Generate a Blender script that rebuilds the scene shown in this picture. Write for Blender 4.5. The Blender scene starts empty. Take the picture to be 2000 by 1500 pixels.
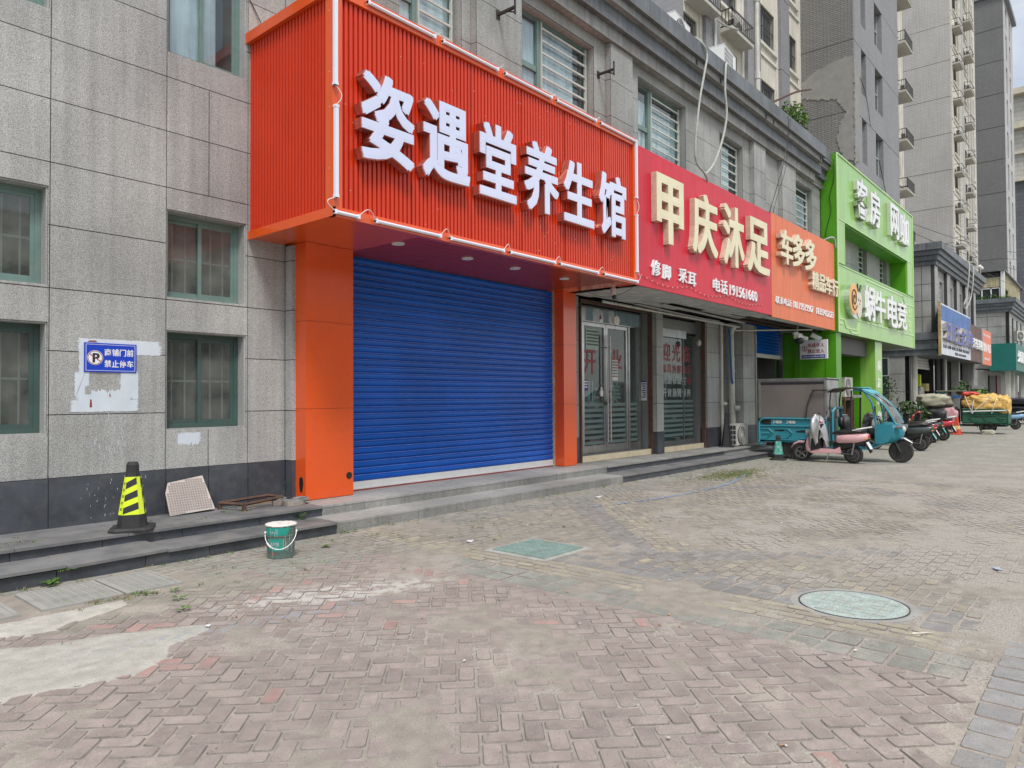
import bpy, math, random
from mathutils import Matrix, Vector, noise as mnoise
random.seed(7)
PI = math.pi
sc = bpy.context.scene
col = sc.collection

# ---------------------------------------------------------------- camera
cd = bpy.data.cameras.new('camera'); cam = bpy.data.objects.new('camera', cd); col.objects.link(cam)
cd.sensor_width = 36.0; cd.lens = 36.0*1392.6/2000.0; cd.clip_start = 0.05; cd.clip_end = 2500
RR = ((0.650335, -0.75963054, -0.00508233), (-0.01135265, -0.01640844, 0.99980092), (0.7595627, 0.65014784, 0.0192948))
cam.matrix_world = Matrix(((RR[0][0], RR[1][0], -RR[2][0], 0), (RR[0][1], RR[1][1], -RR[2][1], 0), (RR[0][2], RR[1][2], -RR[2][2], 1.6), (0, 0, 0, 1)))
sc.camera = cam

# ---------------------------------------------------------------- sky, sun, exposure
SUN_EL, SUN_AZ = math.radians(58), math.radians(215)      # azimuth from +Y clockwise: behind and left of the camera
w = bpy.data.worlds.new('World'); sc.world = w; w.use_nodes = True
nt = w.node_tree; nt.nodes.clear()
N = nt.nodes.new; L = nt.links.new
sky = N('ShaderNodeTexSky'); sky.sky_type = 'NISHITA'; sky.sun_disc = False
sky.sun_elevation = SUN_EL; sky.sun_rotation = SUN_AZ; sky.air_density = 1.0; sky.dust_density = 2.0; sky.ozone_density = 1.0
tc = N('ShaderNodeTexCoord'); mp = N('ShaderNodeMapping'); mp.inputs['Scale'].default_value = (1.2, 1.2, 2.6)
nz = N('ShaderNodeTexNoise'); nz.inputs['Scale'].default_value = 1.7; nz.inputs['Detail'].default_value = 7; nz.inputs['Roughness'].default_value = .55
rp = N('ShaderNodeValToRGB'); rp.color_ramp.elements[0].position = .40; rp.color_ramp.elements[0].color = (.22, .22, .22, 1)
rp.color_ramp.elements[1].position = .62; rp.color_ramp.elements[1].color = (.92, .92, .92, 1)
mx = N('ShaderNodeMix'); mx.data_type = 'RGBA'; mx.inputs[7].default_value = (8.3, 8.3, 8.1, 1)
bg = N('ShaderNodeBackground'); bg.inputs['Strength'].default_value = .11; out = N('ShaderNodeOutputWorld')
L(tc.outputs['Generated'], mp.inputs['Vector']); L(mp.outputs[0], nz.inputs['Vector']); L(nz.outputs['Fac'], rp.inputs[0])
L(rp.outputs[0], mx.inputs[0]); L(sky.outputs[0], mx.inputs[6]); L(mx.outputs[2], bg.inputs[0]); L(bg.outputs[0], out.inputs[0])
sd = bpy.data.lights.new('sun', 'SUN'); sd.energy = 2.0; sd.angle = math.radians(14); sd.color = (1, .975, .94)
sun = bpy.data.objects.new('sun', sd); col.objects.link(sun)
dvec = Vector((math.sin(SUN_AZ)*math.cos(SUN_EL), math.cos(SUN_AZ)*math.cos(SUN_EL), math.sin(SUN_EL)))
sun.rotation_euler = dvec.to_track_quat('Z', 'Y').to_euler(); sun.location = (0, -10, 30)
vs = sc.view_settings; vs.view_transform = 'Standard'; vs.look = 'None'; vs.gamma = 1; vs.exposure = 0.47
try: vs.use_curve_mapping = False
except Exception: pass
sc.cycles.max_bounces = 6; sc.cycles.diffuse_bounces = 3; sc.cycles.glossy_bounces = 3; sc.cycles.transparent_max_bounces = 8
sc.cycles.transmission_bounces = 3

# ---------------------------------------------------------------- helpers: meshes and objects
class MB:
    def __init__(s): s.v = []; s.f = []; s.m = []
    def add(s, vs, fs, mi=0):
        b = len(s.v); s.v += [tuple(p) for p in vs]; s.f += [tuple(b+i for i in f) for f in fs]; s.m += [mi]*len(fs); return s
    def box(s, x0, x1, y0, y1, z0, z1, mi=0):
        return s.add([(x0,y0,z0),(x1,y0,z0),(x1,y1,z0),(x0,y1,z0),(x0,y0,z1),(x1,y0,z1),(x1,y1,z1),(x0,y1,z1)],
                     [(0,3,2,1),(4,5,6,7),(0,1,5,4),(1,2,6,5),(2,3,7,6),(3,0,4,7)], mi)
    def prism(s, pts, axis, a0, a1, mi=0):
        """pts 2-D polygon; axis 'x': pts=(y,z); 'y': (x,z); 'z': (x,y)"""
        def P(p, a): return {'x': (a, p[0], p[1]), 'y': (p[0], a, p[1]), 'z': (p[0], p[1], a)}[axis]
        n = len(pts)
        return s.add([P(p, a0) for p in pts]+[P(p, a1) for p in pts],
                     [tuple(range(n))[::-1], tuple(range(n, 2*n))]+[(i, (i+1) % n, n+(i+1) % n, n+i) for i in range(n)], mi)
    def tube(s, path, r, n=8, mi=0, cap=True):
        path = [Vector(p) for p in path]; rings = []; up = Vector((0, 0, 1)); prev = None
        for i, p in enumerate(path):
            t = (path[min(i+1, len(path)-1)]-path[max(i-1, 0)]).normalized()
            if prev is None:
                a = t.cross(up)
                if a.length < .1: a = t.cross(Vector((1, 0, 0)))
                a.normalize()
            else:
                a = prev-t*prev.dot(t)
                if a.length < 1e-4: a = t.cross(up)
                a.normalize()
            prev = a; b = t.cross(a); ri = r[i] if isinstance(r, (list, tuple)) else r
            rings.append([p+(a*math.cos(2*PI*k/n)+b*math.sin(2*PI*k/n))*ri for k in range(n)])
        vs = [q for rg in rings for q in rg]; fs = []
        for i in range(len(path)-1):
            for k in range(n): fs.append((i*n+k, i*n+(k+1) % n, (i+1)*n+(k+1) % n, (i+1)*n+k))
        if cap: fs += [tuple(range(n))[::-1], tuple(range((len(path)-1)*n, len(path)*n))]
        return s.add(vs, fs, mi)
    def lathe(s, prof, c=(0, 0, 0), n=20, axis='z', mi=0, sx=1., sy=1.):
        vs = []; fs = []
        for (r, h) in prof:
            for k in range(n):
                a = 2*PI*k/n; u, v = r*math.cos(a)*sx, r*math.sin(a)*sy
                q = {'z': (u, v, h), 'y': (u, h, v), 'x': (h, u, v)}[axis]
                vs.append((c[0]+q[0], c[1]+q[1], c[2]+q[2]))
        m = len(prof)
        for i in range(m-1):
            for k in range(n):
                f = (i*n+k, i*n+(k+1) % n, (i+1)*n+(k+1) % n, (i+1)*n+k)
                fs.append(f if axis != 'y' else f[::-1])
        fs += [tuple(range(n))[::-1], tuple(range((m-1)*n, m*n))]
        return s.add(vs, fs, mi)
    def hull(s, secs, n=12, p=2.6, mi=0):
        """rings across local x: (x, zc, halfwidth, halfheight[, yc])"""
        vs = []; fs = []
        for q in secs:
            yc = q[4] if len(q) > 4 else 0
            for k in range(n):
                a = 2*PI*k/n; c_, s_ = math.cos(a), math.sin(a)
                vs.append((q[0], yc+q[2]*math.copysign(abs(c_)**(2/p), c_), q[1]+q[3]*math.copysign(abs(s_)**(2/p), s_)))
        m = len(secs)
        for i in range(m-1):
            for k in range(n): fs.append((i*n+k, i*n+(k+1) % n, (i+1)*n+(k+1) % n, (i+1)*n+k))
        fs += [tuple(range(n))[::-1], tuple(range((m-1)*n, m*n))]
        return s.add(vs, fs, mi)
    def ball(s, c, rx, ry, rz, n=10, m=7, mi=0):
        pr = [(math.sin(PI*i/m) or 1e-3, -math.cos(PI*i/m)) for i in range(m+1)]
        vs = []; fs = []
        for (r, h) in pr:
            for k in range(n): vs.append((c[0]+rx*r*math.cos(2*PI*k/n), c[1]+ry*r*math.sin(2*PI*k/n), c[2]+rz*h))
        for i in range(m):
            for k in range(n): fs.append((i*n+k, i*n+(k+1) % n, (i+1)*n+(k+1) % n, (i+1)*n+k))
        return s.add(vs, fs, mi)
    def xf(s, M, start=0):
        s.v[start:] = [tuple(M @ Vector(p)) for p in s.v[start:]]; return s
    def mesh(s, name, mats, smooth=False):
        me = bpy.data.meshes.new(name); me.from_pydata(s.v, [], s.f)
        for m in (mats if isinstance(mats, (list, tuple)) else [mats]): me.materials.append(m)
        me.polygons.foreach_set('material_index', s.m)
        if smooth: me.polygons.foreach_set('use_smooth', [True]*len(s.f))
        me.update(); return me

LOC = {}
def attach(c, p):
    if p is not None:
        c.parent = p
        if p.name in LOC: c.matrix_parent_inverse = Matrix.Translation(-LOC[p.name])
    return c
def obj(name, data, parent=None, mats=None, smooth=False, loc=None):
    if isinstance(data, MB): data = data.mesh(name, mats, smooth)
    o = bpy.data.objects.new(name, data); col.objects.link(o)
    if loc is not None: o.location = loc
    return attach(o, parent)
def tag(o, label=None, cat=None, group=None, kind=None):
    if label: o['label'] = label
    if cat: o['category'] = cat
    if group: o['group'] = group
    if kind: o['kind'] = kind
    return o
def thing(name, label, cat, loc=(0, 0, 0), group=None, kind=None):
    o = bpy.data.objects.new(name, None); col.objects.link(o); o.location = loc; o.empty_display_size = .2
    LOC[o.name] = Vector(loc)
    return tag(o, label, cat, group, kind)
def copy_tree(o, parent=None):
    c = o.copy(); col.objects.link(c)
    if parent is not None: c.parent = parent
    for ch in list(o.children): copy_tree(ch, c)
    return c
CUBE = {}
def cube(m):
    if m.name not in CUBE: CUBE[m.name] = MB().box(-.5, .5, -.5, .5, -.5, .5).mesh('block_'+m.name, m)
    return CUBE[m.name]
def block(name, x0, x1, y0, y1, z0, z1, m, parent):
    o = bpy.data.objects.new(name, cube(m)); col.objects.link(o)
    o.location = ((x0+x1)/2, (y0+y1)/2, (z0+z1)/2); o.scale = (abs(x1-x0), abs(y1-y0), abs(z1-z0))
    return attach(o, parent)

# ---------------------------------------------------------------- helpers: materials
def _t(nt): return nt.nodes.new, nt.links.new
def mat(name, rgb, rough=.6, metal=0., var=.10, vs=2.5, grain=0., gs=300., bump=0., bs=60., streak=0., coat=0., dirt=0., dcol=(.10, .085, .065), dscale=6., spec=.5, perob=0.):
    m = bpy.data.materials.new(name); m.use_nodes = True; nt = m.node_tree; N, L = _t(nt)
    b = nt.nodes['Principled BSDF']; b.inputs['Roughness'].default_value = rough; b.inputs['Metallic'].default_value = metal
    b.inputs['Specular IOR Level'].default_value = spec
    if coat: b.inputs['Coat Weight'].default_value = coat; b.inputs['Coat Roughness'].default_value = .08
    g = N('ShaderNodeNewGeometry')
    def noise(scale, detail=4, vec=None, rough_=.55):
        n = N('ShaderNodeTexNoise'); n.inputs['Scale'].default_value = scale; n.inputs['Detail'].default_value = detail; n.inputs['Roughness'].default_value = rough_
        L(vec or g.outputs['Position'], n.inputs['Vector']); return n.outputs['Fac']
    def rng(src, a, c, lo, hi):
        r = N('ShaderNodeMapRange'); r.inputs[1].default_value = a; r.inputs[2].default_value = c; r.inputs[3].default_value = lo; r.inputs[4].default_value = hi
        L(src, r.inputs[0]); return r.outputs[0]
    def mul(a, c):
        x = N('ShaderNodeMath'); x.operation = 'MULTIPLY'; L(a, x.inputs[0])
        if isinstance(c, float): x.inputs[1].default_value = c
        else: L(c, x.inputs[1])
        return x.outputs[0]
    val = rng(noise(vs), .3, .7, 1-var, 1+var)
    if grain: val = mul(val, rng(noise(gs, 2), .35, .65, 1-grain, 1+grain))
    if streak:
        mp = N('ShaderNodeMapping'); mp.inputs['Scale'].default_value = (7, 7, .35); L(g.outputs['Position'], mp.inputs[0])
        val = mul(val, rng(noise(1.6, 5, mp.outputs[0]), .35, .7, 1+streak*.4, 1-streak))
    if perob:
        oi = N('ShaderNodeObjectInfo'); ad = N('ShaderNodeMath'); ad.operation = 'ADD'; L(oi.outputs['Random'], ad.inputs[0]); L(g.outputs['Random Per Island'], ad.inputs[1])
        fr = N('ShaderNodeMath'); fr.operation = 'FRACT'; L(ad.outputs[0], fr.inputs[0])
        val = mul(val, rng(fr.outputs[0], 0, 1, 1-perob, 1+perob))
    c = N('ShaderNodeMix'); c.data_type = 'RGBA'; c.blend_type = 'MULTIPLY'; c.inputs[0].default_value = 1; c.inputs[6].default_value = (*rgb, 1)
    cc = N('ShaderNodeCombineColor'); [L(val, cc.inputs[i]) for i in range(3)]; L(cc.outputs[0], c.inputs[7]); res = c.outputs[2]
    if dirt:
        d = N('ShaderNodeMix'); d.data_type = 'RGBA'; L(mul(rng(noise(dscale, 8, None, .65), .48, .68, 0, 1), float(dirt)), d.inputs[0]); L(res, d.inputs[6]); d.inputs[7].default_value = (*dcol, 1); res = d.outputs[2]
    L(res, b.inputs['Base Color'])
    if bump:
        bn = N('ShaderNodeBump'); bn.inputs['Strength'].default_value = bump; bn.inputs['Distance'].default_value = .01
        L(noise(bs, 5), bn.inputs['Height']); L(bn.outputs[0], b.inputs['Normal'])
    return m

def granite(name, a, b_, stain=.12, gs=170., rough=.6):
    m = mat(name, (1, 1, 1), rough, var=stain, vs=.9, perob=.055, streak=.15); nt = m.node_tree; N, L = _t(nt)
    base = [n for n in nt.nodes if n.type == 'MIX' and n.blend_type == 'MULTIPLY'][0]; g = [n for n in nt.nodes if n.type == 'NEW_GEOMETRY'][0]
    n1 = N('ShaderNodeTexNoise'); n1.inputs['Scale'].default_value = gs; n1.inputs['Detail'].default_value = 3; n1.inputs['Roughness'].default_value = .8
    L(g.outputs['Position'], n1.inputs['Vector']); r = N('ShaderNodeValToRGB'); L(n1.outputs['Fac'], r.inputs[0])
    r.color_ramp.elements[0].position = .38; r.color_ramp.elements[0].color = (*a, 1); r.color_ramp.elements[1].position = .60; r.color_ramp.elements[1].color = (*b_, 1)
    L(r.outputs[0], base.inputs[6]); return m

def tiles(name, c1, c2, mortar, axis, bw=.24, bh=.065, rough=.6, off=.5, var=.12, msize=.008):
    """brick-like cladding too far to pick apart; axis 'y' wall faces the street, 'x' faces sideways"""
    m = mat(name, (1, 1, 1), rough, var=var, vs=.35, streak=.10); nt = m.node_tree; N, L = _t(nt)
    base = [n for n in nt.nodes if n.type == 'MIX' and n.blend_type == 'MULTIPLY'][0]; g = [n for n in nt.nodes if n.type == 'NEW_GEOMETRY'][0]
    s = N('ShaderNodeSeparateXYZ'); c = N('ShaderNodeCombineXYZ'); L(g.outputs['Position'], s.inputs[0])
    L(s.outputs[0 if axis != 'x' else 1], c.inputs[0]); L(s.outputs[2 if axis != 'z' else 1], c.inputs[1])
    t = N('ShaderNodeTexBrick'); t.inputs['Scale'].default_value = 1; t.inputs['Brick Width'].default_value = bw; t.inputs['Row Height'].default_value = bh
    t.inputs['Mortar Size'].default_value = msize; t.inputs['Color1'].default_value = (*c1, 1); t.inputs['Color2'].default_value = (*c2, 1); t.inputs['Mortar'].default_value = (*mortar, 1); t.offset = off
    L(c.outputs[0], t.inputs['Vector']); L(t.outputs['Color'], base.inputs[6]); return m

def glass(name, tint, dust=.12, dcol=(.3, .32, .3), rough=.03, ior=1.75):
    m = bpy.data.materials.new(name); m.use_nodes = True; nt = m.node_tree; N, L = _t(nt); nt.nodes.clear()
    o = N('ShaderNodeOutputMaterial'); tr = N('ShaderNodeBsdfTransparent'); tr.inputs[0].default_value = (*tint, 1)
    gl = N('ShaderNodeBsdfGlossy'); gl.inputs['Roughness'].default_value = rough; gl.inputs['Color'].default_value = (.9, .95, .95, 1)
    fr = N('ShaderNodeFresnel'); fr.inputs[0].default_value = ior; a = N('ShaderNodeMixShader'); gg = N('ShaderNodeNewGeometry'); om = N('ShaderNodeMath'); om.operation = 'SUBTRACT'; om.inputs[0].default_value = 1; L(gg.outputs['Backfacing'], om.inputs[1]); fm = N('ShaderNodeMath'); fm.operation = 'MULTIPLY'; L(fr.outputs[0], fm.inputs[0]); L(om.outputs[0], fm.inputs[1]); L(fm.outputs[0], a.inputs[0]); L(tr.outputs[0], a.inputs[1]); L(gl.outputs[0], a.inputs[2])
    df = N('ShaderNodeBsdfDiffuse'); df.inputs[0].default_value = (*dcol, 1); g = N('ShaderNodeNewGeometry'); n = N('ShaderNodeTexNoise'); n.inputs['Scale'].default_value = 3.5; n.inputs['Detail'].default_value = 7
    L(g.outputs['Position'], n.inputs['Vector']); r = N('ShaderNodeMapRange'); r.inputs[1].default_value = .3; r.inputs[2].default_value = .7; r.inputs[3].default_value = dust*.5; r.inputs[4].default_value = dust*1.6
    L(n.outputs['Fac'], r.inputs[0]); mx = N('ShaderNodeMixShader'); L(r.outputs[0], mx.inputs[0]); L(a.outputs[0], mx.inputs[1]); L(df.outputs[0], mx.inputs[2]); L(mx.outputs[0], o.inputs[0])
    return m

GR = granite('grey_granite', (.150, .153, .148), (.555, .56, .545), gs=130., stain=.16)
GR2 = granite('weathered_granite', (.165, .168, .160), (.43, .438, .42), stain=.24, gs=110.)
GRL = granite('pale_granite_tile', (.20, .197, .188), (.42, .415, .395), stain=.22)
DK = mat('dark_slate', (.058, .065, .078), .45, var=.3, vs=3, grain=.12, gs=220, dirt=.25, dcol=(.16, .15, .14), dscale=9, perob=.12)
DKT = mat('slate_tread', (.165, .168, .172), .6, var=.3, vs=2.5, grain=.12, gs=220, dirt=.6, dcol=(.22, .20, .175), dscale=5, perob=.1)
JNT = mat('joint_filler', (.06, .06, .065), .9)
CORN = mat('cornice_slate', (.135, .150, .165), .55, var=.28, vs=1.6, grain=.08, streak=.35, perob=.07)
CORNL = mat('cornice_granite', (.27, .27, .26), .6, var=.25, vs=1.4, grain=.15, gs=150, streak=.3, perob=.05)
ORF = mat('orange_panel', (.78, .095, .010), .25, var=.04, vs=1.5, coat=.5, dirt=.10, dcol=(.30, .06, .02), dscale=14)
ORS = mat('orange_corrugated', (.60, .033, .004), .38, var=.05, vs=2, coat=.1, dirt=.12, dcol=(.30, .03, .01), dscale=10)
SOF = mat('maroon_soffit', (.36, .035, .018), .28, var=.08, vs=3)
BLUE = mat('blue_shutter', (.001, .092, .47), .24, var=.14, vs=.9, dirt=.10, dcol=(.04, .12, .34), dscale=3, spec=.35, perob=.07)
WHT = mat('white_paint', (.72, .73, .72), .4, var=.05, dirt=.15, dcol=(.35, .33, .3))
LED = mat('milky_tube', (.78, .79, .88), .25, var=.02)
CAB = mat('white_cable', (.74, .72, .68), .5, var=.06)
LET = mat('letter_face', (.66, .70, .90), .18, var=.03, coat=.4)
CHR = mat('polished_return', (.60, .26, .20), .22, metal=.7, var=.1)  # chrome coloured reddish: the mirrored orange is put into the base colour
GRN = mat('green_alu', (.15, .235, .215), .42, var=.12, vs=6, dirt=.25, dcol=(.20, .19, .15), dscale=8)
GRD = mat('dark_green_alu', (.055, .10, .09), .4, var=.15, vs=5, dirt=.15)
BAR = mat('grille_steel', (.60, .62, .60), .5, var=.15)
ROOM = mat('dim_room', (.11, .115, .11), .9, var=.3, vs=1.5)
CURT = mat('pale_curtain', (.74, .80, .83), .85, var=.2, vs=2, streak=.3)
GLS = glass('dusty_glass', (.72, .77, .75), .20, (.34, .35, .33), .03, 1.8)
GLU = glass('upper_glass', (.86, .91, .92), .05, (.4, .45, .45), .01, 2.0)
GLD = glass('shop_glass', (.74, .84, .82), .07, (.35, .42, .4))
CLR = glass('clear_plastic', (.85, .88, .88), .25, (.6, .62, .62), .08)
STL = mat('stainless', (.46, .46, .46), .28, metal=.9, var=.12, vs=5, dirt=.15)
DSTL = mat('grey_alu', (.20, .205, .20), .4, metal=.5, var=.12)
RST = mat('rusty_iron', (.085, .048, .035), .85, var=.35, vs=12, bump=.3, dirt=.4, dcol=(.18, .09, .05), dscale=20)
BLK = mat('black_rubber', (.022, .022, .024), .7, var=.2, vs=10, dirt=.3, dcol=(.10, .09, .08), dscale=8)
BLKP = mat('black_plastic', (.018, .018, .02), .35, var=.1)
YEL = mat('reflective_yellow', (.66, .80, .03), .3, var=.06, dirt=.15, dcol=(.3, .32, .1))
RED = mat('red_sign_panel', (.60, .010, .036), .45, var=.06, vs=1.2, streak=.12, dirt=.08, dcol=(.55, .25, .25), dscale=30, perob=.05)
CREAM = mat('cream_letter', (.78, .72, .50), .5, var=.07, vs=3)
CRS = mat('letter_side_cream', (.58, .44, .34), .6, var=.15, vs=15, dirt=.4, dcol=(.45, .25, .2), dscale=60)
SAL = mat('salmon_sign_panel', (.74, .165, .055), .45, var=.07, vs=1, streak=.15, dirt=.1, dcol=(.7, .35, .2), dscale=12)
WLT = mat('white_letter', (.80, .80, .82), .3, var=.04)
GREEN = mat('green_panel', (.245, .50, .085), .3, var=.08, vs=.8, streak=.16, coat=.3)
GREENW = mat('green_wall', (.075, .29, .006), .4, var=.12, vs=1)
GEDGE = mat('pale_green_trim', (.55, .78, .38), .35, var=.05)
GRY = mat('grey_render', (.30, .30, .29), .85, var=.2, vs=2, bump=.1)
CEIL = mat('soffit_boards', (.50, .51, .49), .7, var=.2, vs=3, dirt=.3, dcol=(.12, .12, .11), dscale=4, perob=.08)
BEI = mat('beige_sill', (.66, .57, .40), .45, var=.10, vs=8, dirt=.15, dcol=(.4, .32, .22), dscale=40)
PAP = mat('paper', (.62, .62, .58), .8, var=.1)
TXR = mat('red_film', (.25, .035, .04), .5, var=.05)
TXW = mat('white_film', (.33, .38, .37), .6, var=.05)
INK = mat('black_ink', (.02, .02, .025), .6, var=.0)
NAVY = mat('navy_film', (.012, .03, .20), .4, var=.05)
SBL = mat('sign_blue', (.012, .055, .50), .3, var=.03)
PVC = mat('pvc_pipe', (.55, .55, .50), .5, var=.12, streak=.2, dirt=.2, dcol=(.3, .28, .22))
ACW = mat('ac_casing', (.58, .58, .53), .5, var=.08, streak=.15, dirt=.2, dcol=(.3, .28, .24))
PAINTW = mat('smeared_paint', (.60, .66, .72), .7, var=.06, vs=6)
LEAF = mat('leaf_green', (.085, .17, .03), .6, var=.35, vs=25, perob=.3)
LEAF2 = mat('dull_leaf', (.055, .10, .03), .65, var=.4, vs=18, perob=.4)
DRY = mat('dry_straw', (.26, .20, .11), .9, var=.3, vs=30, perob=.3)

# ---------------------------------------------------------------- text as thin or raised solids
def text_mesh(s, bold=0., depth=.0, res=3, spacing=1.):
    cu = bpy.data.curves.new('txt', 'FONT'); cu.body = s; cu.size = 1; cu.offset = bold; cu.extrude = .5; cu.resolution_u = res; cu.space_character = spacing
    o = bpy.data.objects.new('txt', cu); me = bpy.data.meshes.new_from_object(o)
    bpy.data.objects.remove(o); bpy.data.curves.remove(cu); return me
TXC = {}
def letter(s, x0, x1, z0, z1, y, depth, mats, parent, name='letter', bold=.03, M=None, stretch=True, spacing=1.):
    """raised lettering facing -Y, bounding box x0..x1, z0..z1, front face at y, body behind it. M: extra placement matrix"""
    key = (s, spacing)
    if key not in TXC:
        me = text_mesh(s, .008, spacing=spacing); TXC[key] = ([tuple(v.co) for v in me.vertices], [tuple(p.vertices) for p in me.polygons], [p.normal.z for p in me.polygons]); bpy.data.meshes.remove(me)
    V, F0, NZ0 = TXC[key]
    q = bold*1.0; sh = [(0, 0)] if q < .012 else ([(-q, 0), (q, 0), (0, q*.7), (0, -q*.7)] if q < .022 else [(-q, q*.6), (q, q*.6), (-q, -q*.6), (q, -q*.6), (0, 0)])
    ax = [v[0] for v in V]; ay = [v[1] for v in V]; ex, ez = (q, q*.65) if len(sh) > 1 else (0, 0); a0, a1, b0, b1 = min(ax)-ex, max(ax)+ex, min(ay)-ez, max(ay)+ez
    sx = (x1-x0)/max(a1-a0, 1e-6); sz = (z1-z0)/max(b1-b0, 1e-6); vv = []; F = []; NZ = []
    for k_, (dx, dz) in enumerate(sh):
        dx += .0011*k_; dz += .0009*k_
        b_ = len(vv); e_ = k_*.0005
        vv += [(x0+(v[0]+dx-a0)*sx, y+(e_ if v[2] > 0 else depth), z0+(v[1]+dz-b0)*sz) for v in V]; F += [tuple(i+b_ for i in f) for f in F0]; NZ += NZ0
    if M is not None: vv = [tuple(M @ Vector(q_)) for q_ in vv]
    me = bpy.data.meshes.new(name); me.from_pydata(vv, [], F)
    mats = mats if isinstance(mats, (list, tuple)) else [mats]
    for m in mats: me.materials.append(m)
    if len(mats) > 1: me.polygons.foreach_set('material_index', [0 if n > .5 else 1 for n in NZ])
    me.update(); return obj(name, me, parent)

# ================================================================ GROUND
def smear_mat(name, rgb, rough=.85, var=.18, base_smear=.0):
    """paver colour under worn sand and exposed aggregate; world-position patches"""
    m = mat(name, rgb, rough, var=var, vs=9, grain=.30, gs=230, perob=.16, bump=.4, bs=220, dirt=.30, dcol=(.33, .30, .26), dscale=3.2); nt = m.node_tree; N, L = _t(nt)
    b = nt.nodes['Principled BSDF']; src = b.inputs['Base Color'].links[0].from_socket; g = [n for n in nt.nodes if n.type == 'NEW_GEOMETRY'][0]
    def noise(sc_, d=5, r=.6):
        n = N('ShaderNodeTexNoise'); n.inputs['Scale'].default_value = sc_; n.inputs['Detail'].default_value = d; n.inputs['Roughness'].default_value = r; L(g.outputs['Position'], n.inputs['Vector']); return n.outputs['Fac']
    def rng(s, a, c, lo, hi):
        r = N('ShaderNodeMapRange'); r.interpolation_type = 'SMOOTHSTEP'; r.inputs[1].default_value = a; r.inputs[2].default_value = c; r.inputs[3].default_value = lo; r.inputs[4].default_value = hi; L(s, r.inputs[0]); return r.outputs[0]
    def M(op, a, c):
        x = N('ShaderNodeMath'); x.operation = op
        for i, q in enumerate((a, c)):
            if isinstance(q, (int, float)): x.inputs[i].default_value = q
            else: L(q, x.inputs[i])
        return x.outputs[0]
    s = N('ShaderNodeSeparateXYZ'); L(g.outputs['Position'], s.inputs[0])
    zone = M('MULTIPLY', rng(s.outputs[0], 5.4, 8.2, 0, 1), M('MULTIPLY', rng(s.outputs[1], 5.6, 2.9, 0, 1), rng(s.outputs[0], 30, 14, .55, 1)))
    strip = M('MULTIPLY', rng(s.outputs[1], 2.6, .9, 0, 1), rng(s.outputs[0], 2.2, 3.4, .0, .6))
    fac = M('ADD', M('MULTIPLY', zone, .11), M('MULTIPLY', strip, .09))
    pat = M('ADD', M('ADD', noise(1.1, 8, .7), M('MULTIPLY', M('SUBTRACT', noise(11, 3), .5), .28)), M('ADD', fac, base_smear))
    f = M('ADD', M('MULTIPLY', rng(pat, .57, .68, 0, 1), .74), .13)
    sp = noise(78, 3, .85); cr = N('ShaderNodeValToRGB'); L(sp, cr.inputs[0]); e = cr.color_ramp.elements
    e[0].position = .36; e[0].color = (.07, .07, .07, 1); e[1].position = .47; e[1].color = (.33, .305, .265, 1)
    e2 = cr.color_ramp.elements.new(.62); e2.color = (.50, .47, .42, 1)
    tint = N('ShaderNodeMix'); tint.data_type = 'RGBA'; L(M('MULTIPLY', rng(s.outputs[0], 5.0, 4.5, .15, 1), rng(noise(.9, 4), .40, .6, .1, .65)), tint.inputs[0]); L(cr.outputs[0], tint.inputs[6]); tint.inputs[7].default_value = (.42, .36, .31, 1)
    mx = N('ShaderNodeMix'); mx.data_type = 'RGBA'; L(f, mx.inputs[0]); L(src, mx.inputs[6]); L(tint.outputs[2], mx.inputs[7]); cur = mx.outputs[2]
    # spilled white and blue paint: two drifts of stains with their own outline
    for (cx, cy, ax, ay, rot, colr, seed, th) in ((3.55, 4.95, 1.25, .36, -.42, (.56, .55, .51), 0, .09), (2.7, 4.75, 1.5, .16, -.22, (.27, .31, .37), 7, .03)):
        dx, dy = M('SUBTRACT', s.outputs[0], cx), M('SUBTRACT', s.outputs[1], cy); u = M('ADD', M('MULTIPLY', dx, math.cos(rot)/ax), M('MULTIPLY', dy, math.sin(rot)/ax)); v = M('ADD', M('MULTIPLY', dx, -math.sin(rot)/ay), M('MULTIPLY', dy, math.cos(rot)/ay))
        d2 = M('ADD', M('MULTIPLY', u, u), M('MULTIPLY', v, v)); near_ = rng(d2, 1.15, 0, 0, 1); k = M('MULTIPLY', near_, rng(M('ADD', noise(6.5+seed, 6, .7), M('MULTIPLY', near_, th)), .54, .60, 0, 1)); k = M('MULTIPLY', k, .72)
        q_ = N('ShaderNodeMix'); q_.data_type = 'RGBA'; L(k, q_.inputs[0]); L(cur, q_.inputs[6]); q_.inputs[7].default_value = (*colr, 1); cur = q_.outputs[2]
    L(cur, b.inputs['Base Color']); return m

P_RED = smear_mat('paver_red', (.290, .236, .218))
P_PINK = smear_mat('paver_fresh_red', (.36, .225, .20))
P_GG = smear_mat('paver_greygreen', (.235, .245, .215))
P_YEL = smear_mat('paver_yellow', (.325, .293, .218))
P_GRY = smear_mat('paver_grey', (.21, .212, .207))
P_TAN = smear_mat('paver_tan', (.258, .245, .203))
P_NEW = smear_mat('paver_clean_grey', (.265, .265, .265), base_smear=-.25)
SAND = smear_mat('joint_sand', (.33, .295, .25), base_smear=.06)
EDGE = mat('paver_grimy_edge', (.185, .160, .143), .9, var=.3, vs=6, grain=.3, gs=200, dirt=.5, dcol=(.26, .235, .20), dscale=5)
PM = [P_RED, P_PINK, P_GG, P_YEL, P_GRY, P_TAN, P_NEW]

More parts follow.
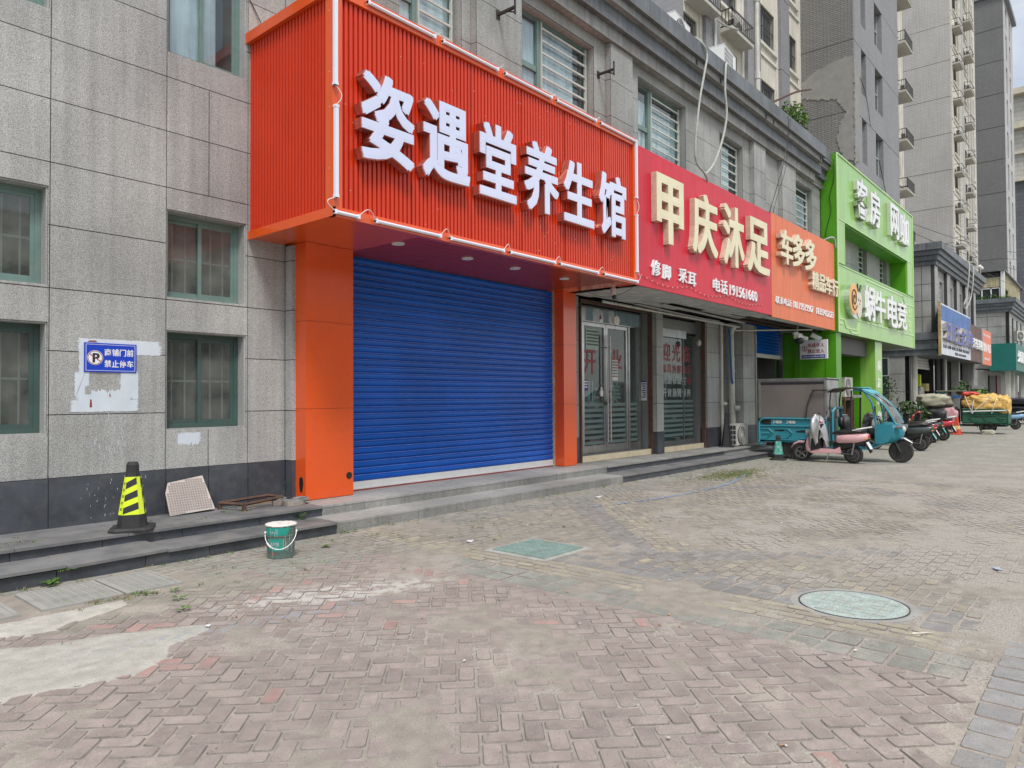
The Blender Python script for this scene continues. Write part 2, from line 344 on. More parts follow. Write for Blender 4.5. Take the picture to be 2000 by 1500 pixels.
g_ = MB(); g_.add([(-300, -300, -.06), (900, -300, -.06), (900, 300, -.06), (-300, 300, -.06)], [(0, 1, 2, 3)])
tag(obj('ground', g_, None, mat('street_ground', (.16, .155, .145), .9, var=.2, vs=.3)), kind='structure')
FAR = tiles('far_paving_texture', (.30, .275, .225), (.24, .225, .19), (.17, .16, .14), 'z', bw=.2, bh=.1, rough=.85, msize=.004, var=.2)
g_ = MB(); X_END = 15.0
g_.add([(X_END, -60, -.004), (420, -60, -.004), (420, 14, -.004), (X_END, 14, -.004)], [(0, 1, 2, 3)])
g_.add([(-40, -60, -.004), (X_END, -60, -.004), (X_END, -2.4, -.004), (-40, -2.4, -.004)], [(0, 1, 2, 3)])
g_.add([(-40, -2.4, -.004), (-.6, -2.4, -.004), (-.6, 14, -.004), (-40, 14, -.004)], [(0, 1, 2, 3)])
FARM = smear_mat('far_paving', (.25, .242, .21)); 
tag(obj('paving_far', g_, None, FARM), kind='structure')

pav = thing('pavement', None, None, kind='structure')
# sand bed with an uneven surface that swallows some of the pavers
bed = MB(); st = .035; nx = int((X_END+.6)/st); ny = int((7.13+2.4)/st); vv = []
for j in range(ny+1):
    for i in range(nx+1):
        x = -.6+i*st*1.0005; y = -2.4+j*st
        if i == nx: x = X_END
        if j == ny: y = 7.13
        p = Vector((x*.9, y*.9, 0)); q = mnoise.fractal(p, 1., 2., 4)
        k = mnoise.noise(Vector((x*4.1, y*4.1, 3))); zone = max(0, min(1, (x-5.4)/3))*max(0, min(1, (5.6-y)/2.6))
        z = -.0048+max(-.002, min(.0058, (q*.011+k*.004+zone*.0010)))
        vv.append((x, y, z))
bed.v = vv; bed.f = [(j*(nx+1)+i, j*(nx+1)+i+1, (j+1)*(nx+1)+i+1, (j+1)*(nx+1)+i) for j in range(ny) for i in range(nx)]; bed.m = [0]*len(bed.f)
tag(obj('sand_bed', bed, pav, SAND, smooth=True), kind='stuff')

def in_hole(x, y):
    if 5.5 < x < 6.33 and 4.3 < y < 5.12: return True                     # square cover
    if (x-5.886)**2+(y-1.6)**2 < .44**2: return True                       # round cover
    if x < 2.93 and 6.12 < y < 7.0: return True                            # trench covers
    if y < 5.9 and x < 2.6:
        return False
    return False
def inside(x, y, P):
    c = False; n = len(P)
    for i in range(n):
        (xa, ya), (xb, yb) = P[i], P[i-1]
        if (ya > y) != (yb > y) and x < (xb-xa)*(y-ya)/(yb-ya)+xa: c = not c
    return c
CEMENT = [(.2, 5.9), (1.15, 5.66), (1.60, 5.36), (1.90, 5.30), (2.18, 5.15), (2.50, 4.97), (2.42, 4.86), (2.10, 4.72), (1.98, 4.52), (1.76, 4.40), (1.55, 4.44), (1.34, 4.52), (1.13, 4.56), (.2, 4.6)]
CEMENT2 = [(1.30, 6.14), (1.36, 5.90), (1.52, 5.70), (1.72, 5.66), (1.86, 5.76), (2.10, 5.80), (2.30, 5.92), (2.34, 6.10)]
def zone_col(x, y):
    """paver colour by place"""
    r = random.random()
    n = mnoise.noise(Vector((x*1.3, y*1.3, 9)))
    if y < .62: return 6
    if x < 4.72:
        if y > 6.3 or (y > 5.85 and x > 3.5): return 2 if r < .7 else 5
        if y > 5.55 and n > .05: return 5
        if n > .12 and r < .30 and y > 4.2: return 1
        return 0 if r < .985 else 1
    if x < 5.2: return 2 if y < 5.5 else 5
    if x < 5.64: return 3 if n > -.2 or r < .5 else 5
    if x < 6.1: return 4 if y < 4.4 else 5
    if y > 6.4: return 2
    d = abs((x-6.3)-(y-3.6)); e = abs((x-6.3)+(y-3.6))
    u = (x-6.3)-(y-3.6); v = (x-6.3)+(y-3.6)
    if v > 0 and -.3 < u < .3: return 4
    if u > 0 and -.3 < v < .3: return 4
    if v > 0 and .3 <= u < .85: return 3 if r < .55 else 5
    if u > 0 and .3 <= v < .85: return 3 if r < .55 else 5
    if abs(v-7.4) < .3 or abs(u-7.4) < .3: return 4
    return 5 if r < .9 else 3
BR = []     # (x, y, length, width, angle, colour)
def add_brick(x, y, l, wd, a, force=None):
    if in_hole(x, y): return
    c = zone_col(x, y) if force is None else force
    BR.append((x, y, l, wd, a, c))
def vis(x, y): return y < 7.08 and y > max(-2.3, .085*x-1.7) and x > .245*y-.75 and x < X_END-.1
r45 = math.radians(45); cs, sn = math.cos(r45), math.sin(r45); W = .1045
for i in range(-120, 190):
    for j in range(-170, 120):
        k = (i-j) % 4
        if k == 0: u, v, a = (i+1)*W, (j+.5)*W, r45
        elif k == 3: u, v, a = (i+.5)*W, (j+1)*W, r45+PI/2
        else: continue
        x = u*cs-v*sn; y = u*sn+v*cs
        if not vis(x, y): continue
        if y < .66: continue
        if (x < 4.66 and y < 6.25) or (x > 6.16 and ((x-6.3)+(y-3.6) > .3) and ((x-6.3)-(y-3.6)) > .32 and y > .7):
            add_brick(x, y, .2, .1, a)
# square block border beside the red field, yellow and grey ribbons running away from it
y = .70
while y < 5.5:
    for x in (4.80, 5.03): add_brick(x+.0, y+.1, .216, .192, 0)
    y += .205
y = .72; k = 0
while y < 5.6:
    for q, x in enumerate((5.205, 5.315, 5.425, 5.535)): add_brick(x, y+(.1 if q % 2 else 0), .2, .1, PI/2)
    y += .21
y = .70
while y < 4.35:
    for x in (5.70, 5.915): add_brick(x, y+.1, .205, .192, 0)
    y += .205
# the part between ribbons and diagonal band: bricks square to the steps
y = .74; row = 0
while y < 7.05:
    x = 5.64 if y > 4.35 else 6.08
    if y > 5.55: x = 4.70
    if y > 5.95: x = 3.4
    if y > 6.30: x = 1.0
    x += (row % 2)*.105
    while x < X_END-.1:
        u = (x-6.3)-(y-3.6); v = (x-6.3)+(y-3.6)
        if vis(x, y) and (u < .32 or v < .3 or x < 6.16): add_brick(x, y, .2, .1, 0)
        x += .21
    y += .105; row += 1
# the clean grey strip parallel to the steps
row = 0; y = .50
while y > -2.3:
    x = 2.2+(row % 2)*.0
    while x < X_END-.1:
        if vis(x, y):
            if row == 0: add_brick(x, y, .20, .20, 0, 6)
            elif (int(x/.43)+row) % 2 == 0:
                add_brick(x-.0525, y+.0, .20, .095, PI/2, 6); add_brick(x+.0525, y, .20, .095, PI/2, 6)
            else: add_brick(x, y+.0525, .20, .095, 0, 6); add_brick(x, y-.0525, .20, .095, 0, 6)
        x += .215
    y -= .215; row += 1
def brick_geo(mb, l, wd, mi=0, M=None, ei=1):
    b = len(mb.v); r = .007; pts = []
    for (ins, z, ch) in ((0, -.03, .005), (0, -.007, .009), (.0065, 0, .013)):
        hx, hy = l/2-ins-.0026, wd/2-ins-.0026
        for sx, sy in ((1, 1), (-1, 1), (-1, -1), (1, -1)):
            a, c = (sx*hx, sy*(hy-ch)), (sx*(hx-ch), sy*hy)
            pts += [(*q, z) for q in ((a, c) if sx*sy > 0 else (c, a))]
    if M is not None: pts = [tuple(M @ Vector(p)) for p in pts]
    side = [(rgi*8+k, rgi*8+(k+1) % 8, rgi*8+8+(k+1) % 8, rgi*8+8+k) for rgi in (0, 1) for k in range(8)]
    mb.add(pts, [tuple(range(16, 24))]+side, mi); mb.m[-16:] = [ei]*16
BR.sort(key=lambda b: b[0]**2+b[1]**2)
def infront(b):
    dx, dy = b[0], b[1]; f = .7596*dx+.65*dy; r = .65*dx-.76*dy
    return f > 1 and abs(r)/f < .70 and 1.6/f*1392 < 735
near = [b for b in BR if infront(b)][:300]; nearset = set(id(b) for b in near); field = MB(); bcache = {}
for b in BR:
    x, y, l, wd, a, c = b; z = random.uniform(-.0030, .0014); tx, ty = random.uniform(-.007, .007), random.uniform(-.007, .007)
    a += random.uniform(-.025, .025); x += random.uniform(-.003, .003); y += random.uniform(-.003, .003)
    if id(b) in nearset:
        if (l, wd, c) not in bcache: mb = MB(); brick_geo(mb, l, wd); bcache[(l, wd, c)] = mb.mesh('brick', [PM[c], EDGE])
        o = obj('brick', bcache[(l, wd, c)], pav); o.location = (x, y, z); o.rotation_euler = (tx, ty, a)
    else:
        M = Matrix.Translation((x, y, z)) @ Matrix.Rotation(a, 4, 'Z') @ Matrix.Rotation(tx, 4, 'X') @ Matrix.Rotation(ty, 4, 'Y')
        brick_geo(field, l, wd, c, M, 7)
tag(obj('brick_field', field, pav, PM+[EDGE]), kind='stuff')
# poured concrete patches
CEM = smear_mat('poured_concrete', (.43, .42, .375), base_smear=-.05); CEM.node_tree.nodes['Principled BSDF'].inputs['Roughness'].default_value = .9
def ragged(P, amp=.02):
    o = []
    for i in range(len(P)):
        a, b = Vector((*P[i], 0)), Vector((*P[(i+1) % len(P)], 0)); n = max(1, int((b-a).length/.07))
        for k in range(n): q = a.lerp(b, k/n); o.append((q.x+random.uniform(-amp, amp), q.y+random.uniform(-amp, amp)))
    return o
def edge_dist(x, y, P):
    d = 9; n = len(P)
    for i in range(n):
        a, b = Vector(P[i]), Vector(P[i-1]); q = Vector((x, y)); ab = b-a; t = max(0, min(1, (q-a).dot(ab)/max(ab.length_squared, 1e-9))); d = min(d, (q-(a+ab*t)).length)
    return d if inside(x, y, P) else -d
mb = MB(); st = .022
for P in (CEMENT, CEMENT2):
    xs = [p[0] for p in P]; ys = [p[1] for p in P]; x0, y0 = min(xs)-.12, min(ys)-.12; nx = int((max(xs)+.12-x0)/st); ny = int((max(ys)+.12-y0)/st); vs = []
    for j in range(ny+1):
        for i in range(nx+1):
            x, y = x0+i*st, y0+j*st; d = edge_dist(x, y, P); vs.append((x, y, -.0125+max(-.02, min(.0195, (d+.05)*.20))+.0035*mnoise.noise(Vector((x*9, y*9, 1)))+.0015*mnoise.noise(Vector((x*35, y*35, 1)))))
    mb.add(vs, [(j*(nx+1)+i, j*(nx+1)+i+1, (j+1)*(nx+1)+i+1, (j+1)*(nx+1)+i) for j in range(ny) for i in range(nx) if max(vs[j*(nx+1)+i][2], vs[(j+1)*(nx+1)+i+1][2]) > -.012])
tag(obj('concrete_patch', mb, None, CEM, smooth=True), kind='structure')
# small white and blue paint splashes on the red pavers
def splash(name, pts, m, n, sx, sy, z, label=None, seed=1, parent=None):
    rnd = random.Random(seed); mb = MB()
    for (cx, cy) in pts:
        for _ in range(n):
            x = cx+rnd.gauss(0, sx); y = cy+rnd.gauss(0, sy); r = rnd.uniform(.012, .055); el = rnd.uniform(.35, 1); an = rnd.uniform(-.3, .3)+r45*(1 if rnd.random() < .5 else -1)
            ring = []
            for k in range(9):
                t = 2*PI*k/9; q = r*rnd.uniform(.55, 1.25); ux, uy = q*math.cos(t), q*el*math.sin(t)
                ring.append((x+ux*math.cos(an)-uy*math.sin(an), y+ux*math.sin(an)+uy*math.cos(an), z))
            mb.add(ring, [tuple(range(9))])
    return tag(obj(name, mb, parent, m), kind='stuff')
SPW = mat('spilled_white', (.62, .62, .58), .8, var=.1); SPB = mat('spilled_blue', (.24, .29, .37), .85, var=.15)
0 and splash('spilled_white_paint', [(3.25, 5.05), (3.45, 4.9), (3.1, 5.25), (3.8, 4.75), (4.1, 4.62), (3.6, 4.7), (3.9, 4.4)], SPW, 8, .13, .09, .0045, seed=4)
0 and splash('spilled_blue_paint', [(2.55, 4.86), (2.8, 4.75), (3.0, 4.7), (3.3, 4.55), (1.8, 4.95), (4.4, 4.5)], SPB, 5, .12, .05, .0048, seed=8)
mb = MB(); rnd = random.Random(3)
for t in range(44):                                     # worn blue parking line
    if rnd.random() < .3: continue
    a = t/43; x = 8.6+a*5.9; y = 5.95-2.0*a+2.1*a*a
    mb.add([(x+rnd.uniform(-.06, 0), y-.04+rnd.uniform(-.02, .01), .0042), (x+.13, y-.05, .0042), (x+.13+rnd.uniform(-.04, .05), y+.03, .0042), (x, y+.04, .0042)], [(0, 1, 2, 3)])
tag(obj('worn_blue_line', mb, None, SPB), kind='structure')

# ---- covers
IRON = mat('cast_iron_green', (.24, .34, .31), .6, metal=.1, var=.15, vs=8, dirt=.55, dcol=(.24, .22, .19), dscale=7, bump=.2)
t = thing('utility_cover', 'square green cast utility cover set in a concrete collar', 'manhole cover', (5.9, 4.7, 0))
mb = MB(); mb.box(5.50, 6.33, 4.30, 5.12, -.04, .004); obj('collar', mb, t, mat('cover_collar', (.36, .35, .32), .9, var=.2, vs=8, bump=.3))
mb = MB(); mb.box(5.58, 6.25, 4.375, 5.05, 0, .018); mb.box(5.575, 6.255, 4.37, 5.055, 0, .012); obj('lid', mb, t, IRON)
mb = MB()
for i in range(17):
    for j in range(17):
        x = 5.612+i*.0378; y = 4.405+j*.0385
        if (i+j) % 2: mb.box(x, x+.028, y+.008, y+.018, .018, .0215)
        else: mb.box(x+.009, x+.019, y, y+.028, .018, .0215)
tag(obj('tread_pattern', mb, t, IRON), kind='stuff')
TEAL = mat('pale_manhole_iron', (.36, .43, .405), .75, var=.2, vs=10, dirt=.75, dcol=(.36, .33, .28), dscale=12, grain=.3, gs=120)
t = thing('manhole_cover', 'round pale grey-green manhole cover worn into the sandy paving', 'manhole cover', (5.886, 1.6, 0))
mb = MB(); mb.lathe([(.450, -.03), (.450, -.001), (.405, .002), (.395, .001), (.395, -.03)], (5.886, 1.6, 0), 48); obj('collar', mb, t, mat('ring_iron', (.30, .30, .285), .8, var=.2, dirt=.5, dcol=(.35, .32, .28)))
mb = MB(); mb.lathe([(.378, -.02), (.378, .001), (.36, .0025)], (5.886, 1.6, 0), 48); obj('lid', mb, t, TEAL); mb = MB(); mb.lathe([(.388, -.01), (.388, .0026), (.378, .0026), (.378, -.01)], (5.886, 1.6, 0), 48); obj('dark_gap', mb, t, JNT)
mb = MB(); k = 0
for i in range(-4, 5):
    for j in range(-4, 5):
        x, y = i*.082, j*.082
        if x*x+y*y < .30**2: mb.box(5.886+x-.037, 5.886+x+.037, 1.6+y-.037, 1.6+y+.037, .0025, .0065)
tag(obj('raised_pads', mb, t, TEAL), kind='stuff')
COV = mat('trench_cover_cement', (.34, .335, .31), .85, var=.2, vs=6, dirt=.35, dcol=(.16, .15, .13), bump=.2)
for n_, (x0, x1, lb) in enumerate([(.70, 1.66, 'grey ribbed trench cover cut by the left edge of the picture'), (1.80, 2.38, 'grey ribbed trench cover between two others at the foot of the steps'), (2.40, 2.86, 'grey ribbed trench cover nearest the paint bucket')]):
    t = thing('trench_cover', lb, 'cable cover', ((x0+x1)/2, 6.55, 0), 'concrete trench covers below the steps')
    mb = MB(); mb.box(x0, x1, 6.22, 6.90, -.03, .012); obj('slab', mb, t, COV)
    mb = MB(); mb.box(x0, x1, 6.22, 6.25, .012, .018); mb.box(x0, x1, 6.87, 6.90, .012, .018); mb.box(x0, x0+.03, 6.25, 6.87, .012, .018); mb.box(x1-.03, x1, 6.25, 6.87, .012, .018); obj('rim', mb, t, COV)
    mb = MB(); q = x0+.06
    while q < x1-.08:
        for j in range(14):
            yy = 6.275+j*.0425; mb.box(q, q+.05, yy, yy+.016, .012, .017)
        q += .07
    tag(obj('tread_pattern', mb, t, COV), kind='stuff')

# ================================================================ STEPS
stp = thing('front_steps', None, None, kind='structure')
rnd = random.Random(5); GRR = granite('shaded_riser_granite', (.13, .13, .125), (.31, .31, .295), stain=.25, gs=120.)  # tread granite darkened for risers: their shade is put into the colour
def riser(xs, y, z0, z1, m, nm='riser_tile'):
    for a, b in zip(xs[:-1], xs[1:]): block(nm, a+.003, b-.003, y, y+.02, z0, z1-.0, m, stp)
mb = MB(); mb.box(-2, 21.4, 7.145, 9.2, -.05, .108); mb.box(-2, 21.4, 7.655, 9.2, .108, .228); obj('step_core', mb, stp, JNT)
d1 = [-1.2, -.3, .8, 1.35, 2.17, 2.92, 3.55, 4.3, 5.10]; l1 = [5.10, 5.72, 6.4, 7.1, 7.8, 8.5, 9.2, 9.9, 10.6, 11.05, 11.5]; r1 = [11.5, 12.4, 13.3, 14.2, 15.1, 16, 16.9, 17.8, 18.7, 19.6, 20.3]
riser(d1, 7.125, -.03, .108, DK); riser(l1, 7.12, -.03, .114, GRR); riser(r1, 7.122, -.03, .108, DK)
d2 = [-1.2, -.2, 1.1, 1.95, 2.72, 3.5, 4.4, 5.24]; l2 = [5.24, 5.9, 6.6, 7.3, 8, 8.7, 9.4, 10.1, 10.8, 11.72]; r2 = [11.72, 12.6, 13.5, 14.4, 15.3, 16.2, 17.1]
riser(d2, 7.63, .13, .232, DK); riser(l2, 7.62, .13, .238, GRR); riser(r2, 7.628, .13, .232, DK); riser([17.1, 18.4, 20.3], 7.628, .13, .232, GR2)
def tread(xs, y0, y1, z, m, tilt={}):
    for i, (a, b) in enumerate(zip(xs[:-1], xs[1:])):
        o = block('tread_slab', a+.002, b-.002, y0, y1, z-.026, z, m, stp)
        if i in tilt: o.rotation_euler = tilt[i]; o.location.z += .012
tread([-1.2, -.2, 1.62, 2.24, 3.12, 3.98, 5.10], 7.095, 7.63, .135, DKT, {2: (0, .0, 0), 3: (.035, -.012, .012)})
tread(l1, 7.117, 7.62, .138, GRL); tread(r1, 7.10, 7.628, .134, DKT)
for yy0, yy1 in ((7.60, 8.02), (8.024, 8.56)):
    tread([-1.2, -.2, 1.0, 1.98, 2.95, 3.95, 5.24], yy0, yy1, .258, DKT); tread(l2, yy0+.014, yy1, .262, GRL); tread(r2+[18.4, 20.3], yy0, yy1, .258, mat('worn_landing', (.26, .26, .245), .8, var=.2, vs=2, dirt=.3, perob=.06))
mb = MB(); mb.box(5.0, 21.4, 8.56, 9.3, .1, .256); obj('landing_back', mb, stp, GRY)
mb = MB()
for _ in range(40):
    x = 2.19+rnd.uniform(-.07, .07); y = 7.13+rnd.uniform(0, .2); r = rnd.uniform(.008, .025); mb.ball((x, y, .112+rnd.uniform(0, .02)), r, r*.8, r*.6, 6, 4)
tag(obj('broken_mortar', mb, stp, mat('mortar_crumbs', (.42, .33, .25), .95, var=.4, vs=40)), kind='stuff')

# ================================================================ SHOP BUILDING
def wall_grid(parent, axis, plane, ajs, zjs, m, holes=(), backing=JNT, gap=.010, t=.02, name='stone_panel', skip=lambda a, z: False, merge=(), deep=.22):
    """stone panels between joint lines ajs x zjs, cut round the holes (a0,a1,z0,z1). axis 'y': faces -Y, a=X; axis 'x': faces -X, a=Y"""
    bk = MB()
    def put(a0, a1, z0, z1):
        e = 1e-4
        ga, gb, gc, gd = gap/2, gap/2, gap/2, gap/2
        for h in holes:
            if abs(a0-h[1]) < 1e-3: ga = 0
            if abs(a1-h[0]) < 1e-3: gb = 0
            if abs(z0-h[3]) < 1e-3: gc = 0
            if abs(z1-h[2]) < 1e-3: gd = 0
        if axis == 'y': block(name, a0+ga, a1-gb, plane, plane+t, z0+gc, z1-gd, m, parent)
        else: block(name, plane, plane+t, a0+ga, a1-gb, z0+gc, z1-gd, m, parent)
        if axis == 'y': bk.box(a0, a1, plane+t*.6, plane+deep, z0, z1)
        else: bk.box(plane+t*.6, plane+deep, a0, a1, z0, z1)
    for a0, a1 in zip(ajs[:-1], ajs[1:]):
        for z0, z1 in zip(zjs[:-1], zjs[1:]):
            rects = [(a0, a1, z0, z1)]
            for h in holes:
                nr = []
                for (p, q, r, s) in rects:
                    if h[0] >= q-1e-4 or h[1] <= p+1e-4 or h[2] >= s-1e-4 or h[3] <= r+1e-4: nr.append((p, q, r, s)); continue
                    if r < h[2]-1e-4: nr.append((p, q, r, h[2]))
                    if s > h[3]+1e-4: nr.append((p, q, h[3], s))
                    rr, ss = max(r, h[2]), min(s, h[3])
                    if p < h[0]-1e-4: nr.append((p, h[0], rr, ss))
                    if q > h[1]+1e-4: nr.append((h[1], q, rr, ss))
                rects = nr
            for R_ in rects:
                if R_[1]-R_[0] > .004 and R_[3]-R_[2] > .004 and not skip((R_[0]+R_[1])/2, (R_[2]+R_[3])/2): put(*R_)
    if bk.v: obj('wall', bk, parent, backing)

def frame_rect(mb, x0, x1, z0, z1, y0, y1, w_, mi=0):
    mb.box(x0, x1, y0, y1, z0, z0+w_, mi); mb.box(x0, x1, y0, y1, z1-w_, z1, mi)
    mb.box(x0, x0+w_, y0, y1, z0+w_, z1-w_, mi); mb.box(x1-w_, x1, y0, y1, z0+w_, z1-w_, mi)
def reveal(parent, x0, x1, z0, z1, y0, y1, m, sill=True):
    mb = MB(); e = .018
    mb.box(x0, x0+e, y0, y1, z0+e, z1-e); mb.box(x1-e, x1, y0, y1, z0+e, z1-e); mb.box(x0, x1, y0, y1, z1-e, z1); mb.box(x0, x1, y0-(.012 if sill else 0), y1, z0, z0+e); obj('reveal', mb, parent, m)
def slider(parent, x0, x1, z0, z1, yf, kind=0, seed=0):
    """two-sash green aluminium window at depth yf"""
    mb = MB(); frame_rect(mb, x0, x1, z0, z1, yf-.03, yf+.06, .055)
    xm = (x0+x1)/2-.01; sashes = [(x0+.05, xm+.03, yf+.015), (xm-.03, x1-.05, yf-.018)]
    for (a, b, y) in sashes: frame_rect(mb, a, b, z0+.05, z1-.05, y, y+.028, .045)
    wobj = obj('window', mb, parent, GRN if not kind & 4 else GRD)
    for (a, b, y) in sashes:
        g = MB().box(a+.04, b-.04, y+.01, y+.014, z0+.09, z1-.09); obj('pane', g, wobj, GLS if not kind & 2 else GLU)
    if kind & 1:
        g = MB(); n = 6
        for i in range(1, n):
            xx = x0+(x1-x0)*i/n; g.box(xx-.008, xx+.008, yf+.064, yf+.078, z0+.05, z1-.05)
        g.box(x0+.04, x1-.04, yf+.079, yf+.09, (z0+z1)/2-.012, (z0+z1)/2+.012); obj('grille', g, wobj, BAR)
    return wobj
def room(parent, x0, x1, z0, z1, y0, y1, curtain=None):
    mb = MB(); e = .01
    mb.box(x0, x1, y1, y1+e, z0, z1); mb.box(x0-e, x0, y0, y1, z0, z1); mb.box(x1, x1+e, y0, y1, z0, z1); mb.box(x0, x1, y0, y1, z0-e, z0); mb.box(x0, x1, y0, y1, z1, z1+e)
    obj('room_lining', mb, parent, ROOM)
    if curtain:
        a, b, y, m = curtain; mb = MB(); n = int((b-a)/.04)
        pts = [(a+(b-a)*i/n, y+.02*math.sin(i*1.3)+.008*math.sin(i*3.1)) for i in range(n+1)]
        for (p, q) in zip(pts[:-1], pts[1:]): mb.add([(*p, z0), (*q, z0), (*q, z1), (*p, z1)], [(0, 1, 2, 3)])
        obj('curtain', mb, parent, m, smooth=True)

ZJ = [.26, .78, 1.445, 2.12, 2.78, 3.445, 4.11, 4.78, 5.43, 6.10, 6.76, 7.43, 8.12]
B1 = thing('shop_building', 'long grey granite two-storey shop block with dark cornice carrying the row of coloured signs', 'building', (10, 9, .26))
wins = [(x0, x1, z0, z1) for (x0, x1) in ((3.722, 4.728), (1.48, 2.502)) for (z0, z1) in ((1.235, 2.42), (2.795, 3.855), (5.72, 7.25))]
wall_grid(B1, 'y', 8.54, [.3, 1.47, 2.516, 3.718, 4.75, 5.29], ZJ[1:], GR, wins)
# split panels under and between the right column of windows get their half joints as real grooves
mb = MB()
for (za, zb) in ((.78, 1.235), (4.11, 5.43)): mb.box(4.228, 4.236, 8.5385, 8.545, za, zb)
obj('half_joint', mb, B1, JNT)
wall_grid(B1, 'y', 8.525, [.3, 1.47, 2.516, 3.718, 4.232, 4.75, 5.285], [.20, .78], DK)
wall_grid(B1, 'x', 5.29, [8.36, 8.54], ZJ[1:6]+[3.655], GR, t=.10, deep=.06); wall_grid(B1, 'x', 5.286, [8.355, 8.525], [.24, .78], DK, t=.10, deep=.06)
wall_grid(B1, 'x', 5.29, [7.16, 7.85, 8.54], [3.70, 4.11]+ZJ[7:], GR)
k = 0
for (x0, x1, z0, z1) in wins:
    reveal(B1, x0, x1, z0, z1, 8.56, 8.86, GR)
    if z0 > 5:
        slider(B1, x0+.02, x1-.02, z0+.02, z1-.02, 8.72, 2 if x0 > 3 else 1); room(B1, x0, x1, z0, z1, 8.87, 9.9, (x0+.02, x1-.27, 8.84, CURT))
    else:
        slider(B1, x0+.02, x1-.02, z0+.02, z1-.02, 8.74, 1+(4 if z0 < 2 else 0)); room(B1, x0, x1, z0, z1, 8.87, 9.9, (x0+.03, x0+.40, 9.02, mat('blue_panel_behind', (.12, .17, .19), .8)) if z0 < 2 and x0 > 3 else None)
    if z0 > 5: obj('pale_sheet', MB().box(x0+.05, x0+(.70 if x0 > 3 else .5), 8.765, 8.77, z0+.04, z1-.04), B1, CURT)
    k += 1
# ---- upper storey that overhangs the shop fronts
UZ = [3.70, 4.30, 4.93, 5.58, 6.10, 6.76, 7.43, 8.12]
uw = [(6.10, 7.27, 5.75, 7.92), (8.50, 10.66, 5.75, 7.92), (12.19, 14.21, 5.75, 7.92), (15.93, 17.28, 5.75, 7.86), (20.80, 22.52, 5.75, 7.92), (24.9, 26.2, 4.6, 7.2), (28.2, 29.3, 4.6, 7.2), (31.2, 32.3, 4.6, 7.2)]
wall_grid(B1, 'y', 7.14, [5.31, 6.10, 7.27, 7.46], UZ, GR2, uw); wall_grid(B1, 'y', 7.14, [8.50, 9.67, 10.66, 11.04], UZ, GR2, uw)
wall_grid(B1, 'y', 7.14, [11.82, 12.19, 14.21, 15.1, 15.93, 17.28, 17.73], UZ, GR2, uw); wall_grid(B1, 'y', 7.14, [18.53, 19.1, 19.71], UZ, GR2, uw)
wall_grid(B1, 'y', 7.14, [20.80, 22.52, 23.3], UZ, GR2, uw); wall_grid(B1, 'y', 7.30, [23.36, 24.9, 26.2, 27.2, 28.2, 29.3, 31.2, 32.3, 34.0], [3.66, 4.6, 5.4, 6.3, 7.2, 8.2], GR2, uw)
for (a, b) in ((7.46, 8.50), (11.04, 11.82), (17.73, 18.53), (19.71, 20.80)):
    wall_grid(B1, 'y', 7.03, [a, b], UZ, GR2, deep=.11); wall_grid(B1, 'x', a-.009, [7.032, 7.14], UZ, GR2, t=.008, deep=.009)
for i, (x0, x1, z0, z1) in enumerate(uw):
    yy = 7.14 if x0 < 23 else 7.30
    reveal(B1, x0, x1, z0, z1, yy+.02, yy+.30, GR2, False)
    xm = x0+(x1-x0)*(.34 if x0 < 14 else .22)
    if x0 > 23: xm = x0+.05
    mb = MB(); y = yy+.16
    frame_rect(mb, x0+.02, x1-.02, z0+.02, z1-.02, y, y+.06, .05); mb.box(xm-.04, xm+.04, y-.012, y+.06, z0+.02, z1-.02)
    for zz in (7.05, 6.45): mb.box(x0+.06, xm, y+.004, y+.05, zz-.045, zz+.045)
    wo = obj('window', mb, B1, GRN)
    obj('pane', MB().box(x0+.05, xm-.02, y+.028, y+.032, z0+.05, z1-.05), wo, GLU); obj('pane', MB().box(xm+.02, x1-.05, y+.028, y+.032, z0+.05, z1-.05), wo, GLU)
    mb = MB(); zz = z0+.16
    while zz < z1-.1:
        mb.box(xm+.05, x1-.06, y-.038, y-.015, zz, zz+.033); zz += .205
    mb.box(x1-.10, x1-.075, y-.045, y, z0+.05, z1-.05); mb.box(xm+.04, xm+.06, y-.045, y, z0+.05, z1-.05); obj('louvre', mb, wo, mat('louvre_white_%d' % i, (.50, .53, .49), .4, var=.08, dirt=.2))
    room(B1, x0, x1, z0, z1, yy+.31, yy+1.3, None)
    if i < 5:
        mb = MB(); mb.box(x0+.06, x1-(.36 if i % 2 == 1 else .07), y+.062, y+.066, z0+.04, z1-(.10 if i % 2 else .30)); obj('pale_sheet', mb, wo, CURT)  # pale sheet close behind the panes stands in for sky mirrored in them
# cornice: stacked mouldings with butt joints
prof = [(6.99, 8.12, 8.37, CORNL), (6.885, 8.37, 8.655, CORN), (6.785, 8.655, 8.82, CORNL), (6.70, 8.82, 9.165, CORN)]
cor = obj('cornice', MB().box(5.29, 33.9, 7.15, 12.5, 8.12, 9.10), B1, CORN)
for q, (y, z0, z1, m) in enumerate(prof):
    x = 5.31-(0.12 if q == 3 else 0); n = 1.22 if q % 2 == 0 else 1.02
    while x < 33.8:
        x1 = min(x+n, 33.9)
        if x < 23.25 or x > 23.3: block('cornice_block', x+.002, min(x1, 33.9)-.002, y+(.10 if x1 > 23.4 else 0), 7.2, z0+.001, z1-.001, m, cor)
        x += n
mb = MB()                                            # drip lines and little weep holes
for (y, z) in ((6.99, 8.12), (6.885, 8.37), (6.785, 8.655), (6.70, 8.82)): mb.box(5.3, 23.3, y-.008, y+.01, z-.004, z+.014)
obj('drip_edge', mb, cor, mat('drip_edge_stone', (.16, .15, .13), .8, var=.3))
mb = MB()
for x in (14.0, 15.2, 17.9, 18.4, 22.2): mb.box(x, x+.07, 6.775, 6.79, 8.68, 8.79)
obj('weep_hole', mb, cor, INK)
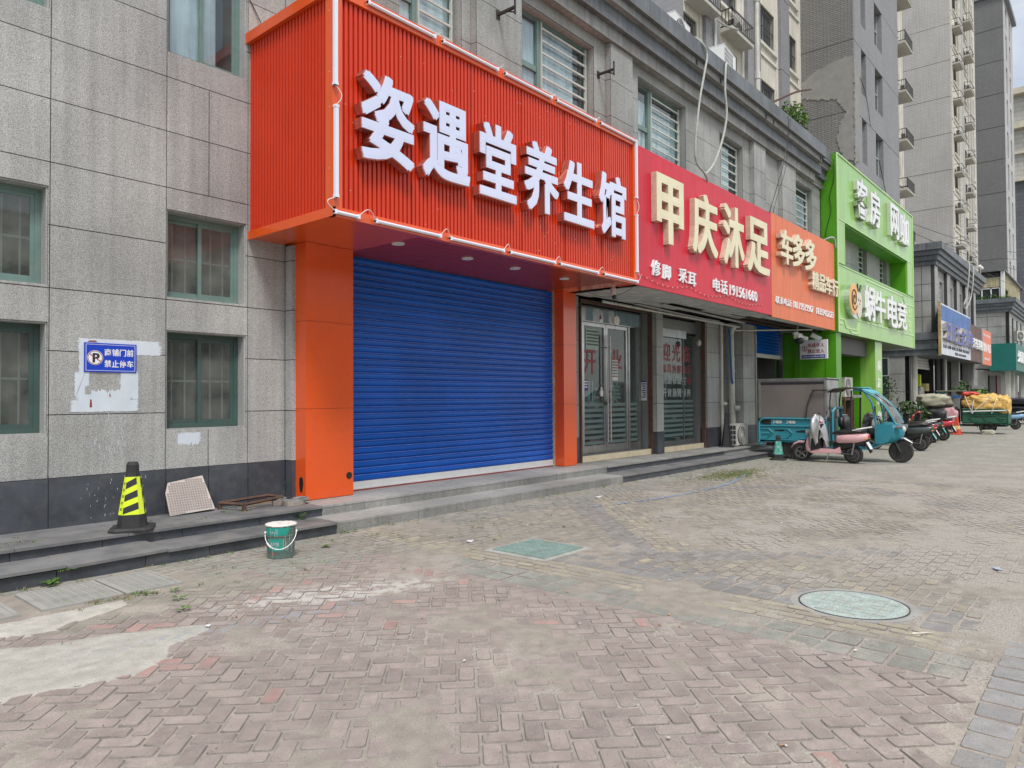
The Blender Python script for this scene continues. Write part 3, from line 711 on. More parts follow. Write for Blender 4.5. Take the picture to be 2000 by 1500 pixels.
obj('roof_slab', MB().box(5.35, 33.9, 7.2, 14, 9.10, 9.13), B1, GRY)
# overhang soffit of boards
mb = MB(); yy = 6.78; i = 0
while yy < 8.42:
    y1 = min(yy+.118, 8.42)
    z = 3.66+(.0 if i % 3 else .004)
    if i in (6, 7): block('soffit_board', 11.6, 14.2, yy, y1-.006, z, z+.012, CEIL, B1); block('soffit_board', 15.9, 18.2, yy, y1-.006, z, z+.012, CEIL, B1)
    elif i in (8, 9, 10, 11): block('soffit_board', 11.6, 16.3-.5*(i-8), yy, y1-.006, z, z+.012, CEIL, B1)
    else: block('soffit_board', 11.6, 23.3 if i < 3 else 20.6-.7*i, yy, y1-.006, z, z+.012, CEIL, B1)
    yy += .118; i += 1
obj('soffit_void', MB().box(5.31, 23.35, 7.16, 8.56, 3.80, 3.85), B1, mat('void_dark', (.03, .03, .03), .9))
mb = MB()
for y in (7.2, 7.6, 8.0): mb.box(14.5, 23.2, y, y+.03, 3.70, 3.73)
for x in (15.2, 16.4, 17.6, 18.8, 20, 21.2): mb.box(x, x+.03, 6.9, 8.4, 3.735, 3.765)
obj('soffit_frame', mb, B1, RST)
o = block('soffit_board', 14.0, 18.6, 7.62, 7.74, 3.60, 3.612, CEIL, B1); o.rotation_euler = (0, .012, .01)
o = block('soffit_board', 13.6, 17.9, 7.98, 8.09, 3.585, 3.597, CEIL, B1); o.rotation_euler = (.05, .02, -.015)
# ---- ground-floor piers and walls to the right of the orange shop
PZ = [.26, .78, 1.445, 2.12, 2.78, 3.445, 3.68]
def pier(x0, x1, yf, side=True, base=True, xs=None):
    wall_grid(B1, 'y', yf, xs or [x0, x1], PZ[1:], GR2); wall_grid(B1, 'y', yf-.012, xs or [x0, x1], [.24, .78], DK)
    if side: wall_grid(B1, 'x', x0-.011, [yf+.002, 8.45 if yf < 8.3 else yf+.35], PZ[1:], GR2, t=.01, deep=.011)
pier(11.30, 12.0, 8.46, False); pier(14.92, 15.25, 8.30); pier(17.64, 18.44, 8.32); pier(18.46, 19.55, 8.52, False, xs=[18.46, 18.9, 19.55]); pier(19.56, 20.42, 8.14)
wall_grid(B1, 'x', 19.556, [8.16, 8.52], PZ[1:], GR2, t=.01, deep=.05)
mb = MB(); mb.box(20.42, 20.47, 8.10, 8.2, .24, 3.66); mb.box(23.28, 23.36, 8.36, 8.5, .24, 3.66); obj('shutter_guide', mb, B1, STL)
mb = MB()
for (a, b, y) in ((12.0, 12.05, 8.42), (14.86, 14.92, 8.40), (15.25, 15.30, 8.38), (17.58, 17.64, 8.36)): mb.box(a, b, y, y+.10, .255, 3.62)
mb.box(12.0, 14.92, 8.41, 8.50, 3.56, 3.63); mb.box(15.25, 17.64, 8.37, 8.46, 3.58, 3.64); obj('rusty_frame', mb, B1, RST)
# inner faces of the two glazed bays
MET = mat('grey_lining_panel', (.20, .21, .21), .45, metal=.2, var=.08, perob=.05)
for (x0, x1, yg) in ((12.05, 14.86, 8.72), (15.30, 17.58, 8.66)):
    for i in range(4): block('lining_panel', x1-.012, x1, 8.50, 9.0, .40+i*.80, 1.195+i*.80, MET, B1)
    block('lining_panel', x0, x1-.02, yg-.06, yg-.045, 3.27 if x0 < 13 else 3.20, 3.56, MET, B1)
    block('lining_panel', x0, x0+.012, 8.50, 9.0, .40, 3.56, MET, B1)
mb = MB(); mb.box(12.05, 15.0, 8.9, 8.95, .26, 3.7)
mb = MB()
for (x0, x1, yf) in ((12.05, 14.86, 8.425), (15.30, 17.6, 8.40)):
    xx = x0
    while xx < x1-.05: x2 = min(xx+.72, x1); block('sill_tile', xx+.002, x2-.002, yf, yf+.03, .262, .388, BEI, B1); xx += .72
    mb.box(x0, x1, yf+.01, 9.2, .255, .392)
obj('threshold', mb, B1, mat('threshold_slate', (.17, .17, .165), .6, var=.2, dirt=.3))
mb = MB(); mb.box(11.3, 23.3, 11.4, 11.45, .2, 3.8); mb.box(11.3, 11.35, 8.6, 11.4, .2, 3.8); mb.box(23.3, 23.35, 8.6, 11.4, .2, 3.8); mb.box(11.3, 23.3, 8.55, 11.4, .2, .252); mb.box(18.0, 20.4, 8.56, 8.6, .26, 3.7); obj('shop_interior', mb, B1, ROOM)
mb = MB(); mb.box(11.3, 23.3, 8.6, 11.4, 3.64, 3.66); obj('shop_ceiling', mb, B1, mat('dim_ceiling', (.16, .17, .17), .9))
# a solid top so no light leaks in from above
obj('floor_slab', MB().box(5.31, 33.9, 7.45, 12.5, 3.86, 4.0), B1, GRY); obj('rear_wall', MB().box(-2, 33.9, 12.4, 12.6, 0, 9.1), B1, GRY)
obj('left_mass', MB().box(-2.2, .3, 8.54, 12.4, 0, 9.1), B1, GR)
obj('side_wall', MB().box(33.9, 34.1, 7.3, 12.5, 3.6, 9.1), B1, GR2); obj('roof_left', MB().box(-2, 5.3, 8.76, 12.5, 9.0, 9.1), B1, GRY)
wall_grid(B1, 'y', 8.54, [.3, 1.47, 2.516, 3.718, 4.75, 5.29], [8.12, 9.0], GR)

# ================================================================ ORANGE SIGN BOX
S = thing('shop_sign_box', 'large orange-red corrugated sign box reading 姿遇堂养生馆 in white channel letters', 'sign', (8, 6.72, 3.66))
def corrugate(parent, axis, plane, a0, a1, z0, z1, m, pitch=.068, d=.034):
    pts = []; a = a0
    while a < a1:
        for (da, dd) in ((0, 0), (.041, 0), (.045, d), (.064, d)):
            if a+da < a1: pts.append((a+da, dd))
        a += pitch
    pts.append((a1, 0)); mb = MB()
    for (p, q) in zip(pts[:-1], pts[1:]):
        c = [(p, z0), (q, z0), (q, z1), (p, z1)]
        mb.add([((k[0][0], plane+k[0][1], k[1]) if axis == 'y' else (plane+k[0][1], k[0][0], k[1])) for k in c], [(0, 1, 2, 3) if axis == 'y' else (3, 2, 1, 0)])
    return obj('corrugated_sheet', mb, parent, m)
corrugate(S, 'y', 6.735, 4.87, 11.27, 3.76, 6.20, ORS); corrugate(S, 'x', 4.772, 6.83, 8.52, 3.76, 6.22, ORS)
mb = MB()
mb.box(4.75, 11.37, 6.70, 6.79, 3.655, 3.765); mb.box(4.75, 11.37, 6.70, 6.80, 6.195, 6.33); mb.box(4.75, 4.875, 6.702, 6.8, 3.765, 6.195); mb.box(11.26, 11.37, 6.702, 6.8, 3.765, 6.195); obj('front_trim', mb, S, ORF)
mb = MB(); mb.box(4.748, 4.79, 6.70, 8.54, 3.655, 3.765); mb.box(4.72, 4.79, 6.70, 8.56, 6.20, 6.335); mb.box(4.748, 4.79, 6.70, 6.84, 3.765, 6.20); obj('side_trim', mb, S, ORF)
mb = MB(); mb.box(4.80, 11.34, 6.80, 8.5, 6.22, 6.30); mb.box(11.34, 11.365, 6.79, 7.13, 3.66, 6.2); obj('sign_casing', mb, S, ORF)
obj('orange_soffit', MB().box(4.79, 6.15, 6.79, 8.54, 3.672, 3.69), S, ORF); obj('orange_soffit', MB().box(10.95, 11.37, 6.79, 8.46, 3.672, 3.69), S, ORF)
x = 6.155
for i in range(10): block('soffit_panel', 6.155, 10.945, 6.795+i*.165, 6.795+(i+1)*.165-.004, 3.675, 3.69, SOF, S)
for (x, y) in ((6.244, 7.34), (7.595, 7.36), (8.683, 7.355), (10.014, 7.36)):
    o = thing('downlight', 'round white downlight in the maroon soffit, ' + {6.244: 'nearest the camera', 7.595: 'second from the camera', 8.683: 'third from the camera', 10.014: 'furthest from the camera, beside the narrow orange pillar'}[x], 'downlight', (x, y, 3.67), 'downlights under the orange sign')
    mb = MB(); mb.lathe([(.055, -.006), (.085, -.008), (.088, .004), (.088, .01)], (x, y, 3.67), 28); obj('rim', mb, o, WHT); mb = MB(); mb.lathe([(.053, -.004), (.053, .004)], (x, y, 3.67), 24); obj('lens', mb, o, mat('lens', (.5, .5, .47), .3))
LS = [('姿', 5.07, 5.877, 4.38, 5.44), ('遇', 6.02, 6.866, 4.40, 5.42), ('堂', 7.06, 7.827, 4.385, 5.42), ('养', 8.01, 8.85, 4.38, 5.43), ('生', 8.99, 9.82, 4.385, 5.38), ('馆', 9.98, 10.83, 4.36, 5.42)]
for (c, x0, x1, z0, z1) in LS:
    o = letter(c, x0-.012, x1+.012, z0-.012, z1+.012, 6.605, .125, [CHR, CHR], S, bold=.025)
    letter(c, x0, x1, z0, z1, 6.594, .012, LET, o, 'letter_face', bold=.022)
def led(x0, x1, z, y=6.68, vert=False):
    mb = MB()
    if vert: mb.box(x0-.022, x0+.022, y-.028, y+.012, z[0], z[1]); mb.box(x0-.026, x0+.026, y-.032, y+.018, z[0], z[0]+.03); mb.box(x0-.026, x0+.026, y-.032, y+.018, z[1]-.03, z[1])
    else: mb.tube([(x0, y, z), (x1, y, z)], .022, 8); mb.box(x0, x0+.03, y-.025, y+.02, z-.025, z+.025); mb.box(x1-.03, x1, y-.025, y+.02, z-.025, z+.025)
    return obj('light_tube', mb, S, LED)
def lead(a, b, sag, y=6.672):
    a, b = Vector(a), Vector(b); pts = []
    for i in range(9):
        t = i/8; p = a.lerp(b, t); p = p+Vector((sag[0], -.03, sag[1]))*math.sin(PI*t); pts.append((p.x, y+p.y, p.z))
    obj('lead', MB().tube(pts, .005, 5), S, CAB)
tb = [(4.75, 5.10), (5.33, 6.40), (6.56, 7.64), (7.77, 8.85), (8.98, 10.05), (10.23, 11.34)]
for (a, b) in tb: led(a, b, 3.70)
for (a, b) in zip(tb[:-1], tb[1:]): lead((a[1], 0, 3.72), (b[0], 0, 3.70), (0, .09))
tt = [(5.24-.02, 6.31), (6.44, 7.53), (7.68, 8.79), (8.91, 10.02), (10.16, 11.32)]
for (a, b) in tt: led(a, b, 6.27)
for (a, b) in zip(tt[:-1], tt[1:]): lead((a[1], 0, 6.28), (b[0], 0, 6.27), (0, .06))
for (x, za, zb) in ((4.765, 5.13, 6.25), (4.775, 3.86, 4.91), (11.315, 5.22, 6.28), (11.315, 3.87, 4.93)): led(x, 0, (za, zb), vert=True)
lead((4.765, 0, 5.13), (4.775, 0, 4.91), (.06, 0)); lead((4.775, 0, 3.86), (4.76, 0, 3.71), (-.13, 0)); lead((11.315, 0, 5.22), (11.315, 0, 4.93), (.03, 0)); lead((11.33, 0, 3.87), (11.34, 0, 3.71), (.04, 0))
for x in (5.95, 7.02, 8.10, 9.18, 10.25): obj('sheet_seam', MB().box(x, x+.006, 6.727, 6.74, 3.77, 6.19), S, mat('seam_dark_red', (.28, .02, .005), .6) if 'seam_dark_red' not in bpy.data.materials else bpy.data.materials['seam_dark_red'])  # dark red strips mark where the sheets join
mb = MB(); rnd = random.Random(9)
for _ in range(46): x = rnd.uniform(4.9, 11.2); z = rnd.uniform(3.8, 6.15); mb.box(x, x+.008, 6.732, 6.735, z, z+.008)
for z in (4.2, 4.9, 5.3, 6.0):
    mb.box(4.745, 4.748, 6.76, 6.766, z, z+.01)
obj('rivet', mb, S, WHT)

# ---- orange pillars of the shop front
def pillar(nm, lab, x0, x1, y0, y1, cuts):
    t = thing(nm, lab, 'pillar', ((x0+x1)/2, (y0+y1)/2, .262), 'orange clad pillars either side of the blue shutter')
    for a, b in zip(cuts[:-1], cuts[1:]): block('cladding_panel', x0, x1, y0, y1, a+.002, b-.002, ORF, t)
    obj('core', MB().box(x0+.01, x1-.01, y0+.01, y1-.005, .258, cuts[-1]), t, BLKP)
    return t
p1 = pillar('orange_pillar', 'wide glossy orange pillar with two dark holes near its foot, left of the blue shutter', 5.34, 6.10, 8.13, 8.50, [.268, 1.47, 2.63, 3.67])
mb = MB(); mb.lathe([(.043, 0), (.043, .004)], (6.03, 8.123, .54), 20, 'y'); mb.lathe([(.048, 0), (.048, .006)], (6.03, 8.126, .54), 20, 'y'); obj('cable_hole', mb, p1, BLKP)
mb = MB(); ring = [(8.235+.045*math.cos(a)*(1 if math.sin(a) > -.1 else .75), .47+.11*math.sin(a)+.012*math.sin(3*a)) for a in [2*PI*i/22 for i in range(22)]]; mb.prism([(y-.005, z) for y, z in ring], 'x', 5.336, 5.342); obj('broken_hole', mb, p1, BLKP)
pillar('orange_pillar', 'narrow glossy orange pillar right of the blue shutter, next to the glass doors', 11.15, 11.57, 8.22, 8.50, [.268, 1.47, 2.63, 3.67])
# ---- roller shutter
T = thing('roller_shutter', 'closed royal blue roller shutter of horizontal slats with a white bottom rail', 'roller shutter', (8.7, 8.46, .27))
sp = [(0, 0), (-.004, .006), (-.017, .020), (-.021, .045), (-.017, .072), (-.006, .085), (-.002, .092), (.006, .0995), (.010, .0995), (.010, 0)]
mb = MB(); mb.prism([(y, z) for y, z in sp], 'x', 0, 4.95); slm = mb.mesh('slat', BLUE)
lipm = MB().box(0, 4.95, -.0075, -.003, .0865, .0905).mesh('lip', mat('lip_glint', (.30, .30, .48), .4, var=.3, vs=9))  # pale lip paints in the reflected line along each slat
for i in range(33):
    o = obj('slat', slm, T); o.location = (6.14, 8.47, .395+i*.0995); o.rotation_euler = (random.uniform(-.02, .02), 0, 0)
    q = obj('slat_lip', lipm, o)
mb = MB(); mb.box(6.14, 11.09, 8.455, 8.475, .29, .395); mb.box(6.14, 11.09, 8.445, 8.48, .285, .305); obj('bottom_rail', mb, T, WHT)
obj('red_gasket', MB().box(6.14, 11.09, 8.44, 8.49, .262, .284), T, mat('dull_red', (.28, .06, .055), .7, var=.2))
mb = MB(); mb.box(11.09, 11.15, 8.44, 8.52, .262, 3.67); obj('side_guide', mb, T, mat('worn_guide', (.38, .34, .31), .7, var=.25, vs=8, dirt=.4, dcol=(.25, .13, .1)))
obj('backing', MB().box(5.4, 11.3, 8.53, 8.55, .2, 3.8), T, ROOM)

# ================================================================ RED SIGN
S = thing('foot_spa_sign', 'long crimson panel sign with raised cream characters 甲庆沐足 next to the orange box', 'sign', (14.6, 6.72, 3.66))
for a, b in zip([11.372, 12.44, 13.78, 15.12, 16.42, 17.95], [12.44, 13.78, 15.12, 16.42, 17.95, 18.01]): block('sign_panel', a+.002, b-.002, 6.72, 6.76, 3.66, 6.255, RED, S)
mb = MB(); mb.box(11.38, 18.0, 6.76, 6.80, 3.68, 6.24); obj('sign_frame', mb, S, RST)
for (c, x0, x1, z0, z1) in [('甲', 11.93, 13.02, 4.55, 5.86), ('庆', 13.40, 14.60, 4.56, 5.86), ('沐', 14.88, 16.03, 4.52, 5.89), ('足', 16.20, 17.60, 4.55, 5.87)]:
    letter(c, x0, x1, z0, z1, 6.60, .118, [CREAM, CRS], S, bold=.026)
for (c, x0, x1, z0, z1) in [('修', 11.87, 12.22, 3.90, 4.20), ('脚', 12.29, 12.63, 3.88, 4.17), ('采', 12.96, 13.31, 3.90, 4.19), ('耳', 13.36, 13.72, 3.88, 4.16), ('电', 14.54, 14.89, 3.90, 4.18), ('话', 14.94, 15.27, 3.88, 4.19), ('191561660', 15.40, 16.98, 3.89, 4.14)]:
    letter(c, x0, x1, z0, z1, 6.685, .03, [WLT, WLT], S, 'small_letter', bold=.014 if len(c) < 2 else .011, spacing=1 if len(c) < 2 else 1.08)
letter('69', 16.99, 17.36, 3.89, 4.13, 6.717, .002, mat('ghost_digits', (.55, .10, .13), .6), S, 'faded_digits', bold=.015)
mb = MB(); pts = []
for i in range(60):
    t = i/59; x = 11.5+5.9*t; z = 3.86-.10*abs(math.sin(t*PI*3.1))+(.0 if t < .5 else .02); pts.append((x, 6.70, z))
mb.tube(pts, .004, 4); wire = obj('fairy_wire', mb, S, mat('pink_wire', (.5, .12, .12), .5)); mb = MB()
for p in pts[::2]: mb.ball((p[0], p[1]-.005, p[2]-.012), .011, .011, .013, 6, 4)
tag(obj('fairy_bulbs', mb, wire, mat('bulb_pink', (.75, .45, .42), .3)), kind='stuff')
# ================================================================ SALMON SIGN
S = thing('motor_shop_sign', 'salmon-orange panel sign with cream characters 车多多 and two phone numbers', 'sign', (20.6, 6.72, 3.62))
mb = MB(); mb.box(18.015, 23.24, 6.72, 6.76, 3.625, 6.29); obj('sign_panel', mb, S, SAL); obj('sign_frame', MB().box(18.03, 23.22, 6.76, 6.82, 3.65, 6.27), S, RST)
for (c, x0, x1, z0, z1) in [('车', 18.30, 19.20, 5.04, 5.93), ('多', 19.16, 20.14, 5.06, 5.97), ('多', 20.14, 21.12, 5.09, 6.0)]: letter(c, x0, x1, z0, z1, 6.58, .135, [CREAM, CRS], S, bold=.022)
for i, c in enumerate('精品车行'): letter(c, 20.78+i*.62, 21.37+i*.62, 4.64, 5.16, 6.60, .12, [CREAM, CRS], S, 'letter', bold=.026)
for (c, x0, x1) in [('联系电话:', 18.22, 19.42), ('18119519567', 19.53, 21.16), ('18355412123', 21.42, 23.02)]: letter(c, x0, x1, 3.99, 4.18, 6.695, .022, [WLT, WLT], S, 'small_letter', bold=.011, spacing=1.06)
# ================================================================ GREEN GAMING-LOUNGE FRONT
S = thing('green_shop_front', 'two-storey lime green panel facade with a snail badge and white letters 蜗牛电竞', 'shop front', (28.6, 6.7, 0), None)
F_ = 6.66
gp = [(23.40, 26.0), (26.0, 28.6), (28.6, 31.2), (31.2, 33.9)]
for (a, b) in gp: block('green_panel', a+.002, b-.002, F_, F_+.06, 7.16, 9.17, GREEN, S); block('green_panel', a+.002, b-.002, F_, F_+.06, 3.60, 5.70, GREEN, S)
block('green_panel', 23.402, 24.15, F_, F_+.06, 5.78, 7.156, GREEN, S); block('green_panel', 32.9, 33.898, F_, F_+.06, 5.78, 7.156, GREEN, S)
mb = MB(); mb.box(23.36, 23.40, F_, 7.14, 3.6, 9.2); mb.box(33.9, 33.94, F_, 7.3, 3.6, 9.2); mb.box(23.40, 33.9, F_+.06, 7.3, 7.10, 7.16); mb.box(24.15, 24.19, F_+.06, 7.3, 5.78, 7.1); mb.box(32.86, 32.9, F_+.06, 7.3, 5.78, 7.1); mb.box(23.4, 33.9, F_+.03, 7.3, 5.70, 5.78); obj('green_return', mb, S, GREENW)
mb = MB(); mb.box(23.36, 33.94, F_-.03, F_+.03, 9.17, 9.205); mb.box(23.36, 23.40, F_-.03, F_, 3.6, 9.17); mb.box(33.90, 33.94, F_-.03, F_, 3.6, 9.17); mb.box(23.42, 33.88, F_-.02, F_, 5.695, 5.72); mb.box(23.42, 33.88, F_-.012, F_, 7.15, 7.17); mb.box(24.13, 24.15, F_-.012, F_, 5.79, 7.15); mb.box(32.9, 32.92, F_-.012, F_, 5.79, 7.15); obj('edge_trim', mb, S, GEDGE)
def line(pts, w_=.035, y=F_-.018):
    mb = MB()
    for (a, b) in zip(pts[:-1], pts[1:]):
        d = Vector((b[0]-a[0], 0, b[1]-a[1])); n = Vector((-d.z, 0, d.x)).normalized()*w_/2; q = d.normalized()*w_/2
        c = [Vector((a[0], y, a[1]))-q+n, Vector((a[0], y, a[1]))-q-n, Vector((b[0], y, b[1]))+q-n, Vector((b[0], y, b[1]))+q+n]
        mb.add([tuple(p) for p in c]+[tuple(p+Vector((0, .018, 0))) for p in c], [(0, 1, 2, 3), (0, 4, 5, 1), (1, 5, 6, 2), (2, 6, 7, 3), (3, 7, 4, 0)])
    obj('raised_line', mb, S, GEDGE)
line([(23.42, 4.02), (23.95, 4.02), (24.15, 3.78), (25.4, 3.78), (25.55, 4.12), (25.7, 4.12), (33.88, 4.12)]); line([(24.6, 3.74), (24.7, 3.66), (25.5, 3.66), (25.62, 4.0)]); line([(23.42, 3.88), (23.8, 3.88)])
line([(26.6, 5.60), (32.0, 5.60), (32.3, 5.35), (33.88, 5.35)]); line([(32.2, 5.30), (32.9, 5.30), (33.0, 5.36)])
for (c, x0, x1, z0, z1) in [('客', 25.10, 26.42, 7.53, 8.86), ('房', 26.70, 28.10, 7.56, 8.84), ('网', 29.60, 30.95, 7.64, 8.90), ('咖', 31.15, 32.62, 7.62, 8.85), ('蜗', 25.85, 27.20, 4.17, 5.37), ('牛', 27.25, 28.65, 4.2, 5.34), ('电', 28.92, 30.50, 4.18, 5.36), ('竞', 30.46, 32.05, 4.2, 5.30)]:
    letter(c, x0, x1, z0, z1, 6.52, .135, [WLT, mat('white_return', (.55, .60, .5), .4)], S, bold=.018)
bd = thing_ = MB()
def disc(mb, cx, cz, rx, rz, y, n=26, mi=0, rot=0, t=.01):
    ring = []
    for k in range(n):
        a = 2*PI*k/n; u, v = rx*math.cos(a), rz*math.sin(a); ring.append((cx+u*math.cos(rot)-v*math.sin(rot), cz+u*math.sin(rot)+v*math.cos(rot)))
    mb.prism(ring, 'y', y, y+t, mi)
mb = MB(); disc(mb, 24.72, 4.66, .76, .56, 6.50, 30, 0, 0, .16); badge = obj('snail_badge', mb, S, mat('badge_steel', (.5, .55, .5), .2, metal=.7))
mb = MB(); disc(mb, 24.5, 4.72, .50, .50, 6.488, 28, 0, .1, .012); obj('shell', mb, badge, mat('shell_orange', (.80, .42, .13), .4)); mb = MB(); disc(mb, 25.05, 4.58, .33, .44, 6.484, 26, 0, .05, .012); obj('face', mb, badge, mat('snail_cream', (.68, .60, .48), .4))
mb = MB(); pts = [(24.5+(.04+.30*i/40)*math.cos(i*.30), 6.482, 4.74+(.05+.34*i/40)*math.sin(i*.30)) for i in range(41)]; mb.tube(pts, .018, 4)
for (x, z) in ((24.98, 4.74), (25.18, 4.72)): mb.ball((x, 6.482, z), .03, .01, .05, 8, 5)
mb.ball((25.09, 6.482, 4.60), .02, .01, .03, 6, 4); mb.tube([(24.95, 6.49, 4.98), (24.88, 6.49, 5.26)], .02, 5); mb.tube([(25.12, 6.49, 4.98), (25.22, 6.49, 5.24)], .02, 5)
tag(obj('outline', mb, badge, INK), kind='stuff')
for (x, z) in ((32.32, 4.82), (32.95, 4.86), (32.32, 4.22), (32.95, 4.26)):
    mb = MB(); frame_rect(mb, x, x+.46, z, z+.42, F_-.012, F_, .035); ic = obj('icon_frame', mb, S, GEDGE); mb = MB(); disc(mb, x+.23, z+.24, .09, .10, F_-.008, 12, 0, 0, .008); mb.box(x+.10, x+.36, F_-.008, F_, z+.07, z+.11); obj('icon', mb, ic, GEDGE)
# street-level lobby in green
mb = MB(); mb.box(23.42, 33.9, 6.72, 7.3, 3.60, 3.64); mb.box(23.36, 33.9, 7.3, 8.5, 3.62, 3.66); obj('soffit', mb, S, mat('soffit_olive', (.10, .15, .06), .5, var=.1))
mb = MB(); mb.box(23.40, 23.46, 6.78, 8.40, 0, 3.60); mb.box(23.36, 23.40, 7.82, 8.02, .1, 3.6); obj('side_wall', mb, S, GREENW)
mb = MB(); mb.box(23.38, 23.9, 6.74, 7.06, 0, 3.60); obj('corner_pier', mb, S, GREENW)
mb = MB(); mb.box(28.25, 29.2, 6.80, 7.3, 0, 3.60); obj('corner_pier', mb, S, GREEN)
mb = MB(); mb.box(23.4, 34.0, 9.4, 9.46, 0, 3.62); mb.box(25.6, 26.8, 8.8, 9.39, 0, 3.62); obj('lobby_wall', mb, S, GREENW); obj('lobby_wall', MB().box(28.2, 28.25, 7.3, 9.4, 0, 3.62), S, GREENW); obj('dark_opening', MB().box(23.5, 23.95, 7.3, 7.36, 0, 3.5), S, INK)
obj('shutter_box', MB().box(24.1, 28.2, 7.08, 7.5, 3.02, 3.58), S, mat('shutter_box_grey', (.10, .10, .10), .6, var=.15))
for i, c in enumerate('蜗友网咖'): letter(c, 28.50, 28.95, 2.50-i*.62, 2.90-i*.62, 6.785, .014, [WLT, WLT], S, 'small_letter', bold=.012)
# ================================================================ BLUE HALF-OPEN SHUTTER
T = thing('roller_shutter', 'half-raised dark blue roller shutter behind the cargo tricycle', 'roller shutter', (22.3, 8.46, .27))
for i in range(12):
    o = obj('slat', slm, T); o.location = (20.48, 8.47, 2.92+i*.0995); o.scale = (2.8/4.95, 1, 1)
obj('bottom_rail', MB().box(20.48, 23.28, 8.445, 8.48, 2.80, 2.92), T, WHT)
# ================================================================ GLASS DOORS
D = thing('glass_door', 'stainless framed double glass door with long bar handles and red 开业 lettering', 'door', (13.3, 8.7, .39))
mb = MB(); mb.box(12.34, 12.42, 8.66, 8.76, .395, 3.22); mb.box(14.27, 14.33, 8.66, 8.76, .395, 3.22); mb.box(14.72, 14.80, 8.66, 8.76, .395, 3.22); mb.box(14.33, 14.72, 8.67, 8.75, .395, .55); obj('door_frame', mb, D, STL)
mb = MB(); mb.box(12.08, 14.80, 8.64, 8.76, 3.22, 3.30); obj('head_rail', mb, D, STL)
rnd = random.Random(2); x = 12.10
while x < 14.7:
    w_ = rnd.uniform(.08, .3); block('foil_strip', x, min(x+w_, 14.78), 8.625, 8.638, 3.24, 3.52, [STL, mat('foil_light', (.42, .46, .47), .35, metal=.4, var=.2), mat('foil_blue', (.18, .26, .30), .5, var=.2)][rnd.randrange(3)], D); x += w_+.004
for (a, b) in ((12.43, 13.34), (13.35, 14.26)):
    mb = MB(); frame_rect(mb, a, b, .40, 3.21, 8.68, 8.735, .075); mb.box(a+.075, b-.075, 8.68, 8.735, .475, .56); lf = obj('door_leaf', mb, D, STL)
    obj('pane', MB().box(a+.07, b-.07, 8.705, 8.711, .55, 3.14), lf, GLD)
    xh = b-.05 if a < 13 else a+.06
    mb = MB(); mb.tube([(xh, 8.60, .62), (xh, 8.60, 2.98)], .019, 10)
    for z in (.85, 2.70): mb.tube([(xh, 8.60, z), (xh, 8.69, z)], .012, 6)
    obj('bar_handle', mb, lf, STL)
obj('pane', MB().box(14.33, 14.72, 8.70, 8.706, .55, 3.22), D, GLD); obj('pane', MB().box(12.06, 12.34, 8.70, 8.706, .40, 3.22), D, GLD)
FRO = mat('frosted_stripe', (.14, .20, .188), .5, var=.06)
mb = MB(); z = .58
while z < 1.50: mb.box(12.50, 13.28, 8.701, 8.703, z, z+.066); mb.box(13.42, 14.19, 8.701, 8.703, z, z+.066); mb.box(14.36, 14.70, 8.697, 8.699, z, z+.066) ; z += .118
obj('frosted_stripe', mb, D, FRO)
letter('开', 12.50, 12.98, 2.10, 2.62, 8.700, .003, TXR, D, 'film_text', bold=.012); letter('业', 13.55, 14.05, 2.25, 2.68, 8.700, .003, TXR, D, 'film_text', bold=.012)
letter('业', 12.55, 13.05, 1.45, 1.95, 8.716, .003, TXW, D, 'film_text', bold=.012); letter('美', 13.52, 14.0, 1.42, 1.95, 8.716, .003, TXW, D, 'film_text', bold=.012)
def paper(x0, x1, z0, z1, y, m=PAP, lines=4, ink=INK, parent=None, name='notice'):
    o = obj(name, MB().box(x0, x1, y, y+.002, z0, z1), parent, m); mb = MB(); rnd = random.Random(int(x0*100)); h = (z1-z0)/(lines+1.2)
    for i in range(lines):
        z = z1-h*(i+1); x = x0+.012*(x1-x0)/.2
        while x < x1-.02: w_ = rnd.uniform(.25, .6)*h; mb.box(x, min(x+w_, x1-.01), y-.0012, y, z, z+h*.5); x += w_*1.35
    obj('print', mb, o, ink); return o
paper(12.60, 13.08, 2.64, 3.08, 8.698, mat('green_notice', (.40, .52, .47), .6), 5, INK, D); paper(13.62, 13.86, 1.98, 2.44, 8.698, PAP, 6, INK, D); paper(12.52, 12.66, 1.74, 1.98, 8.698, NAVY, 3, WLT, D)
paper(14.30, 14.30+.32, 1.55, 1.95, 8.66, PAP, 6, INK, D) if False else None
mb = MB(); mb.box(14.846, 14.848, 8.53, 8.68, 1.52, 1.98); n1 = obj('side_notice', mb, D, PAP); mb = MB()
for i in range(7): mb.box(14.844, 14.846, 8.55, 8.66-.02*(i % 3), 1.90-i*.052, 1.925-i*.052)
mb.box(14.844, 14.846, 8.53, 8.68, 1.955, 1.98); obj('print', mb, n1, NAVY)
mb = MB(); mb.box(13.10, 13.20, 8.66, 8.69, 1.62, 1.74); mb.lathe([(.03, 1.74), (.025, 1.80), (.012, 1.83)], (13.15, 8.675, 0), 8); obj('hand_gel', mb, D, WHT)
mb = MB(); mb.ball((13.34, 8.64, 1.47), .035, .03, .06, 8, 6); mb.tube([(13.28, 8.61, 1.55), (13.36, 8.60, 1.53), (13.42, 8.61, 1.56)], .012, 6); obj('bike_lock', mb, D, mat('lock_brown', (.12, .04, .03), .5))
mb = MB(); mb.prism([(13.02, 3.30), (13.10, 3.31), (13.05, 3.40)], 'y', 8.615, 8.622); obj('red_pennant', mb, D, TXR)
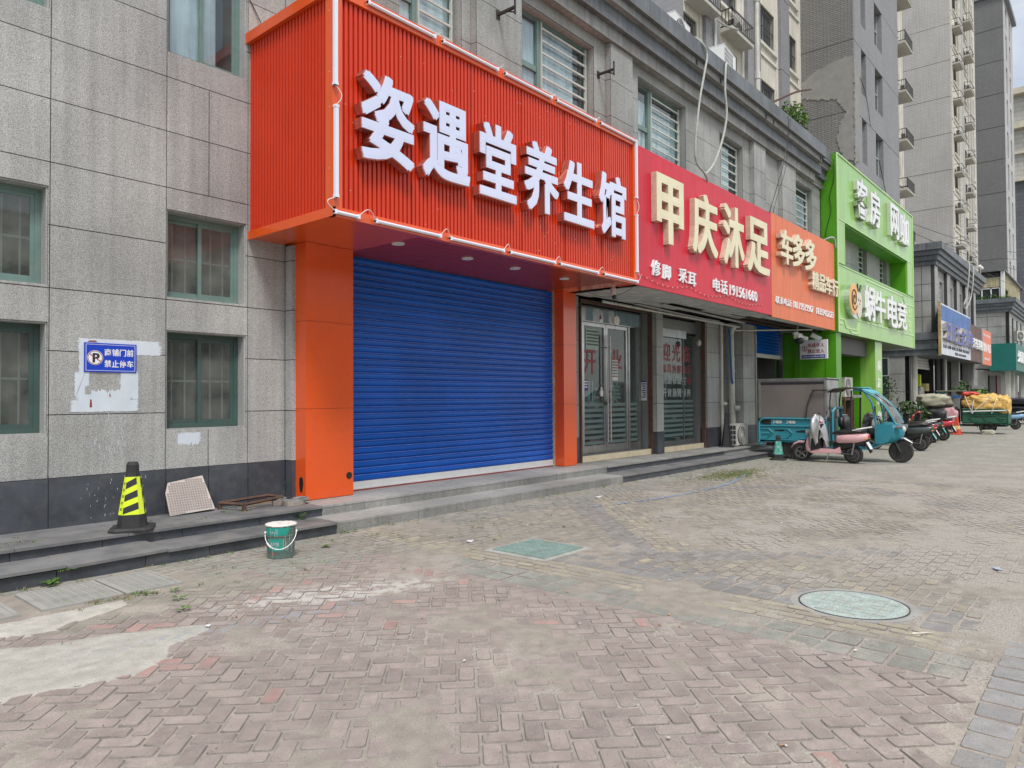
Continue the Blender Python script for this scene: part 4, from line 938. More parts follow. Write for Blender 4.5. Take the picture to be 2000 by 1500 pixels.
# things seen dimly inside
t = thing('hanging_clothes', 'dark red and yellow clothes hanging inside behind the left door leaf', 'clothes', (12.9, 9.3, 1.6))
mb = MB(); mb.hull([(0, 0, .02, .02), (.01, -.1, .16, .08), (.0, -.3, .12, .2), (0, -.55, .15, .04)], 10); mb.xf(Matrix.Translation((13.22, 9.25, 2.2)) @ Matrix.Rotation(PI/2, 4, 'Z')); obj('jacket', mb, t, mat('maroon_cloth', (.16, .02, .04), .9), smooth=True)
mb = MB(); mb.box(12.52, 12.78, 9.2, 9.3, 1.25, 1.62); mb.box(12.56, 12.74, 9.2, 9.3, .85, 1.25); obj('apron', mb, t, mat('yellow_cloth', (.42, .28, .03), .9))
# ---- display window with red lettering
D = thing('display_window', 'shop window with red characters 迎光临 and frosted stripes beside the glass doors', 'window', (16.5, 8.66, .39))
mb = MB(); mb.box(15.32, 17.56, 8.62, 8.70, .395, .50); mb.box(16.92, 16.96, 8.63, 8.70, .5, 3.2); mb.box(17.50, 17.56, 8.63, 8.70, .5, 3.2); mb.box(15.32, 15.40, 8.63, 8.70, .5, 3.2); mb.box(15.32, 17.56, 8.60, 8.70, 3.2, 3.26); obj('window_frame', mb, D, DSTL)
obj('pane', MB().box(15.40, 16.92, 8.655, 8.661, .5, 3.2), D, GLD); obj('pane', MB().box(16.96, 17.50, 8.655, 8.661, .5, 3.2), D, GLD); obj('head_foil', MB().box(15.75, 17.0, 8.585, 8.60, 3.10, 3.30), D, mat('foil_light', (.42, .46, .47), .35, metal=.4, var=.2))
for i, c in enumerate('迎光临'): letter(c, 15.82+i*.53, 16.27+i*.53, 2.50, 2.95, 8.650, .003, TXR, D, 'film_text', bold=.016)
for i, c in enumerate('采耳按摩油压'): letter(c, 15.84+i*.25+(i//2)*.02, 16.06+i*.25+(i//2)*.02, 2.20, 2.42, 8.650, .003, mat('worn_red_film', (.26, .05, .05), .6), D, 'film_text', bold=.012)
for i, c in enumerate('洗面修面拔罐'): letter(c, 15.84+i*.25+(i//2)*.02, 16.06+i*.25+(i//2)*.02, 1.92, 2.12, 8.650, .003, TXW if i < 5 else TXR, D, 'film_text', bold=.018)
for i, c in enumerate('开背肠胃保养'): letter(c, 15.84+i*.25+(i//2)*.02, 16.06+i*.25+(i//2)*.02, 1.60, 1.81, 8.650, .003, TXW, D, 'film_text', bold=.018)
mb = MB(); z = .60
while z < 1.56: mb.box(15.80, 17.0, 8.652, 8.654, z, z+.068); mb.box(16.98, 17.48, 8.652, 8.654, z, z+.068); z += .122
obj('frosted_stripe', mb, D, FRO)
# ---- fittings under the soffit
def cam_dome(x, y, z, lab):
    t = thing('security_camera', lab, 'camera', (x, y, z)); mb = MB(); mb.lathe([(.035, 0), (.035, -.05), (.05, -.06), (.05, -.17), (.035, -.20)], (x, y, z), 16); obj('housing', mb, t, mat('pale_pink_plastic', (.55, .42, .40), .4)); mb = MB(); mb.ball((x, y-.02, z-.22), .045, .045, .045, 12, 8); obj('lens', mb, t, BLKP)
cam_dome(11.1, 7.05, 3.655, 'small dome camera hanging under the right end of the orange sign box')
t = thing('hanging_downlight', 'round cream downlight dangling on wires in front of the glass door', 'lamp', (12.55, 7.9, 3.2))
mb = MB(); mb.lathe([(.085, -.02), (.10, -.015), (.10, .01), (.07, .03), (.06, .07)], (12.55, 7.9, 3.18), 22, 'y'); obj('rim', mb, t, mat('cream_plastic', (.6, .58, .5), .5)); mb = MB(); mb.lathe([(.055, -.03), (.06, -.02)], (12.55, 7.9, 3.18), 18, 'y'); obj('lens', mb, t, ACW)
mb = MB(); mb.tube([(12.50, 7.9, 3.25), (12.48, 7.9, 3.66)], .005, 4); mb.tube([(12.60, 7.9, 3.25), (12.59, 7.88, 3.45), (12.57, 7.9, 3.66)], .005, 4); mb.tube([(12.5, 7.9, 3.12), (12.49, 7.9, 3.0), (12.53, 7.9, 2.97)], .004, 4); obj('wire', mb, t, BLKP)
t = thing('hanging_lamp', 'grey round lamp hanging in front of the display window', 'lamp', (17.2, 8.3, 3.1)); mb = MB(); mb.lathe([(.07, -.03), (.085, 0), (.07, .04)], (17.25, 8.35, 3.0), 18, 'y'); obj('shade', mb, t, mat('lamp_grey', (.38, .38, .36), .5)); obj('wire', MB().tube([(17.25, 8.35, 3.08), (17.24, 8.35, 3.5)], .005, 4), t, BLKP)
mb = MB(); pts = [(12.2+i*.18, 7.4-.02*i, 3.62-.30*math.sin(PI*i/14)*(1-.3*i/14)) for i in range(15)]; mb.tube([(11.5, 6.85, 3.66), *[(11.55-(i*.05), 6.9+i*.09, 3.64-.16*math.sin(PI*i/9)) for i in range(1, 10)]], .004, 4)
tag(obj('string_light', mb, None, BLKP), 'thin dark wire drooping under the corner of the red sign', 'wire')
# cctv cluster and board by the green shop
t = thing('camera_cluster', 'cluster of three grey cameras hanging under the salmon sign', 'camera', (20.9, 7.1, 3.3)); mb = MB(); mb.tube([(21.0, 7.1, 3.62), (21.0, 7.1, 3.42)], .012, 6); mb.box(20.7, 21.3, 7.06, 7.14, 3.36, 3.42); obj('bracket', mb, t, ACW)
for i, (dx, dz, r) in enumerate(((-.32, -.0, .4), (0, -.04, -.2), (.3, -.03, -.8))):
    mb = MB(); mb.box(-.13, .13, -.05, .05, -.05, .05); mb.xf(Matrix.Translation((21.0+dx, 7.05, 3.34+dz)) @ Matrix.Rotation(r, 4, 'Z') @ Matrix.Rotation(.3, 4, 'Y')); obj('camera_body', mb, t, ACW)
mb = MB(); mb.ball((21.0, 7.05, 3.2), .14, .14, .10, 14, 8); obj('dome', mb, t, BLKP)
t = thing('security_camera', 'white box camera above the prohibition board on the green wall', 'camera', (22.7, 7.2, 3.4)); mb = MB(); mb.box(-.16, .16, -.07, .07, -.065, .065); mb.xf(Matrix.Translation((22.75, 7.15, 3.42)) @ Matrix.Rotation(-1.0, 4, 'Z') @ Matrix.Rotation(.5, 4, 'Y')); obj('camera_body', mb, t, WHT); obj('arm', MB().tube([(22.8, 7.2, 3.45), (23.36, 7.5, 3.48)], .02, 6), t, WHT)
t = thing('minors_board', 'white projecting board reading 未成年人 禁止进入 with a red prohibition ring', 'sign', (22.5, 7.15, 2.74)); X_ = 22.5
obj('board', MB().box(X_, X_+.09, 6.74, 7.54, 2.74, 3.32), t, mat('board_white', (.62, .62, .64), .4, var=.05)); mb = MB()
for z in (2.86, 3.2): mb.tube([(X_+.04, 7.54, z), (23.36, 7.75, z)], .012, 5)
mb.tube([(X_+.04, 7.6, 2.8), (X_+.04, 7.6, 3.25)], .012, 5); obj('bracket', mb, t, BLKP)
MX = Matrix(((0, 1, 0, 0), (-1, 0, 0, 0), (0, 0, 1, 0), (0, 0, 0, 1)))     # a wall that faces -X: local x runs towards the street
def side_letter(s, y0, y1, z0, z1, x, m, parent, bold=.02): return letter(s, -y0, -y1, z0, z1, x, .002, m, parent, 'film_text', bold, M=MX) if True else None
# local (x', y', z) -> world (y', -x', z): text runs from far (large Y) to near (small Y)
side_letter('未成年人', 7.32, 6.82, 3.09, 3.22, X_-.003, TXR, t, .02); side_letter('禁止进入', 7.32, 6.82, 2.91, 3.04, X_-.003, TXR, t, .02)
obj('blue_strip', MB().box(X_-.002, X_, 6.80, 7.50, 2.76, 2.865), t, NAVY); side_letter('严禁 举报 12345 禁止未成年人进入营业场所', 7.47, 6.83, 2.79, 2.835, X_-.004, WLT, t, .0)
def ring_mesh(cx, cz, r0, r1, n=28): return [(cx+r*math.cos(2*PI*k/n), cz+r*math.sin(2*PI*k/n)) for r in (r0, r1) for k in range(n)], n
mb = MB(); P_, n = ring_mesh(7.41, 3.06, .085, .066); mb.add([(X_-.003, a, b) for a, b in P_], [(k, (k+1) % n, n+(k+1) % n, n+k) for k in range(n)]); mb.add([(X_-.003, 7.36, 2.995), (X_-.003, 7.35, 3.005), (X_-.003, 7.46, 3.12), (X_-.003, 7.47, 3.11)], [(0, 1, 2, 3)]); obj('prohibition_ring', mb, t, TXR)
mb = MB(); mb.ball((X_-.003, 7.41, 3.10), .002, .011, .011, 8, 5); mb.prism([(7.40, 3.085), (7.42, 3.085), (7.42, 3.05), (7.435, 3.01), (7.425, 3.01), (7.41, 3.04), (7.395, 3.01), (7.385, 3.01), (7.40, 3.05)], 'x', X_-.004, X_-.001); obj('walking_figure', mb, t, INK)

# ---- pipes, AC units, brackets, cables on the facade
t = thing('drain_pipe', 'thin white drain pipe on the wall right of the display window', 'pipe', (18.42, 8.27, .26)); mb = MB(); mb.tube([(18.42, 8.26, .30), (18.42, 8.26, 3.60)], .036, 12); mb.tube([(18.42, 8.26, 1.33), (18.42, 8.26, 1.50)], .046, 12); obj('pipe', mb, t, PVC); obj('cap', MB().tube([(18.43, 8.24, 1.42), (18.50, 8.17, 1.40)], .05, 12), t, PVC)
t = thing('drain_pipe', 'thick cream drain pipe with a blue hose beside it, above the floor AC unit', 'pipe', (19.4, 8.3, .8)); mb = MB(); mb.tube([(19.30, 8.35, .3), (19.22, 8.35, 3.66)], .085, 14); obj('pipe', mb, t, PVC)
for z in (1.15, 1.40, 2.30, 2.62): obj('collar', MB().tube([(19.28-.02*z/2, 8.35, z), (19.28-.02*z/2, 8.35, z+.05)], .094, 14), t, PVC)
obj('cap', MB().tube([(19.28, 8.27, 1.28), (19.33, 8.14, 1.27)], .075, 12), t, PVC); obj('hose', MB().tube([(19.04, 8.3, 3.5), (19.06, 8.28, 2.6), (19.12, 8.28, 2.05), (19.18, 8.28, 1.98)], .03, 8), t, mat('blue_hose', (.02, .12, .35), .5)); obj('elbow', MB().tube([(19.2, 8.35, 3.4), (19.2, 8.2, 3.62)], .085, 12), t, PVC)
t = thing('conduit', 'thin pale conduit pipe running under the soffit to the blue shutter', 'pipe', (20, 7.5, 3.5)); obj('pipe', MB().tube([(19.2, 8.2, 3.45), (21.8, 6.95, 3.57)], .022, 8), t, PVC)
t = thing('conduit', 'long pale metal angle along the broken soffit above the display window', 'pipe', (16, 8, 3.5)); obj('pipe', MB().tube([(12.5, 8.2, 3.60), (19.3, 8.12, 3.55)], .03, 4), t, PVC)
def ac_unit(name, lab, loc, rot, w_=.82, h=.58, dp=.30, front='fan', grp=None, m=None):
    """front faces local -Y"""
    t = thing(name, lab, 'air conditioner', (0, 0, 0), grp); m = m or ACW
    mb = MB(); mb.box(-w_/2, w_/2, -dp/2, dp/2, .03, h); mb.box(-w_/2+.05, -w_/2+.15, -dp/2+.02, dp/2-.02, 0, .03); mb.box(w_/2-.15, w_/2-.05, -dp/2+.02, dp/2-.02, 0, .03); mb.box(-w_/2-.006, w_/2+.006, -dp/2-.006, dp/2+.006, h, h+.015); obj('casing', mb, t, m)
    cx = -w_*.12
    if front == 'fan':
        mb = MB(); mb.lathe([(h*.42, -.02), (h*.42, .0), (h*.40, .0)], (cx, -dp/2, h/2+.01), 26, 'y')
        obj('fan_shroud', mb, t, mat('ac_dark', (.07, .07, .07), .6)); mb = MB()
        for r in (.1, .17, .24, .31, .38): mb.tube([(cx+h*r*math.cos(2*PI*k/24), -dp/2-.025, h/2+.01+h*r*math.sin(2*PI*k/24)) for k in range(25)], .004, 4)
        for k in range(16): a = 2*PI*k/16; mb.tube([(cx+.03*math.cos(a), -dp/2-.028, h/2+.01+.03*math.sin(a)), (cx+h*.42*math.cos(a), -dp/2-.022, h/2+.01+h*.42*math.sin(a))], .003, 4)
        mb.lathe([(.05, -.035), (.05, -.02)], (cx, -dp/2, h/2+.01), 14, 'y'); obj('fan_grille', mb, t, m)
    else:
        mb = MB(); mb.box(-w_/2+.04, w_*.22, -dp/2-.004, -dp/2, .07, h-.05); g = obj('grille_back', mb, t, mat('ac_dark', (.03, .05, .05), .6)); mb = MB()
        for i in range(8): x = -w_/2+.04+i*(w_*.72-.04)/7; mb.box(x-.008, x+.008, -dp/2-.014, -dp/2-.004, .07, h-.05)
        for i in range(7): z = .07+i*(h-.12)/6; mb.box(-w_/2+.04, w_*.22, -dp/2-.014, -dp/2-.004, z-.008, z+.008)
        obj('fan_grille', mb, g, m)
    for i in range(4): pass
    mb = MB(); mb.box(w_/2+.0, w_/2+.02, -dp/2+.05, dp/2-.05, .1, h*.5); obj('valve_cover', mb, t, m)
    t.rotation_euler = (0, 0, rot); t.location = loc; return t
# the floor unit shows a window-like grille on its side that faces us
t = ac_unit('air_conditioner', 'air conditioner unit standing on the landing beside the tall black cone', (18.82, 8.02, .262), 0, .76, .58, .30, 'fan'); mb = MB()
for i in range(3):
    for j in range(4): mb.box(-.384, -.380, -.125+i*.085, -.055+i*.085, .06+j*.13, .165+j*.13)
obj('side_grille', mb, t, mat('ac_dark', (.03, .035, .035), .6))
ac_unit('air_conditioner', 'white air conditioner with round fan behind the cornice, left one of the two', (15.15, 7.85, 9.72), .1, .95, .70, .36, 'fan', m=WHT); ac_unit('air_conditioner', 'white air conditioner with square grid grille behind the cornice, right one of the two', (17.3, 7.65, 9.62), .1, .95, .78, .38, 'grid', m=WHT)
for (x, z, h) in ((15.15, 9.13, .59), (17.3, 9.13, .49)): tag(obj('unit_stand', MB().box(x-.35, x-.3, 7.5, 8.0, z, z+h).box(x+.3, x+.35, 7.5, 8.0, z, z+h), None, RST), 'rusty stand under the rooftop air conditioner with the %s' % ('round fan' if x < 16 else 'square grille'), 'stand')
ac_unit('air_conditioner', 'air conditioner with round fan standing high inside the green shop lobby', (27.0, 7.55, 1.55), 0, .95, .7, .36, 'fan'); ac_unit('air_conditioner', 'lower air conditioner with louvred side in the green shop lobby', (25.6, 7.3, .05), .2, 1.0, .9, .4, 'grid')
obj('unit_shelf', MB().box(26.4, 27.6, 7.35, 7.75, 1.45, 1.55).box(26.45, 26.5, 7.35, 7.75, 0, 1.45).box(27.5, 27.55, 7.35, 7.75, 0, 1.45), S if False else None, RST); tag(bpy.data.objects['unit_shelf'], 'dark shelf carrying the upper air conditioner in the green lobby', 'shelf')
ac_unit('air_conditioner', 'air conditioner on the roof behind the top edge of the green facade', (32.1, 7.4, 9.13), 0, .9, .75, .4, 'fan')
DRKI = mat('dark_iron', (.035, .028, .028), .7, var=.2)
def flag_bracket(x, z, lab, yw=7.03):
    t = thing('wall_bracket', lab, 'bracket', (x, 7.03, z), 'dark brackets on the upper wall'); mb = MB()
    mb.box(x-.02, x+.02, yw-.33, yw, z, z+.035); mb.box(x-.015, x+.015, yw-.345, yw-.33, z-.09, z+.16); obj('arm', mb, t, DRKI); obj('plate', MB().box(x-.04, x+.04, yw-.012, yw, z-.05, z+.08), t, DRKI); obj('strut', MB().tube([(x, yw-.34, z-.06), (x, yw-.18, z+.01)], .012, 5), t, DRKI)
def bracket_place(): pass
flag_bracket(7.93, 7.33, 'dark iron bracket on the pier between the first and second upper window'); flag_bracket(10.79, 7.44, 'dark iron bracket just right of the large louvred upper window', 7.14)
def cable(name, pts, r, m, lab, cat='cable'):
    P_ = [Vector(p) for p in pts]; o = []
    for i in range(len(P_)-1):
        a, b, c, d = P_[max(i-1, 0)], P_[i], P_[i+1], P_[min(i+2, len(P_)-1)]
        for k in range(6):
            t = k/6; o.append(.5*((2*b)+(c-a)*t+(2*a-5*b+4*c-d)*t*t+(3*b-a-3*c+d)*t**3))
    o.append(P_[-1]); return tag(obj(name, MB().tube(o, r, 7), None, m, smooth=True), lab, cat)
LAG = mat('wrapped_pipe', (.42, .43, .40), .8, var=.2, vs=14, bump=.3)
cable('insulated_pipe', [(14.9, 7.6, 9.75), (14.2, 7.0, 9.42), (14.1, 6.70, 9.16), (14.28, 6.66, 8.95), (14.14, 6.66, 8.5), (13.94, 6.66, 7.95), (13.79, 6.66, 7.40), (13.72, 6.68, 6.8), (13.83, 6.70, 6.5), (14.20, 6.68, 6.33), (14.6, 6.80, 6.15)], .024, LAG, 'pale wrapped pipe looping down over the cornice from the round-fan air conditioner')
cable('insulated_pipe', [(17.0, 7.5, 9.75), (15.9, 6.9, 9.3), (15.30, 6.68, 9.1), (15.18, 6.66, 8.5), (15.25, 6.66, 7.94), (15.04, 6.67, 7.33), (14.60, 6.68, 6.67), (14.2, 6.70, 6.34)], .027, LAG, 'pale wrapped pipe hanging from the square-grille air conditioner over the cornice')
cable('thin_cable', [(19.6, 6.9, 9.25), (19.2, 6.66, 9.05), (19.10, 6.66, 8.44), (18.78, 6.66, 7.7), (18.09, 6.66, 6.69), (17.87, 6.70, 6.25)], .010, BLKP, 'thin black cable slanting from the cornice to the join of the red and salmon signs')
cable('thin_cable', [(19.75, 6.9, 9.25), (19.3, 6.65, 9.0), (19.16, 6.65, 8.44), (18.9, 6.65, 7.6), (18.25, 6.65, 6.69), (18.1, 6.70, 6.28)], .007, BLKP, 'second thinner black cable beside the slanting one above the salmon sign')
cable('thin_cable', [(23.32, 6.72, 9.0), (23.33, 6.72, 8.4), (23.34, 6.86, 7.84), (23.33, 6.82, 7.4), (23.34, 6.98, 6.77), (23.34, 7.0, 6.35)], .009, BLKP, 'dark cable running down the green side of the lime facade')
cable('loose_hose', [(22.9, 7.0, 6.38), (23.0, 6.75, 6.48), (23.15, 6.68, 6.45), (23.25, 6.68, 6.25), (23.3, 6.72, 6.2)], .03, mat('grey_hose', (.4, .45, .42), .5), 'short curled grey hose on top of the salmon sign at the green wall', 'hose')
cable('iron_rods', [(18.4, 6.9, 9.22), (20.8, 7.0, 10.35), (23.4, 7.4, 11.4)], .03, RST, 'bundle of dark iron rods sticking out from the roof behind the cornice', 'rods')
cable('iron_rods', [(19.2, 6.9, 9.24), (22.2, 7.2, 10.45)], .02, RST, 'lower thin iron rods on the roof beside the green bush', 'rods')
cable('stay_wire', [(4.76, 8.53, 6.80), (5.02, 8.5, 6.35)], .006, BLKP, 'thin dark wire slanting from the wall to the top of the orange sign', 'wire')
# downlight wiring etc. done ---------------------------------------------------------------------------------
# ================================================================ SMALL THINGS NEAR THE CAMERA
# no-parking plate
t = thing('no_parking_sign', 'blue plate reading 商铺门前 禁止停车 with a crossed P, fixed to the granite wall', 'sign', (3.11, 8.53, 2.06))
obj('plate', MB().box(2.846, 3.385, 8.528, 8.539, 1.905, 2.225), t, SBL)
mb = MB(); frame_rect(mb, 2.862, 3.370, 1.920, 2.210, 8.5265, 8.528, .004); obj('border_line', mb, t, WLT)
def disc2(cx, cz, r, y, m, nm, par, n=36):
    mb = MB(); mb.prism([(cx+r*math.cos(2*PI*k/n), cz+r*math.sin(2*PI*k/n)) for k in range(n)], 'y', y, y+.0015); return obj(nm, mb, par, m)
disc2(2.955, 2.062, .080, 8.5262, WLT, 'roundel', t)
def ring2(cx, cz, r0, r1, y, m, nm, par, n=36):
    mb = MB(); mb.add([(cx+r*math.cos(2*PI*k/n), y, cz+r*math.sin(2*PI*k/n)) for r in (r0, r1) for k in range(n)], [(k, (k+1) % n, n+(k+1) % n, n+k) for k in range(n)]); return obj(nm, mb, par, m)
ring2(2.955, 2.062, .076, .069, 8.5255, TXR, 'ring', t); letter('P', 2.928, 3.000, 2.008, 2.112, 8.5250, .001, INK, t, 'letter', bold=.035)
mb = MB(); mb.add([(2.896, 8.5240, 2.100), (2.901, 8.5240, 2.107), (3.012, 8.5240, 2.026), (3.007, 8.5240, 2.019)], [(0, 1, 2, 3)]); obj('slash', mb, t, TXR)
for i, c in enumerate('商铺门前'): letter(c, 3.048+i*.078, 3.118+i*.078, 2.085, 2.165, 8.526, .0015, WLT, t, 'letter', bold=.018)
for i, c in enumerate('禁止停车'): letter(c, 3.048+i*.078, 3.118+i*.078, 1.960, 2.040, 8.526, .0015, WLT, t, 'letter', bold=.018)
# smeared white paint on the wall (thin skins of paint with ragged edges)
def strokes(name, rects, y, m, lab, seed, cat='paint patch'):
    rnd = random.Random(seed); mb = MB()
    for k, (x0, x1, z0, z1, hor) in enumerate(rects):
        pts = []; n = 46
        def j(s=.012): return rnd.uniform(-s, s)*(1.6 if rnd.random() < .2 else .7)
        for i in range(n): pts.append((x0+(x1-x0)*i/n, z0+j(.005 if hor else .022)))
        for i in range(n): pts.append((x1+j(.022 if hor else .006), z0+(z1-z0)*i/n))
        for i in range(n): pts.append((x1-(x1-x0)*i/n, z1+j(.005 if hor else .022)))
        for i in range(n): pts.append((x0+j(.022 if hor else .006), z1-(z1-z0)*i/n))
        mb.prism(pts, 'y', y-.0004*k, y+.001)
    return tag(obj(name, mb, None, m), lab, cat)
strokes('paint_smear', [(2.79, 3.64, 2.15, 2.27, True), (3.3, 3.66, 2.11, 2.22, True), (2.80, 2.90, 1.75, 2.20, False), (2.76, 2.86, 1.60, 1.90, False), (3.22, 3.41, 1.60, 1.92, False), (2.72, 3.41, 1.47, 1.60, True), (2.78, 3.30, 1.56, 1.66, True), (2.92, 3.24, 1.62, 1.70, False)], 8.5380, PAINTW, 'ragged pale paint smeared round the blue no-parking plate', 12)
strokes('paint_smear', [(3.86, 4.12, 1.06, 1.19, False), (3.90, 4.14, 1.09, 1.20, True)], 8.5380, PAINTW, 'small pale paint patch under the lower right window', 5)
rnd = random.Random(6); mb = MB()
for _ in range(26): x = rnd.uniform(2.95, 3.35); z = rnd.uniform(.95, 1.42); h = rnd.uniform(.02, .07); mb.box(x, x+.004, 8.5365, 8.538, z, z+h)
for _ in range(40): x = rnd.uniform(2.8, 3.5); z = rnd.uniform(.3, .75); mb.box(x, x+rnd.uniform(.002, .005), 8.5215, 8.5225, z, z+rnd.uniform(.004, .03))
tag(obj('paint_drips', mb, None, PAINTW), 'thin pale paint drips below the smeared paint on the granite wall', 'paint drips')
mb = MB(); mb.prism([(2.905, 1.52), (2.93, 1.52), (2.925, 1.60), (2.91, 1.61)], 'y', 8.5345, 8.536); mb.prism([(3.10, 1.64), (3.12, 1.63), (3.11, 1.68)], 'y', 8.5345, 8.536); mb.prism([(2.88, 2.235), (2.98, 2.235), (2.96, 2.25), (2.90, 2.248)], 'y', 8.5345, 8.536); tag(obj('red_scraps', mb, None, TXR), 'little torn red scraps left in the smeared paint', 'scraps')
# striped cone
def octa(r, z, ch=.38): return [(sx*r*(1 if k == 0 else 1-ch), sy*r*(1-ch if k == 0 else 1), z) for (sx, sy) in ((1, 1), (-1, 1), (-1, -1), (1, -1)) for k in ((0, 1) if sx*sy > 0 else (1, 0))]
def cone(name, lab, cat, loc, rot, h, m_body, band=None, stripes=None, base=.20, r0=.145, r1=.055, knob=True, grp=None):
    t = thing(name, lab, cat, (0, 0, 0), grp)
    def rr(z): return r0+(r1-r0)*(z-.04)/(h-.04)
    mb = MB(); R_ = [octa(base, 0, .32), octa(base*1.0, .022, .32), octa(base*.93, .04, .32), octa(r0, .042), octa(r1*1.1, h-.10 if knob else h-.01)]
    if knob: R_ += [octa(r1*1.05, h-.03), octa(r1*.8, h)]
    vs = [p for r in R_ for p in r]; fs = [(i*8+k, i*8+(k+1) % 8, i*8+8+(k+1) % 8, i*8+8+k) for i in range(len(R_)-1) for k in range(8)]+[tuple(range(8))[::-1], tuple(range(len(vs)-8, len(vs)))]
    mb.add(vs, fs); obj('cone_body', mb, t, m_body)
    if band:
        za, zb, mband = band; mb = MB()
        def rad(z): return (r0+(r1*1.1-r0)*(z-.042)/(h-.142 if knob else h-.052))+.0035
        A, B = octa(rad(za), za), octa(rad(zb), zb); mb.add(A+B, [(k, (k+1) % 8, 8+(k+1) % 8, 8+k) for k in range(8)]); bo = obj('reflective_sleeve', mb, t, mband)
        if stripes:
            mb = MB()
            for s in range(3):
                for face in (3, 5, 1, 7):
                    def P(u, v):
                        z = za+(zb-za)*v; a = octa(rad(z)+.0018, z); p, q = Vector(a[face]), Vector(a[(face+1) % 8]); return tuple(p.lerp(q, u))
                    v0 = .02+s*.33; mb.add([P(0, v0), P(1, v0+.13), P(1, min(v0+.31, 1)), P(0, v0+.17)], [(0, 1, 2, 3)])
            obj('black_stripe', mb, bo, INK)
            mb = MB()
            for k in range(5):
                for _ in range(3):
                    z = za+(zb-za)*(.12+k*.17)+_*.009
                    a = octa(rad(z)+.002, z); p, q = Vector(a[4]), Vector(a[5]); c1, c2 = p.lerp(q, .25), p.lerp(q, .75); up = Vector((0, 0, .004)); mb.add([tuple(c1), tuple(c2), tuple(c2+up), tuple(c1+up)], [(0, 1, 2, 3)])
            obj('printed_characters', mb, bo, INK)
    t.location = loc; t.rotation_euler = (0, 0, rot); return t
cone('traffic_cone', 'black and yellow striped traffic cone on the edge of the top step', 'traffic cone', (3.06, 7.79, .258), math.radians(-28), .70, BLK, (.17, .55, YEL), True, base=.205, r0=.135, r1=.052)
cone('traffic_cone', 'tall plain black cone standing between the white drain pipe and the air conditioner', 'traffic cone', (18.22, 8.05, .258), .3, .92, BLKP, None, None, base=.20, r0=.13, r1=.035, knob=False)
cone('traffic_cone', 'short black cone with a scratched teal and white wrapping by the tricycle wheel', 'traffic cone', (18.08, 6.63, 0), .2, .62, BLK, (.14, .47, mat('teal_wrap', (.05, .34, .27), .5, var=.3, vs=14, dirt=.9, dcol=(.6, .65, .6), dscale=16)), None, base=.19, r0=.12, r1=.05)
cone('traffic_cone', 'small red and yellow banded cone beside the laden green tricycle', 'traffic cone', (34.2, 5.2, 0), 0, .72, mat('cone_red', (.55, .06, .03), .5), (.22, .36, mat('cone_yellow', (.62, .48, .18), .5)), None, base=.2)
# paint bucket
BK = mat('bucket_green', (.12, .18, .16), .35, var=.15, metal=.2, dirt=.3, dcol=(.3, .33, .3), dscale=10)
t = thing('paint_bucket', 'teal and grey paint bucket with white paint-caked lid and wire handle', 'bucket', (4.0, 6.53, 0)); c = (4.0, 6.53, 0)
H_ = .355
mb = MB(); mb.lathe([(.146, 0), (.150, .008), (.149, .016), (.155, .23), (.161, .236), (.161, .246), (.156, .25), (.157, .30), (.162, .306), (.162, .316), (.158, .32), (.159, .345)], c, 40); obj('body', mb, t, BK, smooth=False)
mb = MB(); rnd = random.Random(1); prof_ = [(.160, .340), (.169, .343), (.171, .356), (.160, .362), (.12, .360), (.06, .366), (.01, .362)]; mb.lathe(prof_, c, 40); mb.v = [(x+rnd.uniform(-.003, .003), y+rnd.uniform(-.003, .003), z+rnd.uniform(-.003, .004)) for x, y, z in mb.v]; obj('lid', mb, t, mat('caked_paint', (.72, .69, .64), .8, var=.12, vs=30, bump=.6, dirt=.35, dcol=(.3, .27, .22), dscale=14), smooth=True)
cf = math.atan2(-6.53, -4.0)                         # direction that faces the camera
def wrap(a0, a1, z0, z1, m, nm, r=.1575, n=16, cut=None):
    mb = MB(); vs = []
    for i in range(n+1):
        a = cf+a0+(a1-a0)*i/n; zz0 = z0+(cut(i/n) if cut else 0)
        for z in (zz0, z1): rr = r+(.006*(z-.12)/.12); vs.append((c[0]+rr*math.cos(a), c[1]+rr*math.sin(a), z))
    mb.add(vs, [(2*i, 2*i+2, 2*i+3, 2*i+1) for i in range(n)]); return obj(nm, mb, t, m)
TEALL = mat('bucket_teal_print', (.012, .30, .24), .35, var=.06, dirt=.12, dcol=(.4, .4, .38), dscale=30)
wrap(-1.25, .62, .252, .336, TEALL, 'upper_print', .1545, 20, cut=lambda u: .0 if u < .9 else (u-.9)*.7); wrap(-.95, .12, .085, .215, TEALL, 'label_print', .1552); wrap(.13, .18, .10, .21, mat('print_lime', (.35, .5, .25), .4), 'label_edge', .1552)
def wrap_text(s, a0, a1, z0, z1, m, nm, bold=.015, r=.1590):
    o = letter(s, a0, a1, z0, z1, 0, .0, m, t, nm, bold)
    me = o.data
    for v in me.vertices:
        a = cf+v.co.x; rr = r+.0066*(v.co.z-.12)/.12; v.co = (c[0]+rr*math.cos(a), c[1]+rr*math.sin(a), v.co.z)
wrap_text('真时丽', -.80, -.12, .140, .180, WLT, 'print_text', .02, .1562); wrap_text('水性内墙涂料', -.78, -.18, .112, .130, WLT, 'print_text', .01, .1562); wrap_text('7.5kg', -.6, -.35, .095, .105, WLT, 'print_text', .01, .1562); wrap_text('三棵涂料', -.80, -.22, .272, .295, WLT, 'print_text', .02, .1562)
wrap(-.75, -.42, .050, .062, mat('print_red', (.55, .08, .06), .5), 'red_label', .1558)
mb = MB(); rnd = random.Random(4)
